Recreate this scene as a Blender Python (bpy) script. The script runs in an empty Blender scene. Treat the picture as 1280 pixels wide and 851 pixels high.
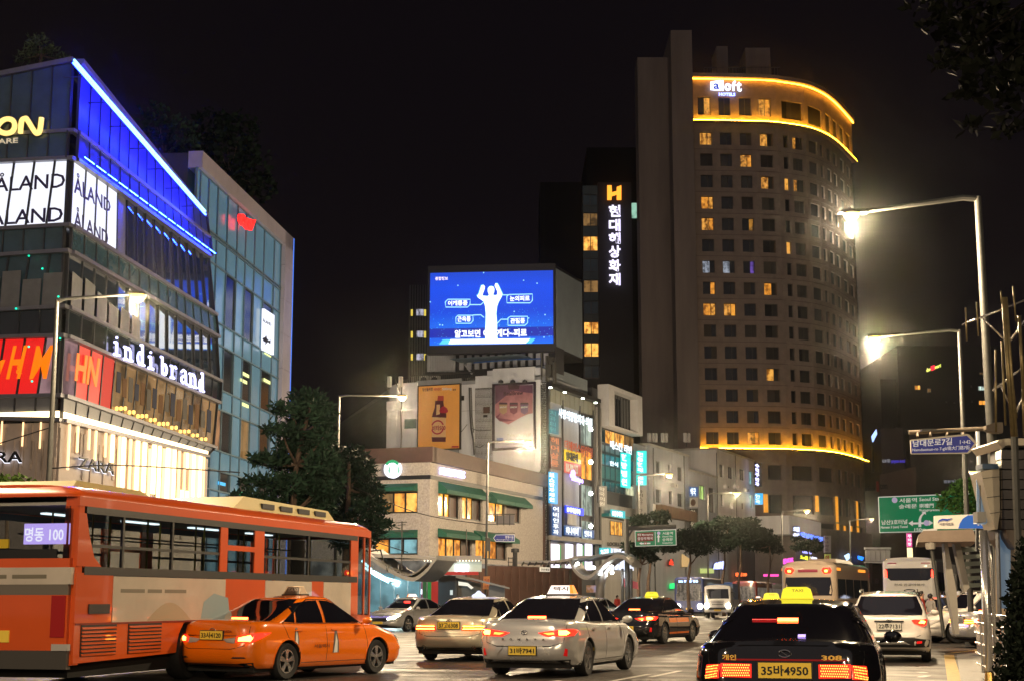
import bpy,bmesh,math,random
from math import sin,cos,pi,radians,sqrt,atan2
from mathutils import Vector,Matrix
from mathutils.bvhtree import BVHTree
SC=bpy.context.scene
COL=SC.collection
W_,H_,FPX=1280.0,851.0,1900.0
HORIZON,EYE=748.0,1.40
PITCH=math.atan((HORIZON-H_/2)/FPX)
CP,SP=cos(PITCH),sin(PITCH)
cam_d=bpy.data.cameras.new('camera')
cam=bpy.data.objects.new('camera',cam_d)
COL.objects.link(cam)
cam.location=(0,0,EYE)
cam.rotation_euler=(pi/2+PITCH,0,0)
cam_d.sensor_width=36
cam_d.lens=FPX/W_*36
cam_d.clip_start=0.2
cam_d.clip_end=3000
SC.camera=cam
world=bpy.data.worlds.new('World')
SC.world=world
world.use_nodes=True
wn=world.node_tree
bg=wn.nodes['Background']
bg.inputs[0].default_value=(0.0042,0.0030,0.0040,1)
bg.inputs[1].default_value=1.0
sun_d=bpy.data.lights.new('city_glow','SUN')
sun_d.energy=0.30
sun_d.angle=radians(100)
sun_d.color=(1.0,0.88,0.86)
sun=bpy.data.objects.new('city_glow',sun_d)
COL.objects.link(sun)
sun.rotation_euler=Vector((0.30,0.80,-0.55)).to_track_quat('-Z','Y').to_euler()
SC.view_settings.view_transform='Standard'
SC.view_settings.look='None'
SC.view_settings.exposure=0.0
SC.view_settings.gamma=1.0
SC.cycles.use_denoising=True
SC.cycles.max_bounces=6
SC.cycles.diffuse_bounces=3
SC.cycles.glossy_bounces=3
SC.cycles.transmission_bounces=5
SC.cycles.transparent_max_bounces=8
SC.cycles.sample_clamp_indirect=4
SC.cycles.caustics_reflective=False
SC.cycles.caustics_refractive=False
SC.cycles.use_light_tree=True
def ray(px,py):
 x,u=(px-W_/2)/FPX,(H_/2-py)/FPX
 return Vector((x,CP-SP*u,SP+CP*u))
def at(px,py,Y):
 r=ray(px,py)
 return Vector((0,0,EYE))+r*(Y/r.y)
def gnd(px,py):
 r=ray(px,py)
 return Vector((0,0,EYE))+r*(-EYE/r.z)
def atz(px,py,z):
 r=ray(px,py)
 return Vector((0,0,EYE))+r*((z-EYE)/r.z)
MATS={}
def lin(c):
 if isinstance(c,str):
  c=[int(c[i:i+2],16)/255 for i in(0,2,4)]
  return tuple(((v+0.055)/1.055)**2.4 if v>0.04045 else v/12.92 for v in c)
 return tuple(c)
def mat(name,col=(0.5,0.5,0.5),rough=0.6,metal=0.0,coat=0.0,emit=None,es=1.0,noise=0.0,nscale=3.0,bump=0.0,bscale=30.0,trans=0.0,alpha=1.0,spec=0.5,streak=False,rvar=0.0,ior=1.45):
 if name in MATS:
  return MATS[name]
 m=bpy.data.materials.new(name)
 m.use_nodes=True
 nt=m.node_tree
 b=nt.nodes['Principled BSDF']
 col=lin(col)
 b.inputs['Base Color'].default_value=(*col,1)
 b.inputs['Roughness'].default_value=rough
 b.inputs['Metallic'].default_value=metal
 b.inputs['Coat Weight'].default_value=coat
 b.inputs['Coat Roughness'].default_value=0.04
 b.inputs['Specular IOR Level'].default_value=spec
 b.inputs['IOR'].default_value=ior
 b.inputs['Transmission Weight'].default_value=trans
 b.inputs['Alpha'].default_value=alpha
 if emit is not None:
  b.inputs['Emission Color'].default_value=(*lin(emit),1)
  b.inputs['Emission Strength'].default_value=es
 tc=None
 if noise or bump or rvar:
  tc=nt.nodes.new('ShaderNodeTexCoord')
  mp=nt.nodes.new('ShaderNodeMapping')
  nt.links.new(tc.outputs['Object'],mp.inputs[0])
  if streak:
   mp.inputs['Scale'].default_value=(1,1,0.12)
 if noise:
  n=nt.nodes.new('ShaderNodeTexNoise')
  n.inputs['Scale'].default_value=nscale
  n.inputs['Detail'].default_value=8
  n.inputs['Roughness'].default_value=0.65
  nt.links.new(mp.outputs[0],n.inputs['Vector'])
  r=nt.nodes.new('ShaderNodeMapRange')
  r.inputs['From Min'].default_value=0.3
  r.inputs['From Max'].default_value=0.7
  r.inputs['To Min'].default_value=1-noise
  r.inputs['To Max'].default_value=1+noise*0.6
  nt.links.new(n.outputs[0],r.inputs[0])
  v=nt.nodes.new('ShaderNodeVectorMath')
  v.operation='SCALE'
  v.inputs[0].default_value=col
  nt.links.new(r.outputs[0],v.inputs['Scale'])
  nt.links.new(v.outputs[0],b.inputs['Base Color'])
 if rvar:
  n3=nt.nodes.new('ShaderNodeTexNoise')
  n3.inputs['Scale'].default_value=nscale*0.7
  n3.inputs['Detail'].default_value=5
  nt.links.new(mp.outputs[0],n3.inputs['Vector'])
  r3=nt.nodes.new('ShaderNodeMapRange')
  r3.inputs['From Min'].default_value=0.3
  r3.inputs['From Max'].default_value=0.7
  r3.inputs['To Min'].default_value=max(0.02,rough-rvar)
  r3.inputs['To Max'].default_value=rough+rvar
  nt.links.new(n3.outputs[0],r3.inputs[0])
  nt.links.new(r3.outputs[0],b.inputs['Roughness'])
 if bump:
  n2=nt.nodes.new('ShaderNodeTexNoise')
  n2.inputs['Scale'].default_value=bscale
  n2.inputs['Detail'].default_value=4
  nt.links.new(tc.outputs['Object'],n2.inputs['Vector'])
  bp=nt.nodes.new('ShaderNodeBump')
  bp.inputs['Strength'].default_value=bump
  bp.inputs['Distance'].default_value=0.02
  nt.links.new(n2.outputs[0],bp.inputs['Height'])
  nt.links.new(bp.outputs[0],b.inputs['Normal'])
 MATS[name]=m
 return m
def glow(name,col,es):
 """a lamp or lit sign: gives off light"""
 return mat(name,(0.02,0.02,0.02),0.5,emit=col,es=es)
def lit_room(name,base,es,scale=1.2,contrast=0.7,warm2=None):
 """what is seen through a lit window: an uneven interior that gives off light"""
 if name in MATS:
  return MATS[name]
 m=bpy.data.materials.new(name)
 m.use_nodes=True
 nt=m.node_tree
 b=nt.nodes['Principled BSDF']
 b.inputs['Base Color'].default_value=(0.02,0.02,0.02,1)
 b.inputs['Roughness'].default_value=0.1
 tc=nt.nodes.new('ShaderNodeTexCoord')
 n=nt.nodes.new('ShaderNodeTexNoise')
 n.inputs['Scale'].default_value=scale*.6
 n.inputs['Detail'].default_value=1
 mpp=nt.nodes.new('ShaderNodeMapping')
 mpp.inputs['Scale'].default_value=(2.2,2.2,.45)
 n2=nt.nodes.new('ShaderNodeTexNoise')
 n2.inputs['Scale'].default_value=scale*1.7
 n2.inputs['Detail'].default_value=2
 nt.links.new(tc.outputs['Object'],mpp.inputs[0])
 nt.links.new(mpp.outputs[0],n.inputs['Vector'])
 nt.links.new(tc.outputs['Object'],n2.inputs['Vector'])
 mx=nt.nodes.new('ShaderNodeMath')
 mx.operation='ADD'
 nt.links.new(n.outputs[0],mx.inputs[0])
 nt.links.new(n2.outputs[0],mx.inputs[1])
 r=nt.nodes.new('ShaderNodeValToRGB')
 c=lin(base)
 w2=lin(warm2)if warm2 else tuple(v*0.55 for v in c)
 e=r.color_ramp.elements
 e[0].position=0.40
 e[0].color=(*[v*(1-contrast*.75)for v in w2],1)
 e[1].position=0.66
 e[1].color=(*c,1)
 k=e.new(0.52)
 k.color=(*[0.5*(p+q)for p,q in zip(c,w2)],1)
 hm=nt.nodes.new('ShaderNodeMath')
 hm.operation='MULTIPLY'
 hm.inputs[1].default_value=0.5
 nt.links.new(mx.outputs[0],hm.inputs[0])
 nt.links.new(hm.outputs[0],r.inputs[0])
 nt.links.new(r.outputs[0],b.inputs['Emission Color'])
 b.inputs['Emission Strength'].default_value=es
 MATS[name]=m
 return m
ORG={}
class MB:
 def __init__(s):
  s.v,s.f,s.sm=[],[],False
 def add(s,verts,faces):
  n=len(s.v)
  s.v+=[Vector(v)for v in verts]
  s.f+=[tuple(i+n for i in f)for f in faces]
  return s
 def poly(s,pts):
  return s.add(pts,[tuple(range(len(pts)))])
 def hexa(s,p):
  return s.add(p,[(3,2,1,0),(4,5,6,7),(0,1,5,4),(1,2,6,5),(2,3,7,6),(3,0,4,7)])
 def box(s,a,b):
  (x0,y0,z0),(x1,y1,z1)=a,b
  return s.hexa([(x0,y0,z0),(x1,y0,z0),(x1,y1,z0),(x0,y1,z0),(x0,y0,z1),(x1,y0,z1),(x1,y1,z1),(x0,y1,z1)])
 def obox(s,O,U,V,N,a,b):
  q=[]
  for n_ in(a[2],b[2]):
   for u,v in((a[0],a[1]),(b[0],a[1]),(b[0],b[1]),(a[0],b[1])):
    q.append(O+U*u+V*v+N*n_)
  return s.hexa(q)
 def prism(s,pts,d):
  n=len(pts)
  p=[Vector(q)for q in pts]
  d=Vector(d)
  return s.add(p+[q+d for q in p],[tuple(range(n-1,-1,-1)),tuple(range(n,2*n))]+[(i,(i+1)%n,n+(i+1)%n,n+i)for i in range(n)])
 def tube(s,pts,r,n=8,cap=True):
  pts=[Vector(p)for p in pts]
  rs=r if isinstance(r,(list,tuple))else[r]*len(pts)
  up=Vector((0,0,1))
  base=len(s.v)
  prev=None
  for i,p in enumerate(pts):
   t=(pts[min(i+1,len(pts)-1)]-pts[max(i-1,0)]).normalized()
   if prev is None:
    a=t.cross(up)
    if a.length<1e-3:
     a=Vector((1,0,0))
    a.normalize()
   else:
    a=(prev-t*prev.dot(t)).normalized()
   prev=a
   b=t.cross(a)
   for k in range(n):
    an=2*pi*k/n
    s.v.append(p+(a*cos(an)+b*sin(an))*rs[i])
  for i in range(len(pts)-1):
   for k in range(n):
    q=base+i*n
    s.f.append((q+k,q+(k+1)%n,q+n+(k+1)%n,q+n+k))
  if cap:
   s.f.append(tuple(base+k for k in range(n))[::-1])
   s.f.append(tuple(base+(len(pts)-1)*n+k for k in range(n)))
  return s
 def cyl(s,p0,p1,r,n=16):
  return s.tube([p0,p1],r,n)
 def lathe(s,c,axis,prof,n=20):
  c,axis=Vector(c),Vector(axis).normalized()
  a=axis.orthogonal().normalized()
  b=axis.cross(a)
  base=len(s.v)
  for h,r in prof:
   for k in range(n):
    an=2*pi*k/n
    s.v.append(c+axis*h+(a*cos(an)+b*sin(an))*max(r,1e-4))
  for i in range(len(prof)-1):
   for k in range(n):
    q=base+i*n
    s.f.append((q+k,q+(k+1)%n,q+n+(k+1)%n,q+n+k))
  return s
 def strip(s,A,B):
  n=len(A)
  return s.add(list(A)+list(B),[(i,i+1,n+i+1,n+i)for i in range(n-1)])
 def slab(s,A,B,t):
  t=Vector(t)
  A,B=[Vector(p)for p in A],[Vector(p)for p in B]
  n=len(A)
  v=A+B+[p+t for p in A]+[p+t for p in B]
  f=[]
  for i in range(n-1):
   f+=[(i,i+1,n+i+1,n+i),(2*n+i,3*n+i,3*n+i+1,2*n+i+1),(i,2*n+i,2*n+i+1,i+1),(n+i,n+i+1,3*n+i+1,3*n+i)]
  f+=[(0,n,3*n,2*n),(n-1,3*n-1,4*n-1,2*n-1)]
  return s.add(v,f)
 def build(s,name,m,parent=None,smooth=None,base=None):
  me=bpy.data.meshes.new(name)
  if parent is not None:
   o_=ORG.get(parent.name,Vector())
  else:
   if base is not None:
    o_=Vector(base)
   elif s.v:
    xs,ys,zs=[v.x for v in s.v],[v.y for v in s.v],[v.z for v in s.v]
    o_=Vector(((min(xs)+max(xs))/2,(min(ys)+max(ys))/2,min(zs)))
   else:
    o_=Vector()
  me.from_pydata([v-o_ for v in s.v],[],s.f)
  me.update()
  if s.sm or smooth:
   me.shade_smooth()
   if smooth!='all':
    try:
     me.set_sharp_from_angle(angle=radians(38))
    except Exception:
     pass
  me.materials.append(m)
  o=bpy.data.objects.new(name,me)
  COL.objects.link(o)
  if parent is not None:
   o.parent=parent
  else:
   o.location=o_
  ORG[o.name]=o_
  return o
def tag(o,label=None,cat=None,group=None,kind=None):
 if label:o['label']=label
 if cat:o['category']=cat
 if group:o['group']=group
 if kind:o['kind']=kind
 return o
def thing(name,label,cat,loc=(0,0,0),group=None):
 o=bpy.data.objects.new(name,None)
 COL.objects.link(o)
 o.location=loc
 ORG[o.name]=Vector(loc)
 return tag(o,label,cat,group)
def local(name,label,cat,group=None):
 return thing(name,label,cat,(0,0,0),group)
KIDS={}
def copy_tree(o,parent=None):
 c=o.copy()
 COL.objects.link(c)
 ORG[c.name]=ORG.get(o.name,Vector())
 if parent is not None:
  c.parent=parent
 for ch in[x for x in bpy.data.objects if x.parent==o]:
  copy_tree(ch,c)
 return c
def share(name,src,parent=None,shift=(0,0,0)):
 """another piece with the same mesh as src, moved by shift"""
 o=bpy.data.objects.new(name,src.data)
 COL.objects.link(o)
 o.location=src.location+Vector(shift)
 if parent is not None:
  o.parent=parent
 ORG[o.name]=ORG.get(src.name,Vector())
 return o
def catmull(P,n=6):
 out=[]
 for i in range(len(P)-1):
  a,b,c,d=P[max(i-1,0)],P[i],P[i+1],P[min(i+2,len(P)-1)]
  for k in range(n):
   t=k/n
   out.append(0.5*((2*b)+(c-a)*t+(2*a-5*b+4*c-d)*t*t+(3*b-a-3*c+d)*t**3))
 return out+[P[-1]]
TXT={}
def glyphs(s,bold=0.0,ext=0.0,shear=0.0,res=3,spacing=1.0):
 k=(s,bold,ext,shear,res,spacing)
 if k in TXT:
  return TXT[k]
 c=bpy.data.curves.new('lettering','FONT')
 c.body=s
 c.size=1
 c.offset=bold
 c.extrude=ext
 c.shear=shear
 c.resolution_u=res
 c.space_character=spacing
 o=bpy.data.objects.new('lettering',c)
 me=bpy.data.meshes.new_from_object(o)
 v=[Vector(p.co)for p in me.vertices]
 f=[tuple(p.vertices)for p in me.polygons]
 bpy.data.objects.remove(o)
 bpy.data.curves.remove(c)
 bpy.data.meshes.remove(me)
 TXT[k]=(v,f)
 return TXT[k]
def text_mb(mb,s,O,U,V,N,u0,v0,u1,v1,bold=0.0,depth=0.0,keep=False,shear=0.0,spacing=1.0,res=2):
 """lettering s fitted to the rectangle u0..u1, v0..v1 of the frame O,U,V, raised along N"""
 vs,fs=glyphs(s,bold,0.05 if depth else 0.0,shear,res,spacing)
 if not vs:
  return mb
 xs,ys=[p.x for p in vs],[p.y for p in vs]
 x0,x1,y0,y1=min(xs),max(xs),min(ys),max(ys)
 sx,sy=(u1-u0)/max(x1-x0,1e-6),(v1-v0)/max(y1-y0,1e-6)
 ox=oy=0
 if keep:
  k=min(sx,sy)
  ox=((u1-u0)-k*(x1-x0))/2
  oy=((v1-v0)-k*(y1-y0))/2
  sx=sy=k
 mb.add([O+U*(u0+ox+(p.x-x0)*sx)+V*(v0+oy+(p.y-y0)*sy)+N*((p.z+0.05)/0.1*depth if depth else 0)for p in vs],fs)
 return mb
class Fac:
 """a vertical plane over the plan line A-B; N points at the street"""
 def __init__(s,A,B,flip=False):
  s.A,s.B=Vector((A[0],A[1],0)),Vector((B[0],B[1],0))
  s.U=(s.B-s.A).normalized()
  s.L=(s.B-s.A).length
  s.V=Vector((0,0,1))
  n=Vector((s.U.y,-s.U.x,0))
  s.N=-n if flip else n
  s.O=s.A
 def uz(s,px,py,d=0.0):
  r=ray(px,py)
  c=Vector((0,0,EYE))
  t=((s.A-c).dot(s.N)+d)/r.dot(s.N)
  p=c+r*t
  return(p-s.A).dot(s.U),p.z
 def p(s,u,z,d=0.0):
  return s.A+s.U*u+Vector((0,0,z))+s.N*d
 def q(s,px,py,d=0.0):
  u,z=s.uz(px,py,d)
  return s.p(u,z,d)
 def rect(s,x0,y0,x1,y1,d=0.0):
  u0,_=s.uz(x0,(y0+y1)/2,d)
  u1,_=s.uz(x1,(y0+y1)/2,d)
  _,z1=s.uz((x0+x1)/2,y0,d)
  _,z0=s.uz((x0+x1)/2,y1,d)
  return u0,z0,u1,z1
 def box(s,mb,u0,u1,z0,z1,d0,d1):
  return mb.obox(s.A,s.U,s.V,s.N,(u0,z0,d0),(u1,z1,d1))
 def quad(s,mb,u0,u1,z0,z1,d):
  return mb.poly([s.p(u0,z0,d),s.p(u1,z0,d),s.p(u1,z1,d),s.p(u0,z1,d)])
 def pbox(s,mb,x0,y0,x1,y1,d0,d1):
  u0,z0,u1,z1=s.rect(x0,y0,x1,y1,d1)
  return s.box(mb,u0,u1,z0,z1,d0,d1)
 def ppoly(s,mb,pts,d0,d1):
  q=[s.q(x,y,d0)for x,y in pts]
  return mb.prism(q,s.N*(d1-d0))
 def text(s,mb,t,x0,y0,x1,y1,d,depth=0.0,bold=0.0,keep=False,shear=0.0,spacing=1.0,res=2):
  u0,z0,u1,z1=s.rect(x0,y0,x1,y1,d)
  return text_mb(mb,t,s.A+s.N*d,s.U,s.V,s.N,u0,z0,u1,z1,bold,depth,keep,shear,spacing,res)
 def skewtext(s,mb,t,quad4,d,depth=0.0,bold=0.0,shear=0.0,res=2,spacing=1.0):
  """lettering fitted to a quad of photo pixels: tl, tr, br, bl"""
  tl,tr,br,bl=[Vector(s.uz(*p,d))for p in quad4]
  vs,fs=glyphs(t,bold,0.05 if depth else 0.0,shear,res,spacing)
  xs,ys=[p.x for p in vs],[p.y for p in vs]
  x0,x1,y0,y1=min(xs),max(xs),min(ys),max(ys)
  out=[]
  for p in vs:
   a,b=(p.x-x0)/(x1-x0),(p.y-y0)/(y1-y0)
   w=bl*(1-a)*(1-b)+br*a*(1-b)+tr*a*b+tl*(1-a)*b
   out.append(s.p(w.x,w.y,d+((p.z+0.05)/0.1*depth if depth else 0)))
  mb.add(out,fs)
  return mb
def vtext(F,mb,s,x0,y0,x1,y1,d,depth=0.0,bold=0.0,fill=0.82):
 """a vertical sign: one character under the other"""
 n=len(s)
 for i,ch in enumerate(s):
  if ch==' ':
   continue
  ya=y0+(y1-y0)*i/n
  yb=y0+(y1-y0)*(i+1)/n
  m=(yb-ya)*(1-fill)/2
  F.text(mb,ch,x0,ya+m,x1,yb-m,d,depth,bold)
def plan(px,py,O,dx):
 """where the pixel column px (seen at height py) meets the plan line from O along direction (dx, 1)"""
 r=ray(px,py)
 k=r.x/r.y
 t=(k*O[1]-O[0])/(dx-k)
 return(O[0]+dx*t,O[1]+t)
asphalt=mat('asphalt',(0.024,0.0200,0.0180),0.52,noise=0.42,nscale=1.3,bump=0.5,bscale=22,rvar=0.16)
paint_w=mat('road_paint_white',(0.42,0.40,0.37),0.55,noise=0.45,nscale=5)
paint_y=mat('road_paint_yellow',(0.40,0.26,0.06),0.55,noise=0.4,nscale=5)
paving=mat('paving',(0.15,0.14,0.13),0.7,noise=0.3,nscale=2,bump=0.3,bscale=15)
kerbm=mat('kerb_granite',(0.26,0.25,0.24),0.6,noise=0.25,nscale=6)
concrete=mat('concrete',(0.30,0.29,0.28),0.8,noise=0.28,nscale=0.7,bump=0.2,bscale=9,streak=True)
white_wall=mat('painted_wall',(0.46,0.46,0.48),0.75,noise=0.22,nscale=0.6,bump=0.15,bscale=8,streak=True)
grey_wall=mat('grey_wall',(0.28,0.30,0.34),0.8,noise=0.25,nscale=0.5,streak=True)
dark_wall=mat('dark_cladding',(0.035,0.037,0.045),0.55,noise=0.3,nscale=0.4)
black=mat('black_paint',(0.012,0.012,0.014),0.45)
dgrey=mat('dark_grey_metal',(0.06,0.062,0.068),0.45,metal=0.4)
mullion=mat('mullion_metal',(0.05,0.055,0.065),0.35,metal=0.6)
alu=mat('aluminium',(0.20,0.20,0.23),0.4,metal=0.6,noise=0.1,nscale=2)
galv=mat('galvanised_steel',(0.095,0.095,0.09),0.55,metal=0.6,noise=0.15,nscale=6)
dglass=mat('dark_glass',(0.012,0.018,0.024),0.08,spec=0.9)
dglass2=mat('dim_glass',(0.036,0.080,0.115),0.22,spec=0.8,noise=0.5,nscale=0.35)
teal_glass=mat('teal_glass',(0.055,0.17,0.25),0.16,spec=0.8,noise=0.3,nscale=0.3)
navy_glass=mat('navy_glass',(0.02,0.05,0.11),0.2,spec=0.8,noise=0.3,nscale=0.5)
brown=mat('brown_fascia',(0.085,0.045,0.035),0.55,noise=0.2,nscale=2)
stone=mat('pebble_dash',(0.42,0.38,0.36),0.85,noise=0.35,nscale=7,bump=0.4,bscale=30)
hotel_stone=mat('hotel_stone',(0.205,0.158,0.138),0.75,noise=0.22,nscale=0.9,bump=0.15,bscale=5)
hotel_dark=mat('hotel_slab_stone',(0.165,0.132,0.122),0.75,noise=0.25,nscale=0.5,streak=True)
green_awn=mat('green_canvas',(0.012,0.10,0.07),0.7,noise=0.2,nscale=3)
W_emit=glow('white_sign_light',(0.80,0.86,1.0),2.6)
WB_emit=glow('bluish_white_letters',(0.55,0.55,1.0),3.2)
blackletter=mat('black_letters',(0.01,0.01,0.012),0.5)
whiteletter=mat('white_letters',(0.75,0.75,0.75),0.5)
lit_warm=lit_room('lit_warm_room',(1.0,0.44,0.06),1.5,0.9,0.75,(0.62,0.18,0.02))
lit_yellow=lit_room('lit_yellow_room',(1.0,0.55,0.11),1.5,1.1,0.7,(0.7,0.24,0.03))
lit_dim=lit_room('lit_dim_room',(0.30,0.16,0.05),1.0,0.8,0.9)
lit_white=lit_room('lit_white_room',(0.75,0.95,0.85),1.1,0.8,0.75)
lit_shop=lit_room('lit_brown_shop',(0.34,0.19,0.075),1.0,0.5,0.8)
lit_cyan=lit_room('lit_cyan_room',(0.30,0.65,0.72),0.9,0.7,0.7)
def holed(F,mb,u0,u1,z0,z1,holes,depth=0.25,d=0.0):
 """wall face on F from u0..u1, z0..z1 with rectangular openings (ua, za, ub, zb) that have reveals"""
 us=sorted(set([u0,u1]+[min(max(h[i],u0),u1)for h in holes for i in(0,2)]))
 zs=sorted(set([z0,z1]+[min(max(h[i],z0),z1)for h in holes for i in(1,3)]))
 for i in range(len(us)-1):
  run=None
  for j in range(len(zs)-1):
   uc,zc=(us[i]+us[i+1])/2,(zs[j]+zs[j+1])/2
   inside=any(h[0]<uc<h[2]and h[1]<zc<h[3]for h in holes)
   if not inside and us[i+1]-us[i]>1e-4 and zs[j+1]-zs[j]>1e-4:
    if run is None:
     run=zs[j]
   if(inside or j==len(zs)-2)and run is not None:
    top=zs[j]if inside else zs[j+1]
    F.quad(mb,us[i],us[i+1],run,top,d)
    run=None
 for(a,b,c,e)in holes:
  for P,Q in(((a,b),(c,b)),((c,b),(c,e)),((c,e),(a,e)),((a,e),(a,b))):
   mb.poly([F.p(P[0],P[1],d),F.p(Q[0],Q[1],d),F.p(Q[0],Q[1],d-depth),F.p(P[0],P[1],d-depth)])
def window(F,root,u0,z0,u1,z1,pane_m,frame_m,nx=2,nz=1,d=-0.2,t=0.06,name='window',uneven=None,lit=None):
 """a framed window as a part (its panes are sub-parts)"""
 fr=MB()
 F.box(fr,u0,u1,z0,z0+t,d,d+t*1.2)
 F.box(fr,u0,u1,z1-t,z1,d,d+t*1.2)
 F.box(fr,u0,u0+t,z0+t,z1-t,d,d+t*1.2)
 F.box(fr,u1-t,u1,z0+t,z1-t,d,d+t*1.2)
 us=[u0+t+(u1-u0-2*t)*i/nx for i in range(nx+1)]
 if uneven:
  us=[u0+t+(u1-u0-2*t)*k for k in uneven]
  nx=len(us)-1
 zs=[z0+t+(z1-z0-2*t)*i/nz for i in range(nz+1)]
 for u in us[1:-1]:
  F.box(fr,u-t/2,u+t/2,z0+t,z1-t,d,d+t)
 for z in zs[1:-1]:
  F.box(fr,u0+t,u1-t,z-t/2,z+t/2,d,d+t*0.8)
 w=fr.build(name,frame_m,root)
 for i in range(nx):
  for j in range(nz):
   pm=pane_m[(i+j*nx)%len(pane_m)]if isinstance(pane_m,(list,tuple))else pane_m
   pn=MB()
   F.quad(pn,us[i],us[i+1],zs[j],zs[j+1],d+0.012)
   pn.build('pane',pm,w)
 return w
g=MB()
g.poly([(-380,-50,0),(380,-50,0),(380,680,0),(-380,680,0)])
tag(g.build('road',asphalt),kind='structure')
def flat(name,pts,m,z,kind='structure',**k):
 b=MB().poly([(p[0],p[1],z)for p in pts])
 return tag(b.build(name,m),kind=kind,**k)
def line_mark(x0,y0,x1,y1,w,m,name='road_marking',z=0.004):
 a,b=gnd(x0,y0),gnd(x1,y1)
 t=Vector((b.x-a.x,b.y-a.y,0)).normalized()
 n=Vector((-t.y,t.x,0))*w/2
 return flat(name,[a-n,a+n,b+n,b-n],m,z)
for q in((500,806,640,797,.14),(455,786,760,783,.14),(330,812,520,800,.14),(800,806,858,800,.12),(866,783,930,783,.3),(866,776,926,776,.3),(770,812,800,808,.14),(640,860,700,850,.12),(760,852,812,842,.12),(812,846,850,838,.12),(0,838,60,834,.12),(60,834,180,826,.12),(-30,845,160,838,.10),(860,792,890,790,.3),(640,788,690,786,.14)):
 line_mark(q[0],q[1],q[2],q[3],q[4],paint_w)
line_mark(1150,846,1160,844,.14,paint_w)
line_mark(1147,840,1158,840,.4,paint_w)
line_mark(1186,818,1200,880,.24,paint_y)
line_mark(1186,816,1240,810,.15,paint_y)
pv_edge=[gnd(1203,900),gnd(1196,818),gnd(1224,811),gnd(1300,806)]
ke=[Vector((gnd(x,y).x,gnd(x,y).y,0))for x,y in((1262,900),(1243,838),(1222,814),(1226,803),(1300,797))]
pb=MB()
back=[Vector((60,k.y,0))for k in ke]
for i in range(len(ke)-1):
 pb.hexa([ke[i],Vector((60,ke[i].y,0)),Vector((60,ke[i+1].y,0)),ke[i+1]]and[ke[i]+Vector((.2,0,0.0)),Vector((60,ke[i].y,0)),Vector((60,ke[i+1].y,0)),ke[i+1]+Vector((.2,0,0)),ke[i]+Vector((.2,0,.13)),Vector((60,ke[i].y,.13)),Vector((60,ke[i+1].y,.13)),ke[i+1]+Vector((.2,0,.13))])
pav=tag(pb.build('pavement',paving),kind='structure')
for i in range(2):
 a,b=ke[i],ke[i+1]
 L=(b-a).length
 n=max(1,int(L/1.0))
 for k in range(n):
  p,q=a.lerp(b,(k+.01)/n),a.lerp(b,(k+.985)/n)
  kb=MB()
  kb.hexa([p,p+Vector((.2,0,0)),q+Vector((.2,0,0)),q,p+Vector((0,0,.15)),p+Vector((.2,0,.15)),q+Vector((.2,0,.15)),q+Vector((0,0,.15))])
  kb.build('kerb_stone',kerbm,pav)
flat('gutter_strip',[gnd(1196,818),gnd(1222,815),gnd(1243,838),gnd(1262,900),gnd(1208,900)],kerbm,0.006)
lp=[Vector((-60,71,0)),Vector((-17,70,0)),Vector((-12.5,95,0)),Vector((-2.5,108,0)),Vector((10,140,0)),Vector((34,205,0)),Vector((60,290,0)),Vector((-120,290,0)),Vector((-120,71,0))]
b=MB().prism(lp[::-1],(0,0,.14))
tag(b.build('far_pavement',paving),kind='structure')
hb=MB()
hp=[(-110,6),(-80,30),(-60,52),(-36,70),(-20,74),(0,70),(20,62),(50,50),(90,38),(140,30),(200,14),(240,4)]
rings=[]
for dy,s_ in((0,0.0),(20,.6),(45,.9),(75,1.0),(120,.7)):
 rings.append([Vector((x,420+dy,h*s_+(3*sin(x*.31+dy)if s_ else 0)))for x,h in hp])
for i in range(len(rings)-1):
 hb.strip(rings[i],rings[i+1])
hb.sm=True
tag(hb.build('hill',mat('wooded_hill',(0.02,0.03,0.02),0.95,noise=0.5,nscale=.2,bump=1,bscale=1.5),smooth='all'),kind='structure')
# ================================================================== fashion building on the left
rA=ray(84,300)
PA=(rA.x/rA.y*72,72.0)
PB=plan(275,476,PA,.1038)
PZ=plan(258,570,PA,.1038)
FR=Fac(PA,PB)
PL=(PA[0]-4.4*3.2,PA[1]+3.2)
FL=Fac(PL,PA)
noon=thing('shopping_building','glass corner shopping building with a sloping blue neon roofline and angled floors','building',(PA[0],PA[1],0))
rows=[('r0',(0,99),(90,80),(257,272)),('r1',(0,171),(90,166),(259.6,296)),('r2',(0,204),(90,200),(262,321)),('r3',(0,288),(90,283),(269,393.5)),('r4',(0,320.5),(90,315),(272,421)),('r5',(0,389),(90,384.6),(275,476)),('r6',(0,422.6),(88,420.5),(273,503)),('r7',(0,496),(80,494.5),(268,559)),('r8',(0,523.5),(78,525),(258,569.5)),]
RZ=[]
for nme,l_,c_,r_ in rows:
 zc=FR.uz(84+(300-c_[1])*.05,c_[1])[1]
 ur,zr=FR.uz(*r_,.2)
 ul,zl=FL.uz(*l_)
 slope=(zc-zl)/(FL.L-ul)
 RZ.append((zl-slope*ul,zc,ur,zr))
NP=15
NL=13
blue_panel=mat('blue_lit_panel',(0.016,0.032,0.22),0.4,spec=0.6,noise=0.3,nscale=0.8)
led_blue=glow('blue_led',(0.010,0.04,1.0),130)
led_blue2=glow('blue_neon',(0.004,0.012,1.0),170)
led_white=glow('cyan_white_tube',(0.30,0.72,1.0),2.6)
aland_w=glow('backlit_white_film',(0.88,0.90,1.0),1.15)
red_film=glow('backlit_red_film',(1.0,0.012,0.012),0.85)
pink_film=lit_room('pink_back_panel',(0.42,0.24,0.26),0.8,0.6,0.4)
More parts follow.
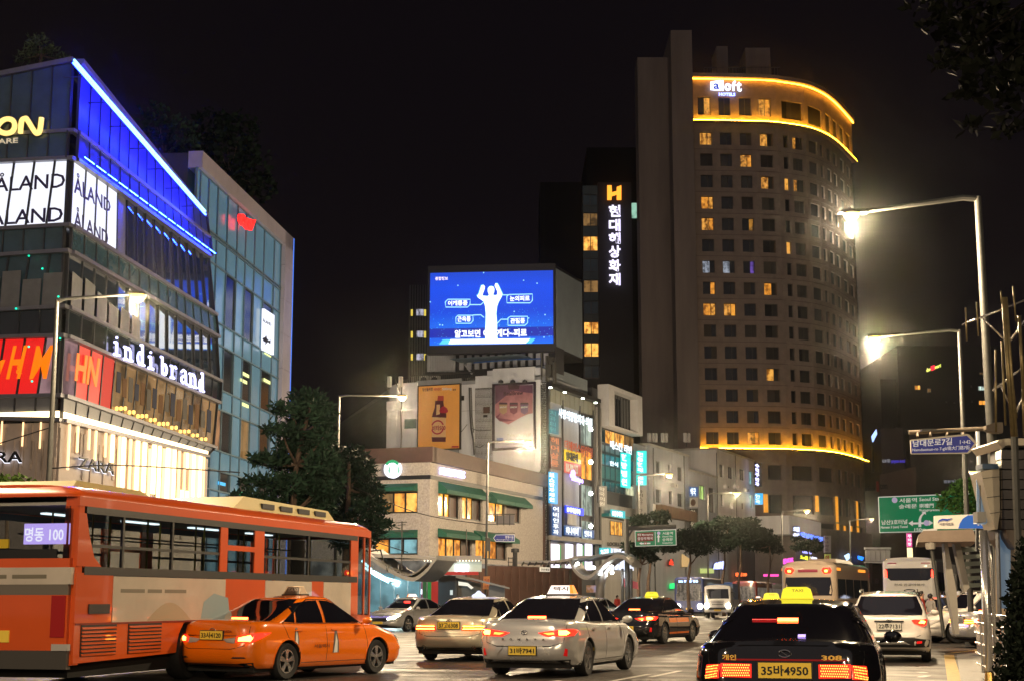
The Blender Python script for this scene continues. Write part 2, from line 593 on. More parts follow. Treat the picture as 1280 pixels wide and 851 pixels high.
tarp=mat('white_tarpaulin',(0.15,0.155,0.165),0.7,noise=0.25,nscale=1.2)
black_room=mat('unlit_room',(0.01,0.012,0.016),0.15)
spandrel=mat('grey_spandrel',(0.13,0.14,0.17),0.35,spec=.6,noise=0.2,nscale=0.5)
def zat(i,side,t):
 zl,zc,ur,zr=RZ[i]
 return zl+(zc-zl)*t if side=='L' else zc+(zr-zc)*t
def pick(i,side,k):
 """what fills the panel k of the row i"""
 if i==0:return dglass2 if side=='L' else blue_panel
 if i==1:return dglass2 if side=='L' else blue_panel
 if i==2:
  if side=='L' or k<4:return aland_w
  if k==4:return spandrel
  return mirror_glass
 if i==3:return dglass2
 if i==4:return dglass2 if side=='L' else mirror_glass
 if i==5:return dglass
 if i==6:
  if side=='L':return red_film if k in(8,9,10,11)else pink_film
  return red_film if k in(1,2)else pink_film if k==0 else mat('red_curtain',(0.3,0.01,0.012),0.7,emit=(0.5,0.01,0.01),es=.5)if k==3 else lit_shop
 if i==7:return spandrel
 return spandrel
mirror_glass=mat('mirror_glass',(.016,.028,.05),.025,spec=1.0,coat=1.0)
mull=MB()
for i in range(8):
 for side,F,n in(('L',FL,NL),('R',FR,NP)):
  out=[0.25,0.32,0.1,0.22,0.1,0.24,0.08,0.2][i]
  for k in range(n):
   q=[]
   for tt,ii in((k/n,i+1),((k+1)/n,i+1),((k+1)/n,i),(k/n,i)):
    lean=0.30 if(i in(2,4,6)and ii==i)else 0.0
    t2=tt
    if side=='L':
     t2=min(1.0,tt+(0.28/n if(i in(2,4,6)and ii==i and 0<tt<1)else 0))
     u=F.L*t2
    else:
     t2=min(1.0,tt+(0.12/n if(i in(2,4,6)and ii==i and 0<tt<1)else 0))
     ua=RZ[ii][2]*t2
     u=ua
    q.append((u,zat(ii,side,t2)))
   g_=0.035
   cu=sum(a for a,_ in q)/4
   cz=sum(c for _,c in q)/4
   q2=[(u+(g_ if u<cu else-g_),z+(g_ if z<cz else-g_))for u,z in q]
   pm=pick(i,side,k)
   tw_=.105 if side=='R' and i in(2,4)and k>3 else 0
   pn=MB().prism([F.p(u,z,out-.06+(tw_/2 if u<cu else-tw_/2))for u,z in q2],F.N*0.05)
   pn.build('glass_panel',pm,noon)
   (ua,za),(ub,zb)=q[0],q[3]
   w=0.07 if i in(0,1,3,5,7)else 0.11
   mull.prism([F.p(ua-w/2,za,out-.1),F.p(ua+w/2,za,out-.1),F.p(ub+w/2,zb,out-.1),F.p(ub-w/2,zb,out-.1)],F.N*0.14)
   if k==n-1:
    (ua,za),(ub,zb)=q[1],q[2]
    mull.prism([F.p(ua-w,za,out-.1),F.p(ua,za,out-.1),F.p(ub,zb,out-.1),F.p(ub-w,zb,out-.1)],F.N*0.24)
mull.build('mullions',mullion,noon)
rails=MB()
for i in range(1,9):
 zl,zc,ur,zr=RZ[i]
 rails.prism([FL.p(0,zl-.09,0),FL.p(FL.L+.3,zc-.09,0),FL.p(FL.L+.3,zc+.09,0),FL.p(0,zl+.09,0)],FL.N*.42)
 rails.prism([FR.p(-.0,zc-.09,0),FR.p(ur,zr-.09,0),FR.p(ur,zr+.09,0),FR.p(-.0,zc+.09,0)],FR.N*.42)
zl,zc,ur,zr=RZ[0]
rails.prism([FL.p(0,zl,-.2),FL.p(FL.L,zc,-.2),FL.p(FL.L,zc+.25,-.2),FL.p(0,zl+.25,-.2)],FL.N*.6)
rails.prism([FR.p(0,zc,-.2),FR.p(ur,zr,-.2),FR.p(ur,zr+.25,-.2),FR.p(0,zc+.25,-.2)],FR.N*.6)
rails.build('cornice_rails',alu,noon)
core=MB()
zl,zc,ur,zr=RZ[0]
A0,A1,A2=FL.p(0,0,-.15),FL.p(FL.L-.3,0,-.15),FR.p(RZ[8][2]-.1,0,-.15)
A3=A2+Vector((-30,3,0))
top=[Vector((A0.x,A0.y,zl)),Vector((A1.x,A1.y,zc)),Vector(FR.p(ur,zr,-.15)),Vector((FR.p(ur,0).x-30,FR.p(ur,0).y+3,zr))]
core.hexa([A0,A1,A2,A3]+top)
R5=FR.p(RZ[5][2]-.05,RZ[5][3],-.2)
core.add([A2,A2+Vector((-3,.3,0)),R5,R5+Vector((-3,.3,0)),top[2],top[2]+Vector((-3,.3,0))],[(0,1,3,2),(2,3,5,4),(0,2,4)])
core.build('core_walls',black_room,noon)
p0,p1=FR.q(92,76,1.25),FR.q(257,266,1.25)
for k in range(9):
 a,b=p0.lerp(p1,(k+.03)/9),p0.lerp(p1,(k+.97)/9)
 MB().tube([a+Vector((0,0,.06)),b+Vector((0,0,.06))],.065,6).build('neon_tube',led_white,noon)
q0,q1=p0+Vector((0,0,-.12)),p1+Vector((0,0,-.12))
MB().tube([q0,q1],.06,6).build('blue_neon_tube',led_blue2,noon)
mm_=MB()
for k in range(7):
 a=q0.lerp(q1,(k+.5)/7)
 mm_.tube([a,a-FR.N*1.1],.03,5)
mm_.build('tube_brackets',mullion,noon)
zl,zc,ur,zr=RZ[2]
for k in range(14):
 a,b=FR.p(ur*(k+.1)/14,zc+(zr-zc)*(k+.1)/14+.16,.62),FR.p(ur*(k+.9)/14,zc+(zr-zc)*(k+.9)/14+.16,.62)
 MB().tube([a,b],.022,6).build('led_strip',led_blue,noon)
cream=glow('cream_led',(1.0,0.72,0.36),5.5)
lb=MB()
FL.box(lb,0,FL.L+.18,RZ[8][1]+.12,RZ[8][1]+.42,.21,.3)
lb.build('light_line',cream,noon)
lb=MB()
u8,z8=RZ[8][2],RZ[8][3]
zc=RZ[8][1]
lb.prism([FR.p(0,zc+.1,.21),FR.p(u8,z8+.1,.21),FR.p(u8,z8+.3,.21),FR.p(0,zc+.4,.21)],FR.N*.09)
lb.build('light_line',cream,noon)
for k in range(NL-6,NL):
 w=FL.L/NL
 t=MB()
 h=0.60+.1*sin(k*2.1)
 za,zb=zat(5,'L',k/NL)+.1,0
 zz=zat(4,'L',k/NL)
 za2=za+(zz-za)*h
 t.prism([FL.p(w*k+.06,za,.235),FL.p(w*(k+1)-.06,za,.235),FL.p(w*(k+1)-.02,za2+.1*cos(k*3),.235),FL.p(w*k+.1,za2,.235)],FL.N*.02)
 t.build('tarpaulin',tarp,noon)
for k in range(0,6):
 w=RZ[5][2]/NP
 t=MB()
 za=zat(5,'R',k/NP)+.05
 zz=zat(4,'R',k/NP)
 h=.66-.05*k+.06*sin(k*1.7)
 t.prism([FR.p(w*k+.25,za,.235),FR.p(w*(k+1)-.12,za-.12,.235),FR.p(w*(k+1)-.12,za+(zz-za)*h-.15,.235),FR.p(w*k+.25,za+(zz-za)*h,.235)],FR.N*.02)
 t.build('tarpaulin',tarp,noon)
zara=mat('pale_stone_cladding',(0.42,0.35,0.32),0.6,noise=0.12,nscale=1.5,bump=0.2,bscale=40)
sw=MB()
FL.box(sw,0,FL.L-.0,0,RZ[8][1]-.1,-.1,.06)
uzr=FR.uz(258,600)[0]
FR.box(sw,.05,uzr,0,RZ[8][3]-.1,-.1,.06)
sw.prism([FR.p(.05,RZ[8][3]-.1,-.1),FR.p(uzr,RZ[8][3]-.1,-.1),FR.p(.05,RZ[8][1]-.1,-.1)],FR.N*.16)
sw.build('stone_shopfront',zara,noon)
random.seed(5)
slat=mat('pale_slat',(0.40,0.33,0.29),0.6)
for k in range(46):
 px=random.uniform(95,256)
 y0=540+(px-95)*.2+random.choice([0,10,35,60])
 m_=MB()
 FR.pbox(m_,px,y0,px+2.6,y0+random.uniform(18,60),.06,.13)
 m_.build('relief_slat',slat,noon)
for k in range(22):
 px=random.uniform(2,76)
 y0=530+random.choice([0,4,20,40])
 m_=MB()
 FL.pbox(m_,px,y0,px+2.0,y0+random.uniform(20,70),.06,.12)
 m_.build('relief_slat',slat,noon)
barm=glow('warm_led_bar',(1.0,0.66,0.32),4.2)
thinm=glow('thin_warm_led_bar',(1.0,0.60,0.28),2.4)
for(x,y0,y1,w,mm)in((155,539,607,4,barm),(172,545,629,4,barm),(181,549,613,4,barm),(193,551,615,4.4,barm),(199.5,555,633,3.2,barm),(210,556,632,4,barm),(218,559,621,4,barm),(228,612,637,3.4,barm),(234.5,613,637,3,barm),(235,565,583,2.6,barm),(242,566,634,3.6,barm),(250.5,568,633,3.6,barm),(87,528,585,1.4,thinm),(98,531,563,1.6,thinm),(112.5,533,560,1.6,thinm),(120.5,535,573,1.6,thinm),(133,536,569,1.6,thinm),(141.5,538,576,3.4,barm),(149,540,628,2.2,thinm),(163,545,622,2.4,thinm),(187,560,632,2.4,thinm),(205,560,632,2.4,thinm),(214,560,636,2.2,thinm),(224,562,636,2.4,thinm),(231,563,638,2,thinm),(238.5,565,638,2,thinm),(246.5,566,640,2,thinm),(140,616,626,3,barm),(255,566,640,1.4,thinm),(148,600,640,1.2,thinm),(160,615,640,1.4,thinm)):
 m_=MB()
 FR.pbox(m_,x-w/2,y0,x+w/2,y1+2,.16,.24)
 m_.build('light_bar',mm,noon)
for(x,y0,y1)in((1.5,526,555),(28,527,557),(50,527,560)):
 m_=MB()
 FL.pbox(m_,x-.7,y0,x+.7,y1,.14,.2)
 m_.build('light_bar',thinm,noon)
for k in range(22):
 t=.34+.62*k/22
 x_,y_=82+(270-82)*t,492+(560-492)*t-5-(k*7%5)
 MB().lathe(FR.q(x_,y_,.30),(0,0,1),[(-.12,0),(-.08,.09),(.08,.09),(.12,0)],8).build('display_lamp',glow('warm_display_lamp',(1.0,.55,.12),1.2 if k%3 else 2.6),noon)
for k in range(16):
 t=.33+.64*k/16
 x_,y_=84+(272-84)*t,440+(514-440)*t
 m_=MB()
 FR.pbox(m_,x_,y_+(k*5%9),x_+5,y_+26+(k*3%8),.18,.21)
 m_.build('clothes_display',mat(['navy_clothes','brown_clothes','grey_clothes'][k%3],[(.02,.025,.05),(.10,.05,.02),(.08,.075,.07)][k%3],.9),noon)
s_=thing('wall_sign','yellow glowing rounded letters ending in a large N high on the dark glass','sign',FL.q(0,168,.3))
lm=glow('yellow_neon',(1.0,0.72,0.22),1.5)
edge=mat('sign_bronze',(0.2,0.14,0.06),0.4,metal=.6)
def px_tube(F,pts,r,d):
 return MB().tube(catmull([F.q(x,y,d)for x,y in pts],4),r,8)
for pts in([(25.5,167),(27,152),(31,148.5),(34,150),(43,164.5),(47,167),(50,163),(52,147.5)],[(-18,158),(-14,150),(-6,156),(-1,164),(7,167),(15,165),(18.5,158),(16,151),(9,149),(2,152),(-5,160),(-12,166),(-17,162),(-18,158)]):
 px_tube(FL,pts,.13,.52).build('letter',lm,s_)
 px_tube(FL,pts,.17,.40).build('letter_casing',edge,s_)
m_=MB()
FL.text(m_,'SQUARE',-29,174.5,22.5,182,.36,.05,.01)
m_.build('small_lettering',mat('cream_letters',(0.5,.45,.35),.5,emit=(0.8,.7,.5),es=.5),s_)
s_=thing('window_sign','white backlit window film with dark capital letters in two rows at the corner','sign',FL.q(60,285,.2))
pur=mat('dark_purple_print',(0.03,0.02,0.09),.5)
m_=MB()
FL.text(m_,'ÅLAND',-7,214,81.5,237.5,.11,.012,.012)
m_.build('lettering',pur,s_)
m_=MB()
FL.text(m_,'ÅLAND',-13,256,78.7,279.5,.12,.012,.012)
m_.build('lettering',pur,s_)
m_=MB()
FR.skewtext(m_,'ÅLAND',[(92.5,213),(138,246),(138,267),(92.5,241)],.13,.012,.012)
m_.build('lettering',pur,s_)
m_=MB()
FR.skewtext(m_,'ÅLAND',[(92.5,256),(135,285),(135,307),(92.5,283)],.12,.012,.012)
m_.build('lettering',pur,s_)
s_=thing('window_sign','orange slanted letters with an ampersand on red window film','sign',FL.q(30,475,.2))
om=glow('orange_letters',(1.0,0.17,0.0),1.3)
m_=MB()
FL.text(m_,'H',9,432,33,473,.28,.03,.02,shear=.35)
FL.text(m_,'M',38,432,66,473,.28,.03,.015,shear=.3)
FL.text(m_,'&',20.5,456,28,467,.32,.03,.02)
FL.text(m_,'M',-24,450,6,473,.28,.03,.015,shear=.3)
m_.build('lettering',om,s_)
m_=MB()
FR.skewtext(m_,'HN',[(93,440),(125,448),(123,484),(93,475)],.28,.03,.03,shear=.2)
m_.build('lettering',om,s_)
s_=thing('channel_letter_sign','white glowing typewriter letters forming two words on the dark band','sign',FR.q(200,470,.3))
EL=[(.48+.27*cos(2*pi*k/12),.31+.31*sin(2*pi*k/12))for k in range(13)]
STR={'i':[[(.5,.64),(.5,0)],[(.12,0),(.88,0)],[(.2,.64),(.5,.64)],[(.48,.90),(.52,.90)]],'n':[[(.2,0),(.2,.95)],[(.2,.7),(.4,.95),(.65,.92),(.78,.65),(.78,0)],[(0,0),(.4,0)],[(.6,0),(1,0)],[(.02,.95),(.2,.95)]],'d':[EL,[(.78,0),(.78,1)],[(.56,1),(.78,1)],[(.78,0),(1,0)]],'b':[[(x+.03,y)for x,y in EL],[(.2,0),(.2,1)],[(0,1),(.2,1)]],'r':[[(.3,0),(.3,.95)],[(.3,.62),(.5,.92),(.75,.98),(.92,.85)],[(.08,0),(.62,0)],[(.08,.95),(.3,.95)]],'a':[[(.15,.82),(.4,.98),(.7,.9),(.76,.65),(.76,0)],[(.76,.5),(.45,.52),(.15,.38),(.14,.12),(.4,0),(.76,.18)],[(.76,0),(.98,0)]]}
for ch,x0,y0,x1,y1 in(('i',141.5,420,150.5,443),('n',155,434,165.5,449.5),('d',170,431,180.5,455),('i',184.5,438,192.5,460),('b',201,447,210.5,468),('r',212.5,457,221,472),('a',225.5,462,234.5,478.5),('n',236.5,467,246,483),('d',247.5,466,255,488)):
 m_=MB()
 sl=.30
 for st in STR[ch]:
  m_.tube([FR.q(x0+u*(x1-x0),y1-v*(y1-y0)+(u-.5)*(x1-x0)*sl,.5)for u,v in st],.075,6)
 m_.build('letter',WB_emit,s_)
s_=thing('shop_sign','black capital letters with white halo on pale stone beside the light bars','sign',FR.q(120,590,.1))
m_=MB()
FR.skewtext(m_,'ZARA',[(97.5,570),(142,579),(142,593),(97.5,584.5)],.28,.08,.01)
m_.build('lettering',blackletter,s_)
m_=MB()
FR.skewtext(m_,'ZARA',[(97.2,570.4),(141.7,579.6),(141.7,594),(97.2,585.2)],.20,.04,.02)
m_.build('halo_backing',glow('white_halo',(.9,.9,1),1.6),s_)
s_=thing('shop_sign','black capital letters cut by the picture edge on pale stone above a bush','sign',FL.q(10,580,.1))
m_=MB()
FL.text(m_,'ZARA',-40,564,28.5,578,.28,.08,.01)
m_.build('lettering',blackletter,s_)
m_=MB()
FL.text(m_,'ZARA',-40.6,564.6,28,579,.20,.04,.02)
m_.build('halo_backing',glow('white_halo',(.9,.9,1),1.6),s_)
gm=glow('green_spot',(0.0,0.9,0.5),2.0)
for i,(x,y)in enumerate(((36,320),(53,336),(73,371),(20,386),(75,423),(40,476),(36,433))):
 m_=MB().lathe(FL.q(x,y,.5),(0,0,1),[(-.05,0),(-.03,.05),(.03,.05),(.05,0)],8)
 m_.build('decoration_lamp',gm,noon)
 # ================================================================== blue glass building behind it
O2=plan(262,400,(PA[0]-.9,PA[1]),.1038)
dB=.100
Pb0=plan(236,300,O2,dB)
Pb1=plan(371,470,O2,dB)
FB=Fac(Pb0,Pb1)
blue=thing('office_building','teal glass building in a pale metal frame behind the neon roofline','building',(Pb0[0],Pb0[1],0))
cols=[FB.uz(x,440)[0]for x in(238,243,254,266,279,292,303,314.5,326.5,339.5,348)]
zr_=[FB.uz(275,y)[1]for y in(660,614,589,564,512,487,432,405,336,303)]
ztop=FB.uz(348,303)[1]
zr_+=[ztop-3.4,ztop]
zr_=[0.2]+zr_
teal_glow=mat('teal_glass_glow',(0.09,0.18,0.25),0.16,spec=.8,noise=.25,nscale=.25,emit=(0.030,0.078,0.125),es=1.0)  # faint emission paints spill light into the facade glass
shopped=lit_room('orange_showroom',(0.75,0.34,0.14),.7,.5,.6)
for i in range(len(cols)-1):
 for j in range(len(zr_)-1):
  m_=teal_glow
  isw=(j%2==0)if j<9 else True
  inset=-.05
  if i in(4,6,8)and isw and j<9:
   m_=[black_room,dglass][(i+j)%2]
  if(i,j)==(3,4):m_=shopped
  if(i,j)in((5,10),(7,10),(8,10)):m_=lit_room('pinkish_room',(.30,.17,.16),.8,.6,.5)
  if(i,j)==(6,4):m_=lit_dim
  pb_=MB()
  FB.box(pb_,cols[i]+.03,cols[i+1]-.03,zr_[j]+.04,zr_[j+1]-.04,inset-.05,inset)
  pb_.build('glass_panel',m_,blue)
fr=MB()
for u in cols:
 FB.box(fr,u-.05,u+.05,zr_[0],ztop,-.1,.06)
for z in zr_:
 FB.box(fr,cols[0],cols[-1],z-.05,z+.05,-.1,.09)
fr.build('mullions',mat('light_mullion',(.12,.2,.27),.4,metal=.4),blue)
lil=mat('lilac_aluminium',(0.40,0.38,0.47),0.45,metal=.3,noise=.12,nscale=.5)
uR0,uR1=cols[-1],FB.uz(366.5,450)[0]-2.2
ztt=ztop+1.1
zz=0.2
seams=[0.2]+[ztt*k/11 for k in range(1,12)]
for a,b in zip(seams[:-1],seams[1:]):
 pb_=MB()
 FB.box(pb_,uR0,uR1,a+.015,b-.015,-.6,.35)
 pb_.build('frame_panel',lil,blue)
n=9
for k in range(n):
 a,b=cols[0]+(uR1-cols[0])*k/n,cols[0]+(uR1-cols[0])*(k+1)/n
 pb_=MB()
 FB.box(pb_,a+.015,b-.015,ztop,ztop+1.1,-.6,.35)
 pb_.build('frame_panel',lil,blue)
bk=MB()
FB.box(bk,cols[0],uR1,.2,ztop+1.0,-16,-.62)
bk.build('rear_walls',dark_wall,blue)
MB().tube([FB.p(uR1+.03,.5,.36),FB.p(uR1+.03,ztop+1.1,.36)],.04,6).build('blue_edge_glow',glow('soft_blue_edge',(.05,.22,1.0),1.3),blue)  # glowing tube paints the blue rim of light on the frame edge
for x,y in((303.5,466),(301,474),(330,474),(303,504),(331,440)):
 m_=MB()
 FB.pbox(m_,x,y,x+8,y+4,.0,.03)
 m_.build('ceiling_light',glow('yellowish_tube_light',(.85,.9,.35),1.4),blue)
m_=MB()
FB.pbox(m_,273,602,282,606,.0,.03)
m_.build('cyan_notice',glow('cyan_light',(.05,.5,.9),1.3),blue)
m_=MB()
FB.pbox(m_,296,614,305,618,.0,.03)
m_.build('exit_notice',glow('green_light',(.05,.9,.3),1.2),blue)
s_=thing('wall_sign','small red glowing letters on the teal glass facade','sign',FB.q(306,290,.1))
rg=glow('red_neon',(1.0,0.012,0.01),3.0)
for ch,q4 in(('C',[(296.5,265),(303,270),(303,284),(296.5,279)]),('G',[(302,270),(309,275),(309,289),(302,284)]),('V',[(308.5,274),(316,275),(312,289),(310,288)])):
 m_=MB()
 FB.skewtext(m_,ch,q4,.35,.25,.05)
 m_.build('letter',rg,s_)
s_=thing('light_box_sign','upright white light box with a fish emblem on the teal glass facade','sign',FB.q(333,440,.1))
m_=MB()
FB.ppoly(m_,[(327.3,386),(340,394.5),(339,443.5),(326,437)],.05,.25)
m_.build('box',glow('white_light_box',(.85,.88,1.0),1.3),s_)
m_=MB()
FB.skewtext(m_,'ÅLAND',[(328.5,397),(339,403),(339,408),(328.5,402)],.262,.01,.01)
FB.ppoly(m_,[(328,423),(332,421),(336,426),(338,424.5),(337.7,430),(335.5,427.6),(332.5,428),(329.5,426.5)],.255,.27)
FB.ppoly(m_,[(331.5,421.5),(332.5,419),(333.5,423)],.255,.27)
FB.ppoly(m_,[(332,427),(331.5,431),(334,427.5)],.255,.27)
m_.build('print',blackletter,s_)
# ================================================================== stone cafe building
rC=ray(537,650)
PC=(rC.x/rC.y*115,115.0)
PC1=plan(680,640,PC,.353)
FC=Fac(PC,PC1)
PC2=(PC[0]-16,PC[1]+16*.353)
FD=Fac(PC2,PC)
cafe=thing('cafe_building','pebble-dash corner cafe with brown parapet and green awnings over lit windows','building',(PC[0],PC[1],0))
z_top=FC.uz(537,558)[1]
z_f=FC.uz(537,577)[1]
z_b1=FC.uz(537,593)[1]
z_b0=FC.uz(537,598)[1]
z_g=FC.uz(537,700)[1]
Lc=FC.L
holesR=[]
wr=MB()
winR=[]
for(x0,y0,x1,y1)in((548,614,575,647),(577.5,618,603,650),(611,624,632,653),(633,627,651,653),(548,672,590,697),(594.5,674,634,699)):
 u0,z0,u1,z1=FC.rect(x0,y0,x1,y1)
 holesR.append((u0,z0,u1,z1))
 winR.append((u0,z0,u1,z1))
holed(FC,wr,0,Lc,z_g,z_b0,holesR,.35)
holesL=[]
for(x0,y0,x1,y1)in((474,614,522,641),(466,672,522,693)):
 u0,z0,u1,z1=FD.rect(x0,y0,x1,y1)
 holesL.append((u0,z0,u1,z1))
holed(FD,wr,0,FD.L,z_g,z_b0,holesL,.35)
wr.build('stone_wall',stone,cafe)
up=MB()
FC.quad(up,0,Lc,z_b1,z_f,0)
FD.quad(up,0,FD.L,z_b1,z_f,0)
up.build('frieze',stone,cafe)
bd=MB()
FC.box(bd,.0,Lc,z_b0,z_b1,-.2,.08)
FD.box(bd,0,FD.L+.08,z_b0,z_b1,-.2,.08)
bd.build('belt_course',black,cafe)
pp=MB()
FC.box(pp,0,Lc+.3,z_f,z_top,-.4,.35)
FD.box(pp,-.3,FD.L+.35,z_f,z_top,-.4,.35)
pp.build('parapet',brown,cafe)
pp=MB()
FC.box(pp,Lc-.35,Lc+.1,0,z_f,-.2,.1)
pp.build('corner_pier',brown,cafe)
cr=MB()
Bc=[FD.p(0,0,-.5),FD.p(FD.L-.5,0,-.5),FC.p(Lc,0,-.4),FC.p(Lc,0,-14),FD.p(0,0,-20)]
cr.prism(Bc,(0,0,z_top-.3))
cr.build('rear_walls',dark_wall,cafe)
gf=MB()
FC.quad(gf,0,Lc,0,z_g,-.05)
FD.quad(gf,0,FD.L,0,z_g,-.05)
gf.build('ground_floor_front',lit_room('shop_front_glass',(.55,.5,.42),.5,.5,.8),cafe)
k=0
for(u0,z0,u1,z1)in winR:
 n=[3,2,2,1,4,4][k]
 mm=[[lit_yellow,lit_warm,brown],[lit_yellow,lit_yellow,brown],[lit_warm,lit_yellow],[brown],[lit_warm,lit_yellow,lit_warm,brown],[lit_warm,lit_yellow,lit_warm,brown]][k]
 uv=[[0,.36,.62,1],[0,.34,.62,1],[0,.55,1],None,[0,.28,.52,.74,1],[0,.3,.5,.74,1]][k]
 window(FC,cafe,u0,z0,u1,z1,mm,black,nx=n,d=-.3,t=.12,uneven=uv)
 k+=1
for i,(u0,z0,u1,z1)in enumerate(holesL):
 window(FD,cafe,u0,z0,u1,z1,[lit_dim,lit_warm,lit_yellow]if i==0 else[lit_warm,lit_cyan,lit_cyan],black,nx=3,d=-.3,t=.12)
def awning(F,x0,y0,x1,y1,root):
 u0,z0,u1,z1=F.rect(x0,y0,x1,y1)
 n=max(1,int(round((u1-u0)/4.5)))
 for i in range(n):
  a,b=u0+(u1-u0)*i/n,u0+(u1-u0)*(i+1)/n
  m_=MB()
  m_.add([F.p(a,z1,.02),F.p(b-.05,z1,.02),F.p(b-.05,z0+.3,.75),F.p(a,z0+.3,.75),F.p(a,z0,.75),F.p(b-.05,z0,.75),F.p(a,z0+.02,.02),F.p(b-.05,z0+.02,.02)],[(0,1,2,3),(3,2,5,4),(0,3,4,6),(1,7,5,2),(6,4,5,7)])
  m_.build('awning',green_awn,root)
awning(FC,547.5,606,603,621,cafe)
awning(FC,611,618,656.5,632,cafe)
awning(FC,547,662,590,673,cafe)
awning(FC,592,665,640,677,cafe)
awning(FD,470,604,523,614,cafe)
awning(FD,462,662,523,672,cafe)
s_=thing('round_logo_sign','round white glowing emblem with a green arc above cafe windows','sign',FD.q(493,596,.1))
def disc(F,px,py,rpx,d0,d1,n=28,a0=0,a1=2*pi,rin=0):
 u,z=F.uz(px,py)
 u2,_=F.uz(px+rpx,py)
 r=abs(u2-u)
 if rin:
  m_=MB()
  P_,Q_=[],[]
  for k in range(n+1):
   a=a0+(a1-a0)*k/n
   P_.append(F.p(u+r*cos(a),z+r*sin(a),d0))
   Q_.append(F.p(u+r*rin*cos(a),z+r*rin*sin(a),d0))
  return m_.slab(P_,Q_,F.N*(d1-d0))
 return MB().prism([F.p(u+r*cos(2*pi*k/n),z+r*sin(2*pi*k/n),d0)for k in range(n)],F.N*(d1-d0))
disc(FD,492.5,586,10.5,.05,.35).build('disc',glow('white_emblem',(.88,.9,1.0),1.8),s_)
disc(FD,492.5,586,10.4,.352,.37,a0=.6,a1=pi-.6,rin=.70).build('green_arc',glow('green_emblem',(.0,.45,.16),1.0),s_)
m_=MB()
for sx in(-1,1):
 FD.ppoly(m_,[(492.5+sx*5,580),(492.5+sx*7.4,588),(492.5+sx*5.2,592),(492.5+sx*4.4,587)],.355,.37)
m_.build('emblem_lines',glow('pale_green',(.3,.75,.5),1.0),s_)
s_=thing('channel_letter_sign','small white glowing capital letters on the stone frieze of the cafe','sign',FC.q(564,590,.1))
u0,z0,u1,z1=FC.rect(549,582.5,580,595)
nn='STARBUCKS'
for i,ch in enumerate(nn):
 m_=MB()
 a=549+31.5*i/9
 FC.text(m_,ch,a,583.5+i*.62,a+3.0,592.5+i*.62,.1,.12,.03)
 m_.build('letter',WB_emit,s_)
 # ================================================================== white building with posters, LED screen on its roof
rD=ray(683,480)
PD=(rD.x/rD.y*141,141.0)
dirE=.42
Lf=15.5
nD=sqrt(1+dirE**2)
PD0=(PD[0]-Lf/nD,PD[1]+Lf*dirE/nD)
FW=Fac(PD0,PD)
zW=FW.uz(600,480)[1]
wb=thing('poster_building','worn white building with two large posters under a rooftop screen','building',(PD0[0],PD0[1],0))
uA=FW.uz(483,520)[0]
panel_m=mat('white_panel_wall',(0.60,0.63,0.70),0.7,noise=0.2,nscale=0.5,streak=True,bump=.1,bscale=6)
segs=[(483,496,501,512),(496,522,478,512),(483,496,512,560),(496,522,512,560),(574,594,480,513),(574,594,513,572),(594,616,469,486),(594,616,486,580),(616,668,459,478),(616,668,478,590),(668,676,474,592),(676,683,478,595)]
for(x0,x1,y0,y1)in segs:
 u0,z0,u1,z1=FW.rect(x0,y0,x1,y1)
 z0=0.14 if y1>540 else z0
 m_=MB()
 FW.box(m_,u0+.012,u1-.012,z0+.012,z1-.012,-.25,0.03*((x0//7)%3))
 m_.build('wall_panel',panel_m,wb)
u0,z0,u1,z1=FW.rect(520,470,576,560)
m_=MB()
FW.box(m_,u0,u1,.14,z1-.3,-.3,-.05)
FW.box(m_,uA+.2,FW.L-.1,.14,FW.uz(600,474)[1],-9,-.28)
m_.build('core_walls',grey_wall,wb)
for(x0,y0,x1,y1,mm)in((505.5,523,520,535,mat('green_window',(.02,.07,.06),.3)),(604,508,612,516,brown),(604,518,609,521,black),(577,494,580,500,black)):
 m_=MB()
 FW.pbox(m_,x0,y0,x1,y1,.05,.12)
 m_.build('window' if mm.name=='green_window' else 'hatch',mm,wb)
for pts,r in(([(587,484),(587.5,512),(589,535),(592,550),(593,568)],.09),([(589,484),(590,520),(592,540)],.05),([(576,540),(584,530)],.03),([(590,535),(598,538),(613,537)],.04),([(594,557),(600,559),(604,556)],.04),([(501,512),(502,545),(501,560)],.06),([(680,572),(677,585),(674,592)],.05),([(502,480),(502,512)],.05)):
 MB().tube([FW.q(x,y,.16)for x,y in pts],r,6).build('cable',dgrey,wb)
rl=MB()
for k in range(34):
 x=511+k*2.3
 u,z=FW.uz(x,480)
 FW.box(rl,u-.03,u+.03,z,FW.uz(x,467)[1],-.6,-.54)
u0,_=FW.uz(510,470)
u1,_=FW.uz(590,470)
for y in(466,479):
 _,z=FW.uz(550,y)
 FW.box(rl,u0,u1,z-.05,z+.05,-.62,-.52)
rl.build('roof_railing',dgrey,wb)
for x in(520,533.5):
 s_=thing('air_conditioner','air conditioning unit on the white building roof, the one %s'%('nearer the roof corner' if x==520 else 'farther from the corner'),'air conditioner',FW.q(x+5,479,-1))
 m_=MB()
 u0,z0,u1,z1=FW.rect(x,468,x+10,480)
 FW.box(m_,u0,u1,z0,z1,-1.4,-.8)
 m_.build('casing',white_wall,s_)
 c=FW.p((u0+u1)/2,(z0+z1)/2,-.79)
 MB().lathe(c,FW.N,[(0,.0),(0,.38),(.05,.38),(.05,.30),(0.01,.28)],16).build('fan',dgrey,s_)
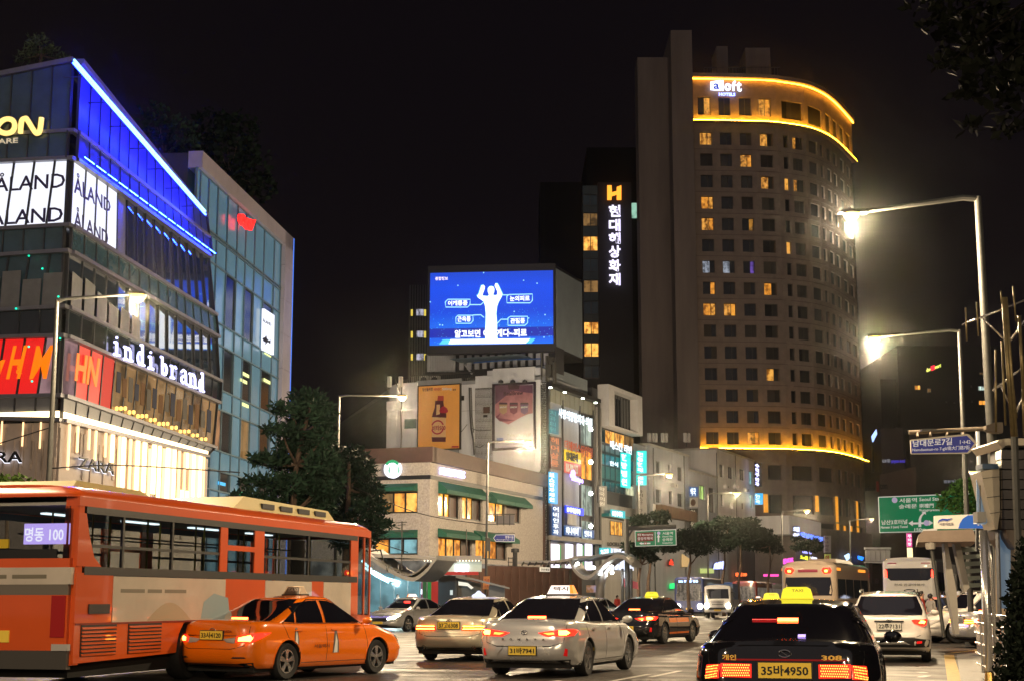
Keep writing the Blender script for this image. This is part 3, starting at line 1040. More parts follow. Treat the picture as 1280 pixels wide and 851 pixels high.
for i,(x,y)in enumerate(((486,470),(500,470))):
 s_=thing('mobile_antenna','white panel antenna at the left corner of the white roof, the %s one'%('outer' if i==0 else 'inner'),'antenna',FW.q(x,500,.1))
 m_=MB()
 FW.pbox(m_,x-2,y,x+2,y+13,.3,.6)
 m_.build('panel',white_wall,s_)
 MB().tube([FW.q(x,500,.1),FW.q(x,y+8,.1),FW.q(x,y+8,.3)],.05,6).build('mast',galv,s_)
 MB().tube([FW.q(x,y+20,.1),FW.q(x-6,y+4,.5)],.05,6).build('bracket',galv,s_)
orange_p=mat('ochre_print',(0.72,0.32,0.06),0.6,noise=.05,nscale=1,emit=(0.72,0.32,0.06),es=.12)
s_=thing('poster_board','ochre poster of a brown drink bottle in a dark frame on the white wall','poster',FW.q(548,560,.2))
m_=MB()
FW.pbox(m_,521.5,480,575.5,562,.1,.35)
m_.build('frame',black,s_)
m_=MB()
FW.pbox(m_,523,481.3,574,560.5,.352,.37)
m_.build('sheet',orange_p,s_)
def px(x,y):
 return(510+x/8.51,470+y/8.51)
def fpoly(F,pts,d,m,name,root,t=.012):
 b=MB()
 F.ppoly(b,pts,d,d+t)
 return b.build(name,m,root)
bot=mat('brown_glass_print',(.10,.015,.02),.5)
red_p=mat('red_print',(.45,.02,.04),.5)
crm=mat('cream_print',(.75,.45,.2),.5)
white_p=mat('white_print',(.62,.62,.66),.5)
dark_p=mat('dark_print',(.05,.015,.03),.5)
fpoly(FW,[px(*p)for p in((290,258),(375,258),(385,330),(408,400),(408,440),(255,432),(262,400),(285,330))],.375,bot,'bottle_shoulder',s_)
fpoly(FW,[px(*p)for p in((318,205),(380,205),(380,262),(312,262))],.375,mat('red_cap_print',(.5,.06,.03),.5),'bottle_cap',s_)
fpoly(FW,[px(*p)for p in((305,300),(340,300),(338,400),(300,410))],.39,crm,'bottle_glint',s_)
fpoly(FW,[px(*p)for p in((262,432),(402,432),(402,650),(255,650))],.375,crm,'bottle_label',s_)
fpoly(FW,[px(*p)for p in((252,645),(403,645),(400,695),(256,695))],.39,bot,'bottle_base',s_)
fpoly(FW,[px(380+46*cos(a)*(1-.15*sin(a)),352-36*sin(a)+10*abs(cos(a)))for a in[k*pi/10 for k in range(20)]],.395,red_p,'heart_badge',s_)
for a0,a1 in((.35,pi-.35),(pi+.3,2*pi-.3)):
 c=px(334,545)
 disc(FW,c[0],c[1],8.2,.40,.412,a0=a0,a1=a1,rin=.80,n=14).build('label_ring',red_p,s_)
m_=MB()
FW.text(m_,'비타500',*px(258,520),*px(400,575),.405,.012,.03)
FW.text(m_,'비타민',*px(345,335),*px(415,370),.41,.01,.01)
m_.build('lettering',mat('crimson_print',(.35,.01,.03),.5),s_)
m_=MB()
FW.text(m_,'당신을위한',*px(155,120),*px(265,155),.375,.012,.02)
FW.text(m_,'제약',*px(475,130),*px(510,153),.375,.012,.02)
m_.build('lettering',dark_p,s_)
m_=MB()
FW.text(m_,'비타민C',*px(275,120),*px(355,152),.375,.012,.02)
m_.build('lettering',red_p,s_)
m_=MB()
FW.text(m_,'500mg',*px(365,118),*px(465,152),.375,.012,.02)
m_.build('lettering',white_p,s_)
fpoly(FW,[px(*p)for p in((470,738),(538,738),(538,756),(460,756))],.375,red_p,'corner_mark',s_)
def px2(x,y):
 return(605+x/8.51,470+y/8.51)
s_=thing('poster_board','framed poster with three drink cups on pink over white on the white wall','poster',FW.q(640,560,.2))
m_=MB()
FW.pbox(m_,615,478,669,561.5,.1,.35)
m_.build('frame',mat('purple_black_frame',(.02,.012,.025),.4),s_)
m_=MB()
FW.pbox(m_,618.5,481,666.5,558.5,.352,.37)
m_.build('sheet',mat('pale_grey_print',(.42,.42,.50),.6,emit=(.42,.42,.5),es=.06),s_)
pk=mat('pink_print',(.36,.13,.17),.6,noise=.5,nscale=.9,emit=(.36,.13,.17),es=.08)
fpoly(FW,[px2(*p)for p in((118,95),(520,90),(520,390),(470,400),(400,430),(330,470),(260,510),(190,480),(118,420))],.372,pk,'pink_ground',s_)
fpoly(FW,[px2(*p)for p in((118,95),(520,90),(520,180),(300,150),(118,300))],.378,mat('plum_print',(.12,.05,.10),.6,noise=.3,nscale=1),'plum_ground',s_)
for(x,m0)in((205,mat('tan_print',(.35,.2,.12),.5)),(317,mat('maroon_print',(.14,.02,.05),.5)),(430,mat('violet_print',(.13,.06,.16),.5))):
 fpoly(FW,[px2(x-45,290),px2(x+45,290),px2(x+38,380),px2(x,405),px2(x-38,380)],.385,m0,'cup',s_)
 fpoly(FW,[px2(x-40,278),px2(x+40,278),px2(x+46,298),px2(x-46,298)],.39,dark_p,'cup_lid',s_)
 m_=MB()
 FW.text(m_,'BREW',*px2(x-36,318),*px2(x+36,336),.392,.01,.01)
 m_.build('cup_print',white_p,s_)
m_=MB()
FW.text(m_,'RealBrew',*px2(210,155),*px2(418,200),.385,.012,.03)
m_.build('lettering',dark_p,s_)
m_=MB()
FW.text(m_,'Take the Real!',*px2(245,605),*px2(500,640),.385,.012,.0)
m_.build('lettering',mat('grey_print',(.2,.18,.2),.5),s_)
fpoly(FW,[px2(*p)for p in((255,95),(378,92),(372,135),(262,138))],.385,dark_p,'top_badge',s_)
fpoly(FW,[px2(*p)for p in((120,430),(180,390),(150,440),(220,450),(330,465),(240,480),(170,478))],.39,mat('maroon_print',(.14,.02,.05),.5),'splash',s_)
fpoly(FW,[px2(*p)for p in((135,655),(205,650),(203,695),(135,700))],.385,mat('blue_print',(.1,.12,.35),.5),'corner_mark',s_)
for x in(626,641,656):
 m_=MB()
 m_.tube([FW.q(x,478,.35),FW.q(x,474,.9)],.04,6)
 m_.lathe(FW.q(x,474,.95),(0,0,-1),[(0,.03),(.1,.22),(.3,.26)],10)
 m_.build('spot_lamp',dgrey,s_)
PS1=FW.q(694.5,400,-3.2)
PS0=at(534,400,PS1.y+1.3)
FS=Fac(PS0,PS1)
scr=thing('led_screen','large rooftop video screen showing a white figure with raised arms on blue','screen',(PS0.x,PS0.y,PS0.z))
u0,z0,u1,z1=FS.rect(534.5,331,694,441)
m_=MB()
FS.box(m_,u0,u1,z0,z1,-.9,0)
m_.build('screen_body',black,scr)
ua,za,ub,zb=FS.rect(537.5,340,691.5,430.5)
def screen_mat():
 m=bpy.data.materials.new('blue_screen_picture')
 m.use_nodes=True
 nt=m.node_tree
 b=nt.nodes['Principled BSDF']
 b.inputs['Base Color'].default_value=(.01,.01,.01,1)
 uv=nt.nodes.new('ShaderNodeUVMap')
 sep=nt.nodes.new('ShaderNodeSeparateXYZ')
 nt.links.new(uv.outputs[0],sep.inputs[0])
 r=nt.nodes.new('ShaderNodeValToRGB')
 e=r.color_ramp.elements
 e[0].position,e[0].color=0.0,(0.0,.16,.95,1)
 e[1].position,e[1].color=1.0,(.006,.06,.62,1)
 for p,c in((.10,(0.0,.10,.8,1)),(.105,(.004,.02,.42,1)),(.225,(.004,.02,.42,1)),(.23,(0.0,.14,.85,1)),(.45,(0.0,.06,.72,1)),(.8,(0.002,.07,.80,1))):
  k=e.new(p)
  k.color=c
 nt.links.new(sep.outputs[1],r.inputs[0])
 mp=nt.nodes.new('ShaderNodeMapping')
 mp.inputs['Scale'].default_value=(1.7,1,1)
 nt.links.new(uv.outputs[0],mp.inputs[0])
 v=nt.nodes.new('ShaderNodeTexVoronoi')
 v.inputs['Scale'].default_value=26
 nt.links.new(mp.outputs[0],v.inputs['Vector'])
 lt=nt.nodes.new('ShaderNodeMath')
 lt.operation='LESS_THAN'
 lt.inputs[1].default_value=0.17
 nt.links.new(v.outputs['Distance'],lt.inputs[0])
 n=nt.nodes.new('ShaderNodeTexNoise')
 n.inputs['Scale'].default_value=9
 nt.links.new(mp.outputs[0],n.inputs['Vector'])
 mr=nt.nodes.new('ShaderNodeMapRange')
 mr.inputs['From Min'].default_value,mr.inputs['From Max'].default_value=.62,.25
 nt.links.new(sep.outputs[1],mr.inputs[0])
 mm=nt.nodes.new('ShaderNodeMath')
 mm.operation='MULTIPLY'
 nt.links.new(lt.outputs[0],mm.inputs[0])
 nt.links.new(mr.outputs[0],mm.inputs[1])
 m2=nt.nodes.new('ShaderNodeMath')
 m2.operation='MULTIPLY'
 nt.links.new(mm.outputs[0],m2.inputs[0])
 nt.links.new(n.outputs[0],m2.inputs[1])
 mix=nt.nodes.new('ShaderNodeMix')
 mix.data_type='RGBA'
 mix.inputs['B'].default_value=(.15,.8,1.2,1)
 nt.links.new(m2.outputs[0],mix.inputs['Factor'])
 nt.links.new(r.outputs[0],mix.inputs['A'])
 nt.links.new(mix.outputs['Result'],b.inputs['Emission Color'])
 b.inputs['Emission Strength'].default_value=1.1
 return m
m_=MB()
FS.quad(m_,ua,ub,za,zb,.05)
o=m_.build('picture',screen_mat(),scr)
uvl=o.data.uv_layers.new(name='UVMap')
for li,(a,b)in enumerate(((0,0),(1,0),(1,1),(0,1))):
 uvl.data[li].uv=(a,b)
def sp(x,y):
 return(530+x/7.53,330+y/7.53)
wf=glow('screen_white',(.92,.95,1.0),1.6)
cy=glow('screen_cyan',(.10,.65,1.0),1.2)
fig=[(515,285),(540,205),(560,198),(575,215),(570,240),(548,300),(600,305),(612,292),(600,262),(600,235),(615,215),(635,210),(655,218),(663,240),(660,268),(650,292),(668,298),(690,290),(690,262),(664,205),(672,185),(690,185),(702,205),(738,285),(730,310),(700,365),(688,400),(680,470),(688,560),(686,640),(695,740),(580,740),(575,640),(580,560),(582,470),(576,400),(562,355),(510,320),(500,300)]
m_=MB()
cxf,cyf=635,470
grow=[((x-632)*1.06+632,(y-450)*1.02+450)for x,y in fig]
def ear(F,pts,d,t=0.0):
 """concave outline as a triangulated flat sheet"""
 bm=bmesh.new()
 vs=[bm.verts.new(F.q(x,y,d))for x,y in pts]
 f=bm.faces.new(vs)
 bm.normal_update()
 bmesh.ops.triangulate(bm,faces=[f],ngon_method='EAR_CLIP')
 bm.verts.index_update()
 mb=MB()
 mb.add([v.co.copy()for v in bm.verts],[tuple(v.index for v in f.verts)for f in bm.faces])
 bm.free()
 return mb
ear(FS,[sp(x,y)for x,y in grow],.062).build('figure_glow',cy,scr)
ear(FS,[sp(x,y)for x,y in fig],.075).build('figure',wf,scr)
for pts in([(200,360),(225,335),(435,335),(432,385),(410,408),(205,408),(200,360)],[(432,385),(535,385),(560,362)],[(780,305),(800,290),(1020,285),(1020,345),(1000,368),(780,368),(780,305)],[(735,293),(800,293)],[(300,505),(320,485),(460,485),(462,535),(440,560),(300,560),(300,505)],[(460,482),(535,480),(565,505)],[(790,510),(815,495),(975,495),(975,555),(950,580),(790,580),(790,510)],[(690,560),(725,522),(790,522)]):
 MB().tube([FS.q(*sp(x,y),.07)for x,y in pts],.05,4).build('caption_line',glow('screen_pale_cyan',(.4,.85,1.0),1.2),scr)
for t_,a,b in(('어깨통증',(225,345),(410,395)),('눈의피로',(808,300),(995,352)),('근육통',(315,495),(440,545)),('관절통',(812,510),(950,562)),('종합정보',(105,122),(225,155))):
 m_=MB()
 FS.text(m_,t_,*sp(*a),*sp(*b),.08,0,.03)
 m_.build('caption',glow('screen_pinkish',(.95,.8,.95),1.3)if t_=='종합정보' else wf,scr)
m_=MB()
FS.text(m_,'알고보면 이런게다~피로',*sp(288,615),*sp(968,690),.095,0,.035)
m_.build('caption',wf,scr)
ear(FS,[sp(*p)for p in((175,710),(1050,700),(1010,745),(140,755))],.066).build('base_glow',cy,scr)
ear(FS,[sp(*p)for p in((250,708),(1000,700),(960,745),(230,752))],.072).build('base_glow',wf,scr)
random.seed(9)
for x,y in((562,85),(938,157),(1065,185),(150,575),(1130,690),(175,578),(850,450),(985,512),(1140,480),(60,360),(320,205)):
 c=sp(x,y)
 disc(FS,c[0],c[1],.9,.062,.07,n=8).build('light_dot',glow('screen_pale_cyan',(.4,.85,1.0),1.2),scr)
p1=FS.q(694.5,400,-.9)
P1=plan(728.5,400,(p1.x,p1.y),.40)
FS2=Fac((p1.x,p1.y),P1)
zt2,zb2=FS2.uz(694.6,331)[1],FS2.uz(694.6,438)[1]
sm=mat('blank_grey_panel',(.20,.24,.28),.5,noise=.15,nscale=.5)
m_=MB()
FS2.box(m_,0,FS2.L,zb2,zt2,-11.5,-.1)
m_.build('housing',black,scr)
m_=MB()
FS2.box(m_,.25,FS2.L-.2,zb2+.4,zt2-.35,-.1,.02)
m_.build('blank_side',sm,scr)
st=thing('screen_support','white corrugated strips and blue pipe carrying the screen above the roof','support',FW.q(600,475,-2.5))
wst=mat('pale_corrugated',(.40,.42,.48),.6,noise=.15,nscale=1)
for k in range(12):
 x=534+k*2.9
 m_=MB()
 FW.pbox(m_,x,443,x+2.6,464,-2.9,-2.75+.06*(k%2))
 m_.build('strip',wst,st)
for k in range(12):
 x=574+k*9.6
 m_=MB()
 FW.pbox(m_,x,441,x+5.0,462-k*.6,-2.9,-2.7)
 m_.build('strip',wst,st)
m_=MB()
FW.pbox(m_,531,438,694,470,-6,-3.6)
m_.build('dark_backing',dark_wall,st)
MB().tube([FW.q(592,453,-2.4),FW.q(640,449,-2.4),FW.q(676,448,-2.4),FW.q(677,466,-2.4)],.07,6).build('pipe',mat('blue_pipe',(.05,.15,.5),.4),st)
MB().tube([FW.q(581,455,-2.2),FW.q(590,467,-2.2)],.1,6).build('brace',wst,st)
m_=MB()
FW.pbox(m_,609,461,676,470,-2.6,-.4)
m_.build('roof_parapet',panel_m,wb)
ac=thing('mobile_antenna','cluster of antenna boxes on the street corner of the white roof','antenna',FW.q(684,478,-.5))
for(x,y0,y1,w)in((683,444,476,1.2),(688.5,446,455,2.2),(692,452,478,1.2),(686,455,470,2.5)):
 m_=MB()
 FW.pbox(m_,x-w,y0,x+w,y1,-.4,.1)
 m_.build('box',galv,ac)
MB().tube([FW.q(677,440,-.3),FW.q(677,480,-.3)],.09,8).build('mast',galv,ac)
# ================================================================== medical building with shop signs (beside the poster building)
FE0=Fac(PD,plan(746,560,PD,dirE))
PE1=(FE0.B.x,FE0.B.y)
FE=FE0
med=thing('clinic_building','narrow building covered in clinic signs and bright wall lamps','building',(PD[0],PD[1],0))
zc_=FE.uz(684,480)[1]
z_l=FE.uz(684,672)[1]
m_=MB()
FE.box(m_,0,FE.L,.14,zc_,-9,-.3)
m_.build('core_walls',dark_wall,med)
m_=MB()
FE.box(m_,0,FE.L,zc_-.2,zc_+.2,-.4,.5)
FE.box(m_,0,.45,.14,zc_,-.3,.2)
m_.build('dark_frame',black,med)
m_=MB()
u0=FE.uz(692,470)[0]
FE.box(m_,u0,FE.uz(740,480)[0],zc_+.2,FE.uz(692,456)[1],-5,-.5)
m_.build('roof_block',sm,med)
m_=MB()
FE.box(m_,0,FE.uz(727,450)[0],zc_+3,FE.uz(684,441)[1],-10,-2.5)
m_.build('upper_block',mat('blue_grey_panel',(.14,.2,.26),.5),med)
for k in range(20):
 a=.5+(FE.L-1.0)*k/20
 m_=MB()
 FE.box(m_,a+.02,a+(FE.L-1.0)/20-.04,FE.uz(684,500)[1],zc_-.25,-.3,-.05+.05*(k%2))
 m_.build('corrugated_strip',mat('olive_corrugated',(.22,.22,.18),.5),med)
m_=MB()
FE.box(m_,0,FE.L,z_l-.15,z_l+.25,-.3,.6)
m_.build('ledge',concrete,med)
mull_x=[685.5,704,725.5,742]
for x in mull_x:
 m_=MB()
 u=FE.uz(x,580)[0]
 FE.box(m_,u-.12,u+.12,z_l+.25,zc_-1,-.3,.05)
 m_.build('mullion',dgrey,med)
MB().tube([FE.p(FE.uz(746.5,560)[0],.14,.25),FE.p(FE.uz(746.5,560)[0],zc_,.25)],.14,8).build('drain_pipe',galv,med)
yrows=[503,546,592,640,672]
bright=lit_room('lit_greenwhite_room',(.62,.75,.62),.8,.6,.6)
for j in range(4):
 z1=FE.uz(684,yrows[j])[1]-.25
 z0=FE.uz(684,yrows[j+1])[1]+.25
 for i in range(3):
  a,b=FE.uz(mull_x[i],580)[0]+.12,FE.uz(mull_x[i+1],580)[0]-.12
  mm=[dglass2,dglass2,bright][i]
  if(i,j)==(2,1):mm=lit_warm
  window(FE,med,a,z0,b,z1,mm,dgrey,nx=[1,3,2][i],nz=1,d=-.2,t=.06)
for i,x in enumerate((688,706,728.5,744.5)):
 c=FE.q(x,481+(x-684)*.34+.5,.9)
 s_=MB().lathe(c,(0,0,-1),[(0,.02),(.02,.14),(.12,.16),(.14,.02)],10)
 s_.build('canopy_lamp',glow('white_spot',(.9,1.0,.85),14),med)
for i,y in enumerate((536,577,616,657)):
 s_=thing('wall_lamp',['white wall lamp beside the top clinic lettering','white wall lamp beside the yellow notice','white wall lamp under the purple sign','white wall lamp above the lowest blue sign'][i],'lamp',FE.q(738.5,y,.5),'bright lamps on the clinic building')
 c=FE.q(738.5,y,1.0)
 MB().lathe(c,(0,0,1),[(-.2,0),(-.14,.15),(0,.2),(.14,.15),(.2,0)],12).build('bulb',glow('wall_lamp_white',(1.0,.97,.86),45),s_)
 MB().tube([FE.q(738.5,y,-.1),c],.04,6).build('bracket',dgrey,s_)
def fsign(name,label,F,x0,y0,x1,y1,board,d=.25,t=.14,text=None,tm=None,skew=0.0,vert=False,bold=.02,cat='sign',pad=.12,frame=None):
 """a sign board on facade F given by photo pixels, its top and bottom following the facade lines (skew px per px)"""
 s=thing(name,label,cat,F.q((x0+x1)/2,y1,d))
 dy=(x1-x0)*skew
 if board:
  b=MB()
  F.ppoly(b,[(x0,y0),(x1,y0+dy),(x1,y1+dy),(x0,y1)],d,d+t)
  b.build('board',board,s)
 if text:
  b=MB()
  pw,ph=(x1-x0)*pad,(y1-y0)*pad
  if vert:
   vtext(F,b,text,x0+pw,y0+pw,x1-pw,y1-pw,d+t+.012,0,bold)
  else:
   F.skewtext(b,text,[(x0+pw,y0+ph+pw*skew),(x1-pw,y0+ph+dy-pw*skew),(x1-pw,y1-ph+dy-pw*skew),(x0+pw,y1-ph+pw*skew)],d+t+.012,.03,bold)
  b.build('lettering',tm or whiteletter,s)
 return s
cyb=glow('cyan_box',(.02,.38,.80),1.3)
blb=glow('blue_box',(.02,.16,.5),.6)
teal=glow('teal_box',(.0,.60,.55),1.5)
wl=glow('white_lit_letters',(.85,.95,1.0),1.6)
fsign('projecting_sign','plain cyan upright sign at the top of the clinic corner',FE,686,511,696,541,glow('dim_cyan_box',(.02,.22,.3),.6),d=.5,t=.2,text='치과의원',tm=mat('faint_print',(.05,.2,.25),.5,emit=(.05,.3,.35),es=.5),vert=True,skew=.2)
fsign('channel_letter_sign','white glowing lettering across the top clinic window',FE,697,508,741,521,None,text='사랑의정형외과·의원',tm=wl,skew=.33,d=.3,bold=.03,pad=.02)
fsign('projecting_sign','dark red upright sign under the cyan sign',FE,687,544,700,585,mat('dark_red_box',(.06,.01,.008),.5),text='헤어살롱',tm=glow('orange_dim',(.6,.13,.04),.8),vert=True,skew=.2)
fsign('channel_letter_sign','dim red lettering above the yellow notice',FE,705,548,741,561,None,text='더헤어스타일링',tm=glow('orange_red',(.55,.07,.02),.8),skew=.33,pad=.02)
s_=fsign('window_notice','yellow notice with black characters over red telephone digits',FE,705,561,724.5,575,mat('yellow_notice',(.65,.5,.02),.5,emit=(.65,.5,.02),es=.35),text='임대문의',tm=blackletter,skew=.25,bold=.05,cat='notice')
fsign('window_notice','red and white notice with telephone digits under the yellow notice',FE,705,575.5,724.5,590,mat('pink_notice',(.5,.1,.1),.5,emit=(.5,.1,.1),es=.35),text='010-7900-2133',tm=whiteletter,skew=.25,cat='notice')
fsign('channel_letter_sign','purple glowing script with a flower above the clinic windows',FE,714,592,729,602,None,text='Shimpo',tm=glow('purple_white',(.55,.4,1.0),2.6),skew=.3,pad=0,bold=.04)
s_=thing('flower_sign','small purple-white glowing flower left of the purple script','sign',FE.q(711,594,.3))
for k in range(5):
 a=k*2*pi/5
 disc(FE,711+1.7*cos(a),592+1.9*sin(a),1.25,.3,.45,n=8).build('petal',glow('purple_white',(.55,.4,1.0),2.6),s_)
fsign('projecting_sign','bright blue upright light box with five white characters',FE,685.5,589,694,628,cyb,d=.6,t=.25,text='보스안과의원',tm=wl,vert=True,skew=.2,bold=.05)
fsign('projecting_sign','dark blue upright sign with white characters below the bright blue one',FE,690,631,699.5,669,blb,d=.4,t=.2,text='어비인후과',tm=wl,vert=True,skew=.2)
fsign('light_box_sign','blue and white glowing sign above the lowest clinic windows',FE,706,631,728,640,glow('strong_blue_box',(.01,.05,.9),1.5),text='●이비인후과',tm=wl,skew=.2,bold=.04)
fsign('window_notice','blank white square sheet in the clinic window',FE,709,641,719,655,white_wall,cat='notice',skew=.15)
fsign('window_sign','dark blue window sign with pale characters at the bottom of the clinic',FE,705,656,725,668,blb,text='하나이비',tm=wl,skew=.12)
fsign('window_sign','dark blue window sign at the right end of the clinic',FE,729,661,741,671,blb,text='인후과',tm=wl,skew=.12)
for i,(x0,x1)in enumerate(((684.5,697),(706.5,714),(721,725.5),(731,738))):
 s_=thing('glowing_sign',['wide white glowing panel at street level under the clinic','narrow white glowing panel between brown piers','thin white glowing strip with green print','pale violet glowing panel at the clinic end'][i],'sign',FE.q(x0,700,.1),'glowing panels on the clinic ground floor')
 m_=MB()
 FE.ppoly(m_,[(x0,679),(x1,680),(x1,712),(x0,712)],-.1,.1)
 m_.build('panel',glow('violet_white_panel',(.88,.82,1.0),1.7),s_)
 if i in(0,2):
  m_=MB()
  FE.ppoly(m_,[(x1+.2,681),(x1+2,681),(x1+2,712),(x1+.2,712)],-.1,.1)
  m_.build('green_print',glow('green_print_lit',(.05,.4,.1),.8),s_)
  # ================================================================== building with the white box frame
FF=Fac(PE1,plan(796,560,PE1,dirE))
wh=thing('frame_building','grey-green glass building with a white box frame round dark upper windows','building',(PE1[0],PE1[1],0))
zf=FF.uz(748,478)[1]
zfb=FF.uz(770,537)[1]
zg=FF.uz(748,629)[1]
m_=MB()
FF.box(m_,0.2,FF.L,.14,zf-.5,-9,-.5)
m_.build('core_walls',dark_wall,wh)
wf_=mat('white_frame',(.55,.55,.58),.6,noise=.1,nscale=1)
uL_,uR_=FF.uz(753,520)[0],FF.L
zi1,zi0=FF.uz(765,490)[1],FF.uz(765,533)[1]
ui0,ui1=FF.uz(760.5,520)[0],FF.uz(790,520)[0]
for a,b,c,e in((uL_,uR_,zi1,zf),(uL_,uR_,zfb,zi0),(uL_,ui0,zi0,zi1),(ui1,uR_,zi0,zi1)):
 m_=MB()
 FF.box(m_,a,b,c,e,-.5,.7)
 m_.build('white_frame',wf_,wh)
window(FF,wh,ui0,zi0,ui1,zi1,dglass,dgrey,nx=8,d=-.3,t=.08)
m_=MB()
FF.box(m_,.2,uL_,zg,zf-2.5,-.5,-.1)
m_.build('side_wall',concrete,wh)
for j,(y0,y1)in enumerate(((539,556),(558,567),(569,583),(584,600),(602,615))):
 z1,z0=FF.uz(770,y0)[1],FF.uz(770,y1)[1]
 n=4
 for i in range(n):
  a,b=.2+(FF.L-.2)*i/n,.2+(FF.L-.2)*(i+1)/n
  mm=teal_glass
  if j==0:mm=[dim for dim in(dglass2,lit_yellow,lit_yellow,lit_dim)][i]
  if j==4:mm=[dglass2,dglass2,dglass2,lit_room('lit_paleyellow',(.8,.8,.5),1,.8,.5)][i]
  if j in(1,3):mm=mat('green_grey_glass',(.05,.11,.11),.3,noise=.2,nscale=1)
  window(FF,wh,a+.05,z0,b-.05,z1,mm,dgrey,nx=2,d=-.35,t=.05)
m_=MB()
FF.box(m_,.1,FF.L,.14,FF.uz(748,628)[1],-.4,.1)
m_.build('lower_wall',concrete,wh)
m_=MB()
FF.ppoly(m_,[(752,641),(793,648),(793,652),(752,645)],.1,.9)
m_.build('canopy_ledge',mat('teal_ledge',(.03,.2,.22),.4),wh)
window(FF,wh,*[FF.rect(761,651,776,669)[i]for i in(0,1,2,3)],lit_yellow,dgrey,nx=3,d=.12,t=.06)
fsign('channel_letter_sign','white lettering under the warm windows of the framed building',FF,762,549,790,560,None,text='베스킨 라빈',tm=wl,skew=.3,pad=.02,bold=.04,d=.1)
fsign('channel_letter_sign','faint white characters in the third storey window',FF,760.5,574,774,582,None,text='한식',tm=wl,skew=.2,d=.1)
fsign('projecting_sign','upright teal light box on the framed building beside a grey pole',FF,775.5,565,785,608,teal,d=.9,t=.3,text='한방병원',tm=wl,vert=True,skew=.2,bold=.05)
fsign('window_sign','grey upright plaque with white characters on the framed building',FF,748,607,757,633,mat('grey_plaque',(.3,.3,.3),.6),text='약국의원',tm=whiteletter,vert=True)
fsign('light_box_sign','cyan glowing sign on the thin teal canopy',FF,763,636,780,645,glow('cyan_green_box',(.0,.45,.5),1.3),text='●관우체국',tm=wl,skew=.15,bold=.04,d=.8)
fsign('wall_lettering','dark lettering on the wall above the shop entrance',FF,757,676,778,682,None,text='LOCELLI',tm=blackletter,skew=.05,d=.05,bold=.02)
fsign('light_box_sign','cyan square light box with white characters at street level',FF,749,684,762,696,glow('cyan_green_box',(.0,.45,.5),1.3),text='3건',tm=wl,d=.5,bold=.05)
for i,(x0,y0,x1,y1)in enumerate(((764,686,792,692),(765,696,792,712))):
 s_=thing('shop_window_light',['long white glowing shopfront strip at street level','white glowing shop window behind the curved shelter'][i],'shop window',FF.q(x0,y1,.1))
 m_=MB()
 FF.pbox(m_,x0,y0,x1,y1,.1,.25)
 m_.build('glass',lit_room('shopfront_white',(.8,.85,1.0),1.7,.8,.6),s_)
 # ================================================================== older low blocks along the same street line
zq=0.14
OJ=(FF.B.x,FF.B.y)
def block(name,label,F,x0,x1,ytop,root_wall,holes,extra_h=0,back=12,lit={},glass=None):
 t=thing(name,label,'building',F.q(x0,700,0)*1.0)
 u0,u1=F.uz(x0,ytop)[0],F.uz(x1,ytop)[0]
 z1=F.uz(x0,ytop)[1]
 hs=[F.rect(*h)for h in holes]
 hs=[(a,max(b,zq+.2),c,d)for a,b,c,d in hs]
 m=MB()
 holed(F,m,u0,u1,zq,z1,hs,.3)
 m.build('front_wall',root_wall,t)
 m=MB()
 F.box(m,u0+.01,u1,zq,z1-.02,-back,-.32)
 F.box(m,u0-.02,u0+.01,zq,z1-.01,-back,0)
 m.build('side_walls',root_wall,t)
 m=MB()
 F.box(m,u0-.1,u1,z1,z1+.25,-back,.12)
 m.build('coping',concrete,t)
 for i,h in enumerate(hs):
  window(F,t,*h,lit.get(i,glass or dglass),dgrey,nx=2,d=-.25,t=.07)
 return t
FJ1=Fac(plan(811,640,OJ,dirE),plan(861,640,OJ,dirE))
block('low_building','plain grey three-storey block behind the first small street lamp',FJ1,811,860,556,grey_wall,[(820,576,825.5,591),(835,580,839,590),(847,583,853,601),(820,611,826,628),(836,613,840,630),(847,616,853.5,633)])
FJ1b=Fac(plan(796,640,OJ,dirE),plan(811,640,OJ,dirE))
m_=thing('low_building','narrow dark grey wall between the framed building and the plain block','building',FJ1b.q(803,700,0))
b=MB()
FJ1b.box(b,0,FJ1b.L,zq,FJ1b.uz(803,556)[1],-8,-.2)
b.build('wall',grey_wall,m_)
s_=thing('balcony','rusty brown balcony band on the plain grey block','balcony',FJ1.q(830,648,.5))
m_=MB()
FJ1.ppoly(m_,[(818,630),(862,640),(862,652),(818,645)],.0,.9)
m_.build('front',mat('rusty_brown',(.12,.07,.04),.7,noise=.4,nscale=1.5),s_)
m_=MB()
FJ1.ppoly(m_,[(816,629),(818.5,630),(818.5,646),(816,645)],.9,1.0)
m_.build('post',whiteletter,s_)
fsign('projecting_sign','tall teal light box with white characters by the grey corner',FJ1b,795.5,563,805,591,teal,d=.9,t=.3,text='전통한의',tm=wl,vert=True,bold=.05)
fsign('projecting_sign','short teal light box directly under the tall one',FJ1b,795.5,593,805,606,teal,d=.9,t=.3,text='의원',tm=wl,vert=True,bold=.05)
fsign('projecting_sign','grey unlit upright sign below the teal boxes',FJ1b,796,610,804.5,645,mat('grey_plaque',(.3,.3,.3),.6),d=.9,t=.3,text='마이스산 안과',tm=blackletter,vert=True)
FJ2=Fac(plan(861,640,OJ,dirE),plan(896,640,OJ,dirE))
block('low_building','low grey block with a bright green window between taller neighbours',FJ2,861,896,588,grey_wall,[(874.5,606,881.5,624),(886,609,893,640)],lit={0:lit_room('lit_greenyellow',(.5,.8,.2),.9,1.5,.6)})
fsign('projecting_sign','blue upper panel of the stacked signs beside the green window',FJ2,862,608,870.5,620,blb,d=.6,t=.2,text='약국',tm=wl)
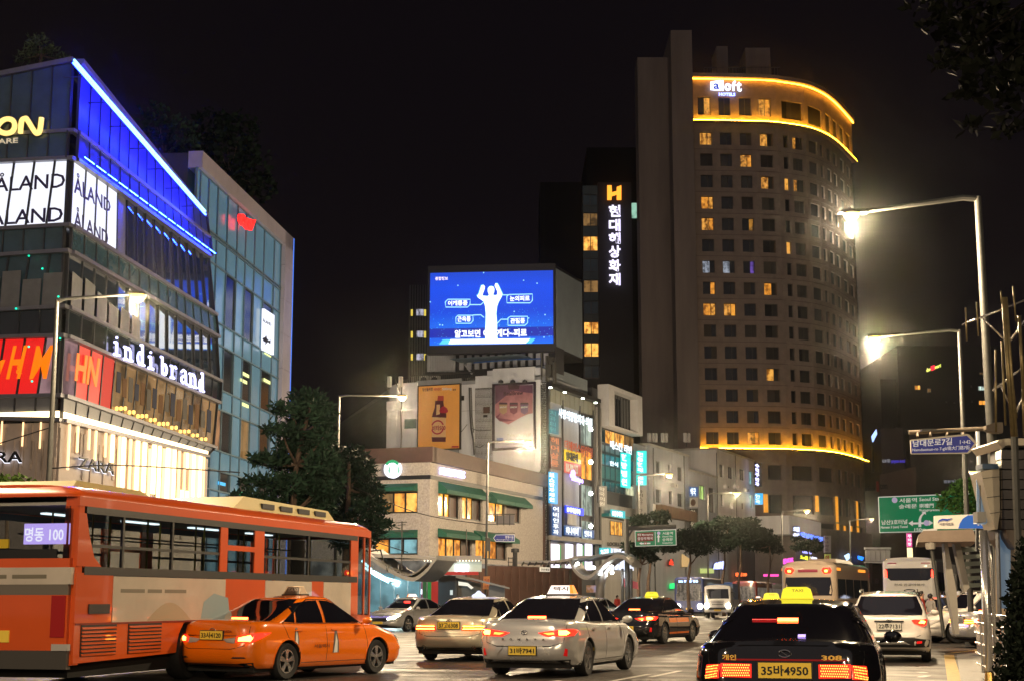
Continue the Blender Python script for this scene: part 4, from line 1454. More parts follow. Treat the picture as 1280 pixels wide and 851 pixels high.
fsign('projecting_sign','white middle panel of the stacked signs with a round mark',FJ2,862,622,870.5,633,mat('white_plaque',(.45,.45,.45),.6),d=.6,t=.2,text='●',tm=brown)
fsign('projecting_sign','black lower panel of the stacked signs with white characters',FJ2,862,635,870.5,660,black,d=.6,t=.2,text='안경원',tm=whiteletter,vert=True)
FJ3=Fac(plan(896,640,OJ,dirE),plan(943,640,OJ,dirE))
block('low_building','pale grey block with small windows next to the hotel',FJ3,896,942,561,white_wall,[(899.5,580,904.5,596),(910,583,916,598),(924.5,586,930.5,600),(936,588,941,605),(901,617,904.5,632),(913,627,916,635),(927,628,930,636),(937,618,941,634)],lit={3:lit_cyan,7:lit_cyan})
fsign('projecting_sign','upright sign of blue-white glowing characters at the end of the pale block',FJ3,943,578,950,608,black,d=1.0,t=.3,text='수족구안과',tm=WB_emit,vert=True,bold=.05)
fsign('projecting_sign','small cyan light box below the blue-white upright sign',FJ3,943.5,616,951,630,cyb,d=1.0,t=.3,text='안과',tm=wl,vert=True)
for i,x in enumerate((812,829,857)):
 s_=thing('mobile_antenna',['antenna bracket group over the narrow grey wall','single tilted antenna panel on the plain grey block','tall white antenna panel at the end of the plain grey block'][i],'antenna',FJ1.q(x,556,-2))
 for k in range(2 if i else 3):
  m_=MB()
  FJ1.pbox(m_,x+k*4,541-(i==2)*0,x+k*4+2,552,-2.1,-1.8)
  m_.build('panel',white_wall,s_)
 MB().tube([FJ1.q(x+1,558,-2),FJ1.q(x+2,538,-2)],.08,6).build('mast',galv,s_)
 MB().tube([FJ1.q(x+1,552,-2),FJ1.q(x+7,542,-2)],.06,6).build('bracket',galv,s_)
for i,(F_,x,y)in enumerate(((FJ1,843,604),(FJ1,830,595),(FJ3,920,606),(FJ3,908,606),(FJ3,933,610),(FJ2,868,640))):
 s_=thing('air_conditioner',['wall air conditioner between the windows of the plain grey block, right one','wall air conditioner between the windows of the plain grey block, left one','wall air conditioner in the middle of the pale grey block','wall air conditioner at the left of the pale grey block','wall air conditioner at the right end of the pale grey block','low wall air conditioner on the block with the green window'][i],'air conditioner',F_.q(x,y,.1))
 m_=MB()
 F_.pbox(m_,x,y,x+4.5,y+4.5,.05,.45)
 m_.build('casing',white_wall,s_)
 u0,z0,u1,z1=F_.rect(x,y,x+4.5,y+4.5,.45)
 MB().lathe(F_.p((u0+u1)/2,(z0+z1)/2,.46),F_.N,[(0,.0),(0,.16),(.03,.16),(.03,.12)],12).build('fan',dgrey,s_)
for F_,x,y0,y1 in((FJ1,818,560,740),(FJ1,856.5,570,740),(FJ3,897.5,566,740),(FJ3,921,570,740)):
 u_=F_.uz(x,650,.1)[0]
 MB().tube([F_.p(u_,.2,.1),F_.p(u_,F_.uz(x,y0)[1],.1)],.06,6).build('drain_pipe',dgrey,[o for o in bpy.data.objects if o.name.startswith('low_building')][0 if F_ is FJ1 else-1])
 # ================================================================== hotel
YH=218.0
hz=at(865,96.5,YH).z
tops=[(865,96.5),(916,97.5),(958,98.8),(976.6,101),(1003,105.5),(1023.6,113.5),(1038.6,124),(1052,137.5),(1064,151.5)]
HP=[atz(x,y,hz)for x,y in tops]
HC=catmull([Vector((p.x,p.y,0))for p in HP],6)
ex=(HC[-1]-HC[-2]).normalized()
HC.append(HC[-1]+ex*3)
def on_curve(px_,py_):
 r=ray(px_,py_)
 k=r.x/r.y
 for a,b in zip(HC[:-1],HC[1:]):
  fa,fb=a.x-k*a.y,b.x-k*b.y
  if fa*fb<=0 and fa!=fb:
   t=fa/(fa-fb)
   return(a.x+(b.x-a.x)*t,a.y+(b.y-a.y)*t)
 return(HC[0].x,HC[0].y)if HC[0].x-k*HC[0].y>0 else(HC[-1].x,HC[-1].y)
hotel=thing('hotel_tower','curved stone hotel tower with amber light bands and rows of small windows','building',(HC[0].x,HC[0].y,0))
def chain(gaps,py_):
 pts=[on_curve(g,py_)for g in gaps]
 return[Fac(a,b)for a,b in zip(pts[:-1],pts[1:])]
FH=Fac((HC[0].x,HC[0].y),on_curve(940,350))
zH=lambda y:FH.uz(885,y)[1]
z_top_h=hz
z_cor=zH(151.5)
z_low=zH(559.5)
hw=MB()
amber_led=glow('amber_led',(1.0,0.42,0.012),150)
hframe=mat('hotel_window_frame',(.03,.025,.02),.5)
hlit=[lit_room('hotel_lit_one',(1.0,.42,.05),.95,1.1,.8,(.6,.18,.02)),lit_room('hotel_lit_two',(1.0,.5,.09),.95,1.3,.8,(.6,.2,.02)),lit_room('lit_amber',(1.0,.45,.08),.95,1.4,.85,(.3,.1,.01))]
dk=mat('hotel_dark_pane',(.010,.012,.018),.09,spec=.7)
gaps=[865,899,924,949.5,977.5,993.2,1013,1029,1037,1045.5,1053.2,1061.7,1070]
cols_=[(878.5,894),(904,919),(929.5,944),(955,971),(984.5,990.7),(996,1009),(1016.6,1027),(1031,1035),(1039,1044),(1047,1051),(1055.4,1060),(1063.5,1067.5)]
segs_=chain(gaps,350)
hcur=mat('hotel_curtain',(.035,.028,.024),.6)
hcur2=mat('hotel_blind',(.018,.016,.016),.4)
rws=[(165.5+26.68*k,165.5+26.68*k+15.6)for k in range(15)]
lit_cells={(0,0):1,(3,0):1,(5,0):2,(2,1):2,(3,2):2,(4,2):1,(5,2):2,(6,2):4,(0,3):0,(0,4):2,(2,4):4,(4,5):1,(3,5):4,(0,7):5,(3,7):0,(0,8):0,(1,8):2,(3,9):4,(5,10):4,(6,10):4,(3,11):1,(6,13):4,(2,14):2,(3,14):5,(6,14):5,(4,14):4,(7,13):4,(0,6):6,(1,6):6,(2,6):7,(8,9):4,(10,3):4}
dimw=lit_room('lit_dim_amber',(.55,.24,.03),1.0,1.2,.9)
refl_w=lit_room('pale_pane_reflection',(.45,.5,.6),.8,1.5,.9)  # pale glow painted into panes as a reflected sign
violet_r=lit_room('violet_lit_room',(.12,.06,.35),1.2,1.2,.8)
for si,(S_,(xa,xb))in enumerate(zip(segs_,cols_)):
 ua_,ub_=S_.uz(xa,350)[0],S_.uz(xb,350)[0]
 ua_,ub_=max(.12,ua_),min(S_.L-.12,ub_)
 hs=[]
 for(ya,yb)in rws:
  hs.append((ua_,zH(yb),ub_,zH(ya)))
 holed(S_,hw,0,S_.L,z_low,z_cor,hs,.35)
 for rj,h in enumerate(hs):
  c=lit_cells.get((si,rj))
  if c is None:
   pm=[dk,dk,[dk,hcur],[hcur,dk],dk,hcur2][(si*7+rj*5+si*rj)%6]
  elif c<3:
   pm=[hlit[c],hlit[(c+1)%3]]
  else:
   pm={4:[dk,dimw],5:[dk,hlit[0]],6:[refl_w,dk],7:[dk,violet_r]}[c]
  window(S_,hotel,*h,pm,hframe,nx=2 if ub_-ua_>.9 else 1,d=-.33,t=.07,uneven=[0,.62,1]if ub_-ua_>.9 else None)
gapt=[863.5,893,918,943.5,970,1005.5,1029,1038.3,1046.6,1054.6,1063.5]
colt=[(872,888),(898,913),(923.5,939),(948.4,963.4),(976.6,1002),(1009.5,1026),(1031,1037),(1040,1045),(1048.3,1053),(1056,1061)]
crown=chain(gapt,130)
zc1,zc0=zH(121.5),zH(144)
for si,(S_,(xa,xb))in enumerate(zip(crown,colt)):
 ua_,ub_=max(.15,S_.uz(xa,130)[0]),min(S_.L-.15,S_.uz(xb,130)[0])
 h=(ua_,zc0,ub_,zc1)
 holed(S_,hw,0,S_.L,z_cor,z_top_h,[h],.35)
 pm={0:[dk,hlit[2],dk],3:[hlit[1],hlit[0]]}.get(si,dk)
 window(S_,hotel,*h,pm,hframe,nx=2,d=-.33,t=.08)
hw.build('stone_wall',hotel_stone,hotel)
gapb=[868,953,983,1019.5,1043.8,1053.5,1062,1070.2,1078.5]
colb=[None,(960,976.5),(990,1015.7),(1024,1040.6),(1047.8,1052),(1055.5,1060),(1064,1068),(1072,1076)]
base=chain(gapb,590)
hb_=MB()
for si,(S_,cc)in enumerate(zip(base,colb)):
 hs=[]
 if cc:
  ua_,ub_=max(.15,S_.uz(cc[0],590)[0]),min(S_.L-.15,S_.uz(cc[1],590)[0])
  for ya,yb in((580.5,599),(617.5,641),(652,668),(674,694)):
   hs.append((ua_,FH.uz(940,yb)[1],ub_,FH.uz(940,ya)[1]))
 holed(S_,hb_,0,S_.L,.14,z_low,hs,.4)
 for rj,h in enumerate(hs):
  pm=[dk,lit_dim,dk]if(si,rj)==(3,0)else([dk,dimw,dk]if(si,rj)==(3,1)else dk)
  window(S_,hotel,*h,pm,hframe,nx=3 if si in(2,3)else 1,d=-.38,t=.08)
hb_.build('base_wall',mat('hotel_base_stone',(.16,.12,.11),.7,noise=.25,nscale=1),hotel)
fine=[Vector((p.x,p.y,0))for p in HC[:-1]]
def band(z0,z1,d0,d1,m,name):
 b=MB()
 A,B=[],[]
 nrm=[]
 for i,p in enumerate(fine):
  t=(fine[min(i+1,len(fine)-1)]-fine[max(i-1,0)]).normalized()
  nrm.append(Vector((t.y,-t.x,0)))
 for p,n_ in zip(fine,nrm):
  A.append(p+n_*d0+Vector((0,0,z0)))
  B.append(p+n_*d1+Vector((0,0,z0)))
 b.slab(A,B,(0,0,z1-z0))
 return b.build(name,m,hotel)
band(z_top_h-.1,z_top_h+.5,-.4,.55,hotel_stone,'cornice')
band(z_top_h-.42,z_top_h-.30,.25,.40,glow('amber_led_top',(1.0,0.36,0.02),26),'led_line')
band(z_cor-.35,z_cor-.1,-.1,.75,hotel_stone,'ledge')
band(z_cor-.08,z_cor+.00,.60,.70,amber_led,'led_line')
band(z_low-.35,z_low-.1,-.1,.75,hotel_stone,'ledge')
band(z_low-.08,z_low+.00,.60,.70,amber_led,'led_line')
jm_=mat('hotel_joint',(.05,.035,.03),.9)
for k in range(14):
 zj=(zH(165.5+26.68*k+15.6)+zH(165.5+26.68*(k+1)))/2
 band(zj-.025,zj+.025,-.05,.012,jm_,'joint')
ambs=glow('amber_strip',(1.0,.40,.03),.8)  # glowing strips paint the uplight on the pilaster stone
def near_seg(x,y):
 for S_,a,b in zip(base,gapb[:-1],gapb[1:]):
  if a<=x+(590-y)*(x-640)/11100<=b:
   return S_
 return base[-1]
for(x0,y0,x1,y1)in((954.5,617,960,640),(1019.5,619,1023.5,639),(1044.8,620,1048,652),(1046.5,654,1049.5,694),(1071,626,1073,657),(1072,659,1074.6,690),(1055.5,657,1057.8,690),(1063.5,657,1066,690)):
 S_=near_seg((x0+x1)/2,(y0+y1)/2)
 m_=MB()
 S_.pbox(m_,x0,y0,x1,y1,.05,.12)
 m_.build('pilaster_glow',ambs,hotel)
bb=MB()
out=[Vector((p.x,p.y,0))for p in HC[:-1]]
poly=[p+Vector((0,.45,.14))for p in out]+[out[-1]+Vector((-2,22,.14)),out[0]+Vector((0,42,.14))]
bb.prism(poly[::-1],(0,0,z_top_h-.2))
bb.build('core_walls',black,hotel)
F1=Fac((at(800,300,YH+4).x,YH+4),(at(844,300,YH+4).x,YH+4))
m_=MB()
F1.box(m_,0,F1.L+1,.14,F1.uz(820,72)[1],-5,0)
m_.build('side_slab',hotel_dark,hotel)
F2=Fac((at(843,300,YH-1).x,YH-1),(HC[0].x-.03,YH-1))
m_=MB()
F2.box(m_,0,F2.L,.14,F2.uz(852,38)[1],-12,0)
m_.build('tall_slab',hotel_dark,hotel)
m_=MB()
F3=Fac((at(894,90,234).x,234),(at(964,90,234).x,234))
F3.pbox(m_,896,58,910,96,-6,0)
F3.pbox(m_,932,60,963,96,-6,0)
m_.build('roof_plant_room',hotel_dark,hotel)
m_=MB()
F3.pbox(m_,880,84,975,85,-.1,0)
for k in range(24):
 x=880+k*4
 F3.pbox(m_,x,85,x+.4,94,-.1,0)
m_.build('roof_railing',dgrey,hotel)
FX=Fac((HC[0].x,HC[0].y),on_curve(940,110))
s_=thing('hotel_sign','bluish white glowing lowercase letters with a small line below at the hotel top','sign',FX.q(907,120,.3))
blh=glow('hotel_sign_blue',(.25,.32,1.0),4)
wh_=glow('hotel_sign_white',(.75,.8,1.0),3)
m_=MB()
FX.ppoly(m_,[(888,103),(900.5,101),(900.5,114),(888,113)],.3,.5)
m_.build('letter_tile',wh_,s_)
m_=MB()
FX.text(m_,'a',891.5,104.5,899.3,112,.51,.02,.03)
m_.build('letter',mat('navy_letter',(.02,.03,.2),.5,emit=(.05,.08,.6),es=.8),s_)
for ch,x0,y0,x1,y1 in(('l',902,101.5,904,114),('o',905.5,105,913.5,114.2),('f',914.8,102,919.5,114.2),('t',920.3,103,926.5,115)):
 m_=MB()
 FX.text(m_,ch,x0,y0,x1,y1,.35,.25,.025)
 m_.build('letter',wh_,s_)
m_=MB()
FX.text(m_,'HOTELS',898.5,116.5,919,120.5,.35,.15,.03)
m_.build('small_lettering',blh,s_)
# ================================================================== dark insurance tower with the vertical sign
FT=Fac((at(729,300,246).x,246),(at(801,300,246).x,246))
tw=thing('office_tower','dark office tower with a lit window strip and vertical glowing characters','building',(FT.A.x,FT.A.y,0))
dkt=mat('tower_cladding',(.005,.0055,.009),.6,spec=.1,noise=.3,nscale=.3)
m_=MB()
FT.box(m_,FT.uz(748,300)[0],FT.uz(790,300)[0],.14,FT.uz(770,228)[1],-20,0)
m_.build('sign_pier',mat('tower_pier',(.015,.013,.022),.6),tw)
m_=MB()
FT.box(m_,FT.uz(735,200)[0],FT.uz(799,200)[0],.14,FT.uz(770,176)[1],-30,-4)
m_.build('upper_block',dkt,tw)
m_=MB()
FT.box(m_,FT.uz(676,300)[0],FT.uz(729,300)[0]+.3,.14,FT.uz(700,222)[1],-20,-3)
m_.build('left_block',dkt,tw)
uw0,uw1=FT.uz(729,340)[0],FT.uz(748,340)[0]
ys=[232,243,257,266,283,295,314,323,340,350,366,376,393,402,418,428,446,456,472]
for k in range(len(ys)-1):
 z1,z0=FT.uz(738,ys[k])[1],FT.uz(738,ys[k+1])[1]
 if k%2==0:
  for q in range(2):
   m_=MB()
   a=uw0+(uw1-uw0)*q/2
   FT.box(m_,a+.03,a+(uw1-uw0)/2-.03,z0+.03,z1-.03,-.3,-.05)
   m_.build('spandrel_panel',mat('tower_spandrel',(.05,.075,.085),.3),tw)
 else:
  j=k//2
  lit={2:1,6:1,7:1}.get(j)
  mm=lit_warm if lit else[dglass2,lit_dim,dglass2][j%3]
  if j in(2,6,7):mm=lit_yellow
  window(FT,tw,uw0,z0,uw1,z1,mm,dgrey,nx=2,nz=1,d=-.25,t=.12)
m_=MB()
FT.box(m_,uw0,uw1,.14,FT.uz(738,232)[1],-19,-.35)
m_.build('window_core',black,tw)
m_=MB()
FT.pbox(m_,780,254,800,273,-3,-2.9)
m_.build('lit_glass',lit_room('lit_green_white',(.45,.85,.65),.8,.8,.8),tw)
m_=MB()
FT.box(m_,FT.uz(781,300)[0],FT.uz(787,300)[0],.14,FT.uz(784,276)[1],-3,-1.2)
m_.build('glass_shaft',mat('shaft_glass',(.02,.06,.07),.3),tw)
s_=thing('vertical_sign','six white glowing characters stacked under an orange emblem on the dark tower','sign',FT.q(768,360,.3))
for ch,y0,y1 in zip('현대해상화재',(257,274.5,291.5,307.5,325,342),(271.5,289.5,305,322.5,339.5,357)):
 m_=MB()
 FT.text(m_,ch,761,y0,775.5,y1,.3,.3,.03)
 m_.build('letter',glow('tower_letter_white',(.82,.76,1.0),1.7),s_)
m_=MB()
hx=lambda*p:[(759+x*17.5,232.5+y*18)for x,y in p]
for pts in(hx((0,0),(.3,0),(.34,.5),(.3,1),(0,1)),hx((.68,.12),(1,0),(1,1),(.68,1)),hx((.3,.5),(.72,.38),(.72,.62),(.33,.74))):
 FT.ppoly(m_,pts,.3,.6)
m_.build('emblem',glow('orange_emblem',(1.0,.33,.03),2.0),s_)
FG=Fac((at(511,400,175).x,175),(at(540,400,175).x,175))
b_=thing('office_block','dark block with three small lit windows behind the video screen','building',(FG.A.x,FG.A.y,0))
m_=MB()
FG.box(m_,0,FG.L,.14,FG.uz(525,356)[1],-14,-.3)
m_.build('walls',dkt,b_)
for k in range(9):
 m_=MB()
 u=FG.L*k/9
 FG.box(m_,u,u+.18,.14,FG.uz(525,356)[1],-.3,-.1)
 m_.build('fin',dark_wall,b_)
for y in(386,413,441):
 m_=MB()
 FG.pbox(m_,513.5,y+1,516,y+9,-.1,0)
 FG.pbox(m_,530,y+1,532.5,y+9,-.1,0)
 m_.build('wall_uplight',glow('yellow_uplight',(.9,.7,.1),.9),b_)
 window(FG,b_,*FG.rect(520,y,530,y+9),lit_room('lit_lilac',(.6,.6,.75),.9,2,.8),dgrey,nx=2,d=-.1,t=.05)
 # ================================================================== dark blocks at the right
FK=Fac((at(1104,500,330).x,330),(at(1262,500,330).x,330))
b_=thing('office_block','very dark far office block with a tiny red and yellow rooftop sign','building',(FK.A.x,FK.A.y,0))
m_=MB()
FK.box(m_,FK.uz(1122,450)[0],FK.L,.14,FK.uz(1180,432)[1],-40,0)
FK.box(m_,0,FK.uz(1122,450)[0],.14,FK.uz(1110,472)[1],-40,-2)
m_.build('walls',mat('night_block',(.012,.012,.017),.6,noise=.3,nscale=.2),b_)
for(x,y,w,h,mm)in((1143,481,7.5,6,lit_yellow),(1159,485,4.5,5,lit_dim),(1222,482,10,6,lit_white),(1223,500,9,6,lit_warm),(1213,481,2,3,lit_yellow),(1214,500,2,3,lit_yellow),(1224,465,5,3,lit_dim),(1182,501,2,2,lit_white),(1192,502,2,2,lit_white),(1230,522,2,2,lit_white)):
 window(FK,b_,*FK.rect(x,y,x+w,y+h),mm,dgrey,nx=2,d=.05,t=.1)
s_=thing('roof_sign','tiny yellow and red glowing sign on the far dark block','sign',FK.q(1166,462,.3))
m_=MB()
FK.skewtext(m_,'doo',[(1157.5,460),(1163,458),(1163,463),(1158,465)],.3,.2,.04)
FK.skewtext(m_,'mart',[(1168,457),(1176,454),(1176,458.5),(1168,461)],.3,.2,.04)
m_.build('lettering',glow('yellow_green_letters',(.8,.9,.15),1.3),s_)
m_=MB()
FK.ppoly(m_,[(1163.5,457.5),(1168,456),(1168.4,461.5),(1164,463)],.3,.5)
m_.build('red_mark',glow('red_mark',(1,.02,.05),1.8),s_)
FM=Fac((at(1081,640,262).x,262),(at(1245,640,262).x,262))
b_=thing('office_block','dark grey block standing behind the green direction board','building',(FM.A.x,FM.A.y,0))
ngr=mat('night_grey_block',(.05,.042,.042),.7,noise=.2,nscale=.2)
m_=MB()
FM.box(m_,FM.uz(1105,600)[0],FM.uz(1133,600)[0],.14,FM.uz(1120,534)[1],-30,-1)
FM.box(m_,FM.uz(1141,600)[0],FM.L,.14,FM.uz(1180,541)[1],-30,-1)
m_.build('walls',ngr,b_)
m_=MB()
FM.box(m_,FM.uz(1132,600)[0],FM.uz(1142,600)[0],.14,FM.uz(1140,530)[1],-30,-4)
m_.build('recess',black,b_)
m_=MB()
FM.text(m_,'KDB 대우',1103,573,1113,578,.0,.1,.02)
m_.build('lettering',glow('faint_white',(.4,.4,.45),.5),b_)
m_=MB()
FM.text(m_,'gangnam dental',1114,573.5,1131,579,.0,.1,.02)
m_.build('lettering',glow('faint_violet',(.06,.04,.5),.8),b_)
for(x,y,w,h)in((1179,599,28,5),):
 window(FM,b_,*FM.rect(x,y,x+w,y+h),lit_room('faint_grey_room',(.2,.2,.24),.8,1,.8),dgrey,nx=6,d=.0,t=.1)
s_=thing('roof_sign','small bluish white glowing sign standing on a distant roof','sign',FM.q(1091,560,0))
m_=MB()
FM.ppoly(m_,[(1089,545),(1095,536),(1096,542),(1090.5,553)],0,.3)
m_.build('panel',glow('blue_white_sign',(.35,.5,1.0),2.0),s_)
MB().tube([FM.q(1091,552,.1),FM.q(1091,590,.1)],.2,6).build('post',dgrey,s_)
FN=Fac((at(1078,640,246).x,246),(at(1122,640,246).x,246))
b_=thing('low_building','pale dark building with dim dark lettering beside the hotel base','building',(FN.A.x,FN.A.y,0))
m_=MB()
FN.ppoly(m_,[(1079,600),(1122,590),(1122,746),(1079,746)],-12,0)
m_.build('walls',mat('night_pale_wall',(.09,.07,.065),.8,noise=.2,nscale=.3),b_)
m_=MB()
FN.text(m_,'hanbook',1079.5,607,1094,613,.05,.1,.03)
FN.text(m_,'com',1100,605,1109,611,.05,.1,.03)
m_.build('lettering',blackletter,b_)
m_=MB()
FN.pbox(m_,1095.5,601,1098.5,614,.05,.15)
m_.build('red_mark',mat('dim_red_mark',(.2,.02,.02),.5),b_)
s_=thing('billboard_frame','white footbridge-like panel frame behind the coach','billboard',FM.q(1098,710,60))
FQ=Fac((at(1082,690,160).x,160),(at(1113,690,160).x,160))
for k in range(5):
 m_=MB()
 FQ.pbox(m_,1082.5+k*6.2,687,1088+k*6.2,701,-.3,0)
 m_.build('panel',mat('dim_white_panel',(.35,.35,.36),.6),s_)
m_=MB()
FQ.pbox(m_,1081.5,683.5,1114,686,-.4,.2)
FQ.pbox(m_,1081.5,701.5,1114,703,-.4,.2)
m_.build('rails',white_wall,s_)
for x in(1084,1111):
 m_=MB()
 FQ.box(m_,FQ.uz(x,700)[0]-.15,FQ.uz(x,700)[0]+.15,0,FQ.uz(x,702)[1],-.3,-.1)
 m_.build('post',dgrey,s_)
FS3=Fac((at(943,700,182).x,182),(at(1043,700,200).x,200))
lb_=thing('low_building','low dark shop row with coloured glowing signs in front of the hotel base','building',FS3.q(960,700,0))
m_=MB()
FS3.ppoly(m_,[(944,655),(968,660),(1043,668),(1043,746),(944,746)],-6,-.4)
m_.build('walls',mat('brown_grey_wall',(.12,.10,.09),.8,noise=.3,nscale=.5),lb_)
m_=MB()
FS3.ppoly(m_,[(943,645),(984,654),(984,674),(943,668)],-5,-.2)
m_.build('annex_wall',white_wall,lb_)
for(lab,pts,c,es_)in(('upright white-blue glowing sign in front of the hotel base',[(991,657),(998.5,657),(998.5,673),(991,673)],(.6,.65,1.0),1.8),('blue glowing line of characters between dark trees',[(1000,664),(1028,671),(1028,677),(1000,670)],(.12,.22,1.0),1.8),('yellow glowing sign low between dark trees',[(1000,693),(1012,695),(1012,700),(1000,698)],(.85,.9,.05),1.5),('white glowing sign right of the yellow one',[(1013,695),(1020,696.5),(1020,701),(1013,700)],(.8,.8,1.0),1.8),('small violet-white sign above the yellow one',[(1003,688),(1013,689.5),(1013,692),(1003,690.5)],(.4,.4,1.0),1.8),('magenta glowing sign among dark foliage',[(978,698),(991,696),(991,706),(978,706)],(1.0,.1,.6),1.6),('white glowing lower sign strip beside the minibus roof',[(996,702),(1020,703),(1020,706),(996,706)],(.9,.8,1.0),1.4),('pink glowing strip above the buses',[(954,717),(972,717),(972,720),(954,720)],(1.0,.08,.45),1.5),('orange-red dot-matrix characters above the truck',[(919,715),(933,715),(933,720),(919,720)],(1.0,.16,.04),1.8),('blue-white glowing emblem sign over the blue bus',[(893,703),(906,700),(906,711),(891,711)],(.45,.5,1.0),2.2),('pale yellow-green glowing fascia between tree trunks',[(875,710),(891,710),(891,716),(875,716)],(.7,.8,.25),.8),('red neon squiggle behind the pine trunks',[(836,699),(841,698),(841,706),(836,705)],(1.0,.05,.02),1.6),('warm lit shop corner behind the pine trunks',[(852,692),(861,698),(858,708),(852,708)],(.8,.5,.2),.8),('green glowing mark beside the blue bus',[(837,729),(844,728),(844,735),(837,735)],(.02,.9,.2),1.4),('round blue-white lit logo by the hotel entrance',[(1055,694),(1060,691),(1063,696),(1058,700)],(.5,.7,1.0),1.8),('small bright blue sign by the hotel entrance',[(1072,694),(1079,696),(1077,700),(1072,698)],(.02,.2,1.0),2.2)):
 Fz=FS3 if pts[0][0]>940 else FJ1 if pts[0][0]<862 else FJ3
 s_=thing('glowing_sign',lab,'sign',Fz.q(pts[0][0],pts[0][1],.3))
 m_=MB()
 Fz.ppoly(m_,pts,.25,.4)
 gm_=glow('sign_%s'%'_'.join('%d'%int(v*99)for v in c),c,es_)
 if 'characters' in lab or 'emblem' in lab or 'yellow glowing' in lab or 'squiggle' in lab or 'upright' in lab or 'magenta' in lab:
  m_=MB()
  x0,x1=pts[0][0],pts[1][0]
  tt={'u':'우체국점','b':'안녕한의원','y':'노란','m':'화장품','o':'휴업 30','r':'소'}.get(lab[0],'병원')
  if lab[0]=='u':
   vtext(Fz,m_,'의원',x0,pts[0][1],x1,pts[2][1],.4,.1,.06)
  else:
   Fz.skewtext(m_,tt,[pts[0],pts[1],pts[2],pts[3]],.4,.1,.06)
  m_.build('lettering',gm_,s_)
  b2=MB()
  Fz.ppoly(b2,pts,.2,.3)
  b2.build('board',dark_wall,s_)
 else:
  m_.build('panel',gm_,s_)
fsign('projecting_sign','grey upright sign with coloured characters before the hotel corner',FS3,1029.5,669,1037,690,mat('grey_violet_board',(.35,.32,.38),.6),d=1,t=.2,text='하나약국',tm=mat('violet_print',(.13,.06,.16),.5),vert=True)
fsign('projecting_sign','small yellow-green board under the grey upright sign',FS3,1030.5,692,1037,704,mat('yellow_green_board',(.45,.5,.15),.6,emit=(.4,.45,.1),es=.3),d=1,t=.2,text='약',tm=red_p)
s_=thing('street_banner','magenta and yellow upright lit banner under the green direction board','sign',gnd(1139,765))
Fv=Fac((at(1134,690,110).x,110),(at(1142,690,110).x,110))
m_=MB()
Fv.pbox(m_,1134,666,1140,683,0,.2)
m_.build('magenta_panel',glow('magenta_panel',(.9,.04,.35),.9),s_)
m_=MB()
vtext(Fv,m_,'주차장',1134.6,667,1139.4,682,.21,.0,.04)
m_.build('lettering',glow('pink_white',(1,.8,.9),1.2),s_)
m_=MB()
Fv.pbox(m_,1135,684,1141,705,0,.2)
m_.build('yellow_panel',glow('yellow_white_panel',(1.0,.8,.4),1.6),s_)
m_=MB()
Fv.pbox(m_,1137.2,703,1138.4,758,.05,.15)
m_.build('post',dgrey,s_)
fe=thing('low_building','dark brown frontage closing the far end of the street behind the buses','building',FS3.q(1040,740,0))
Fe=Fac((at(1000,730,236).x,236),(at(1290,730,236).x,236))
m_=MB()
Fe.box(m_,0,Fe.L,0,Fe.uz(1000,706)[1],-8,0)
m_.build('walls',mat('brown_grey_wall2',(.05,.04,.036),.8,noise=.4,nscale=.4),fe)
random.seed(12)
for k in range(16):
 x=1085+k*11+random.uniform(-3,3)
 window(Fe,fe,*Fe.rect(x,722,x+random.uniform(4,8),729),random.choice([lit_dim,lit_warm,dglass,lit_white,dglass]),dgrey,nx=2,d=.02,t=.08)
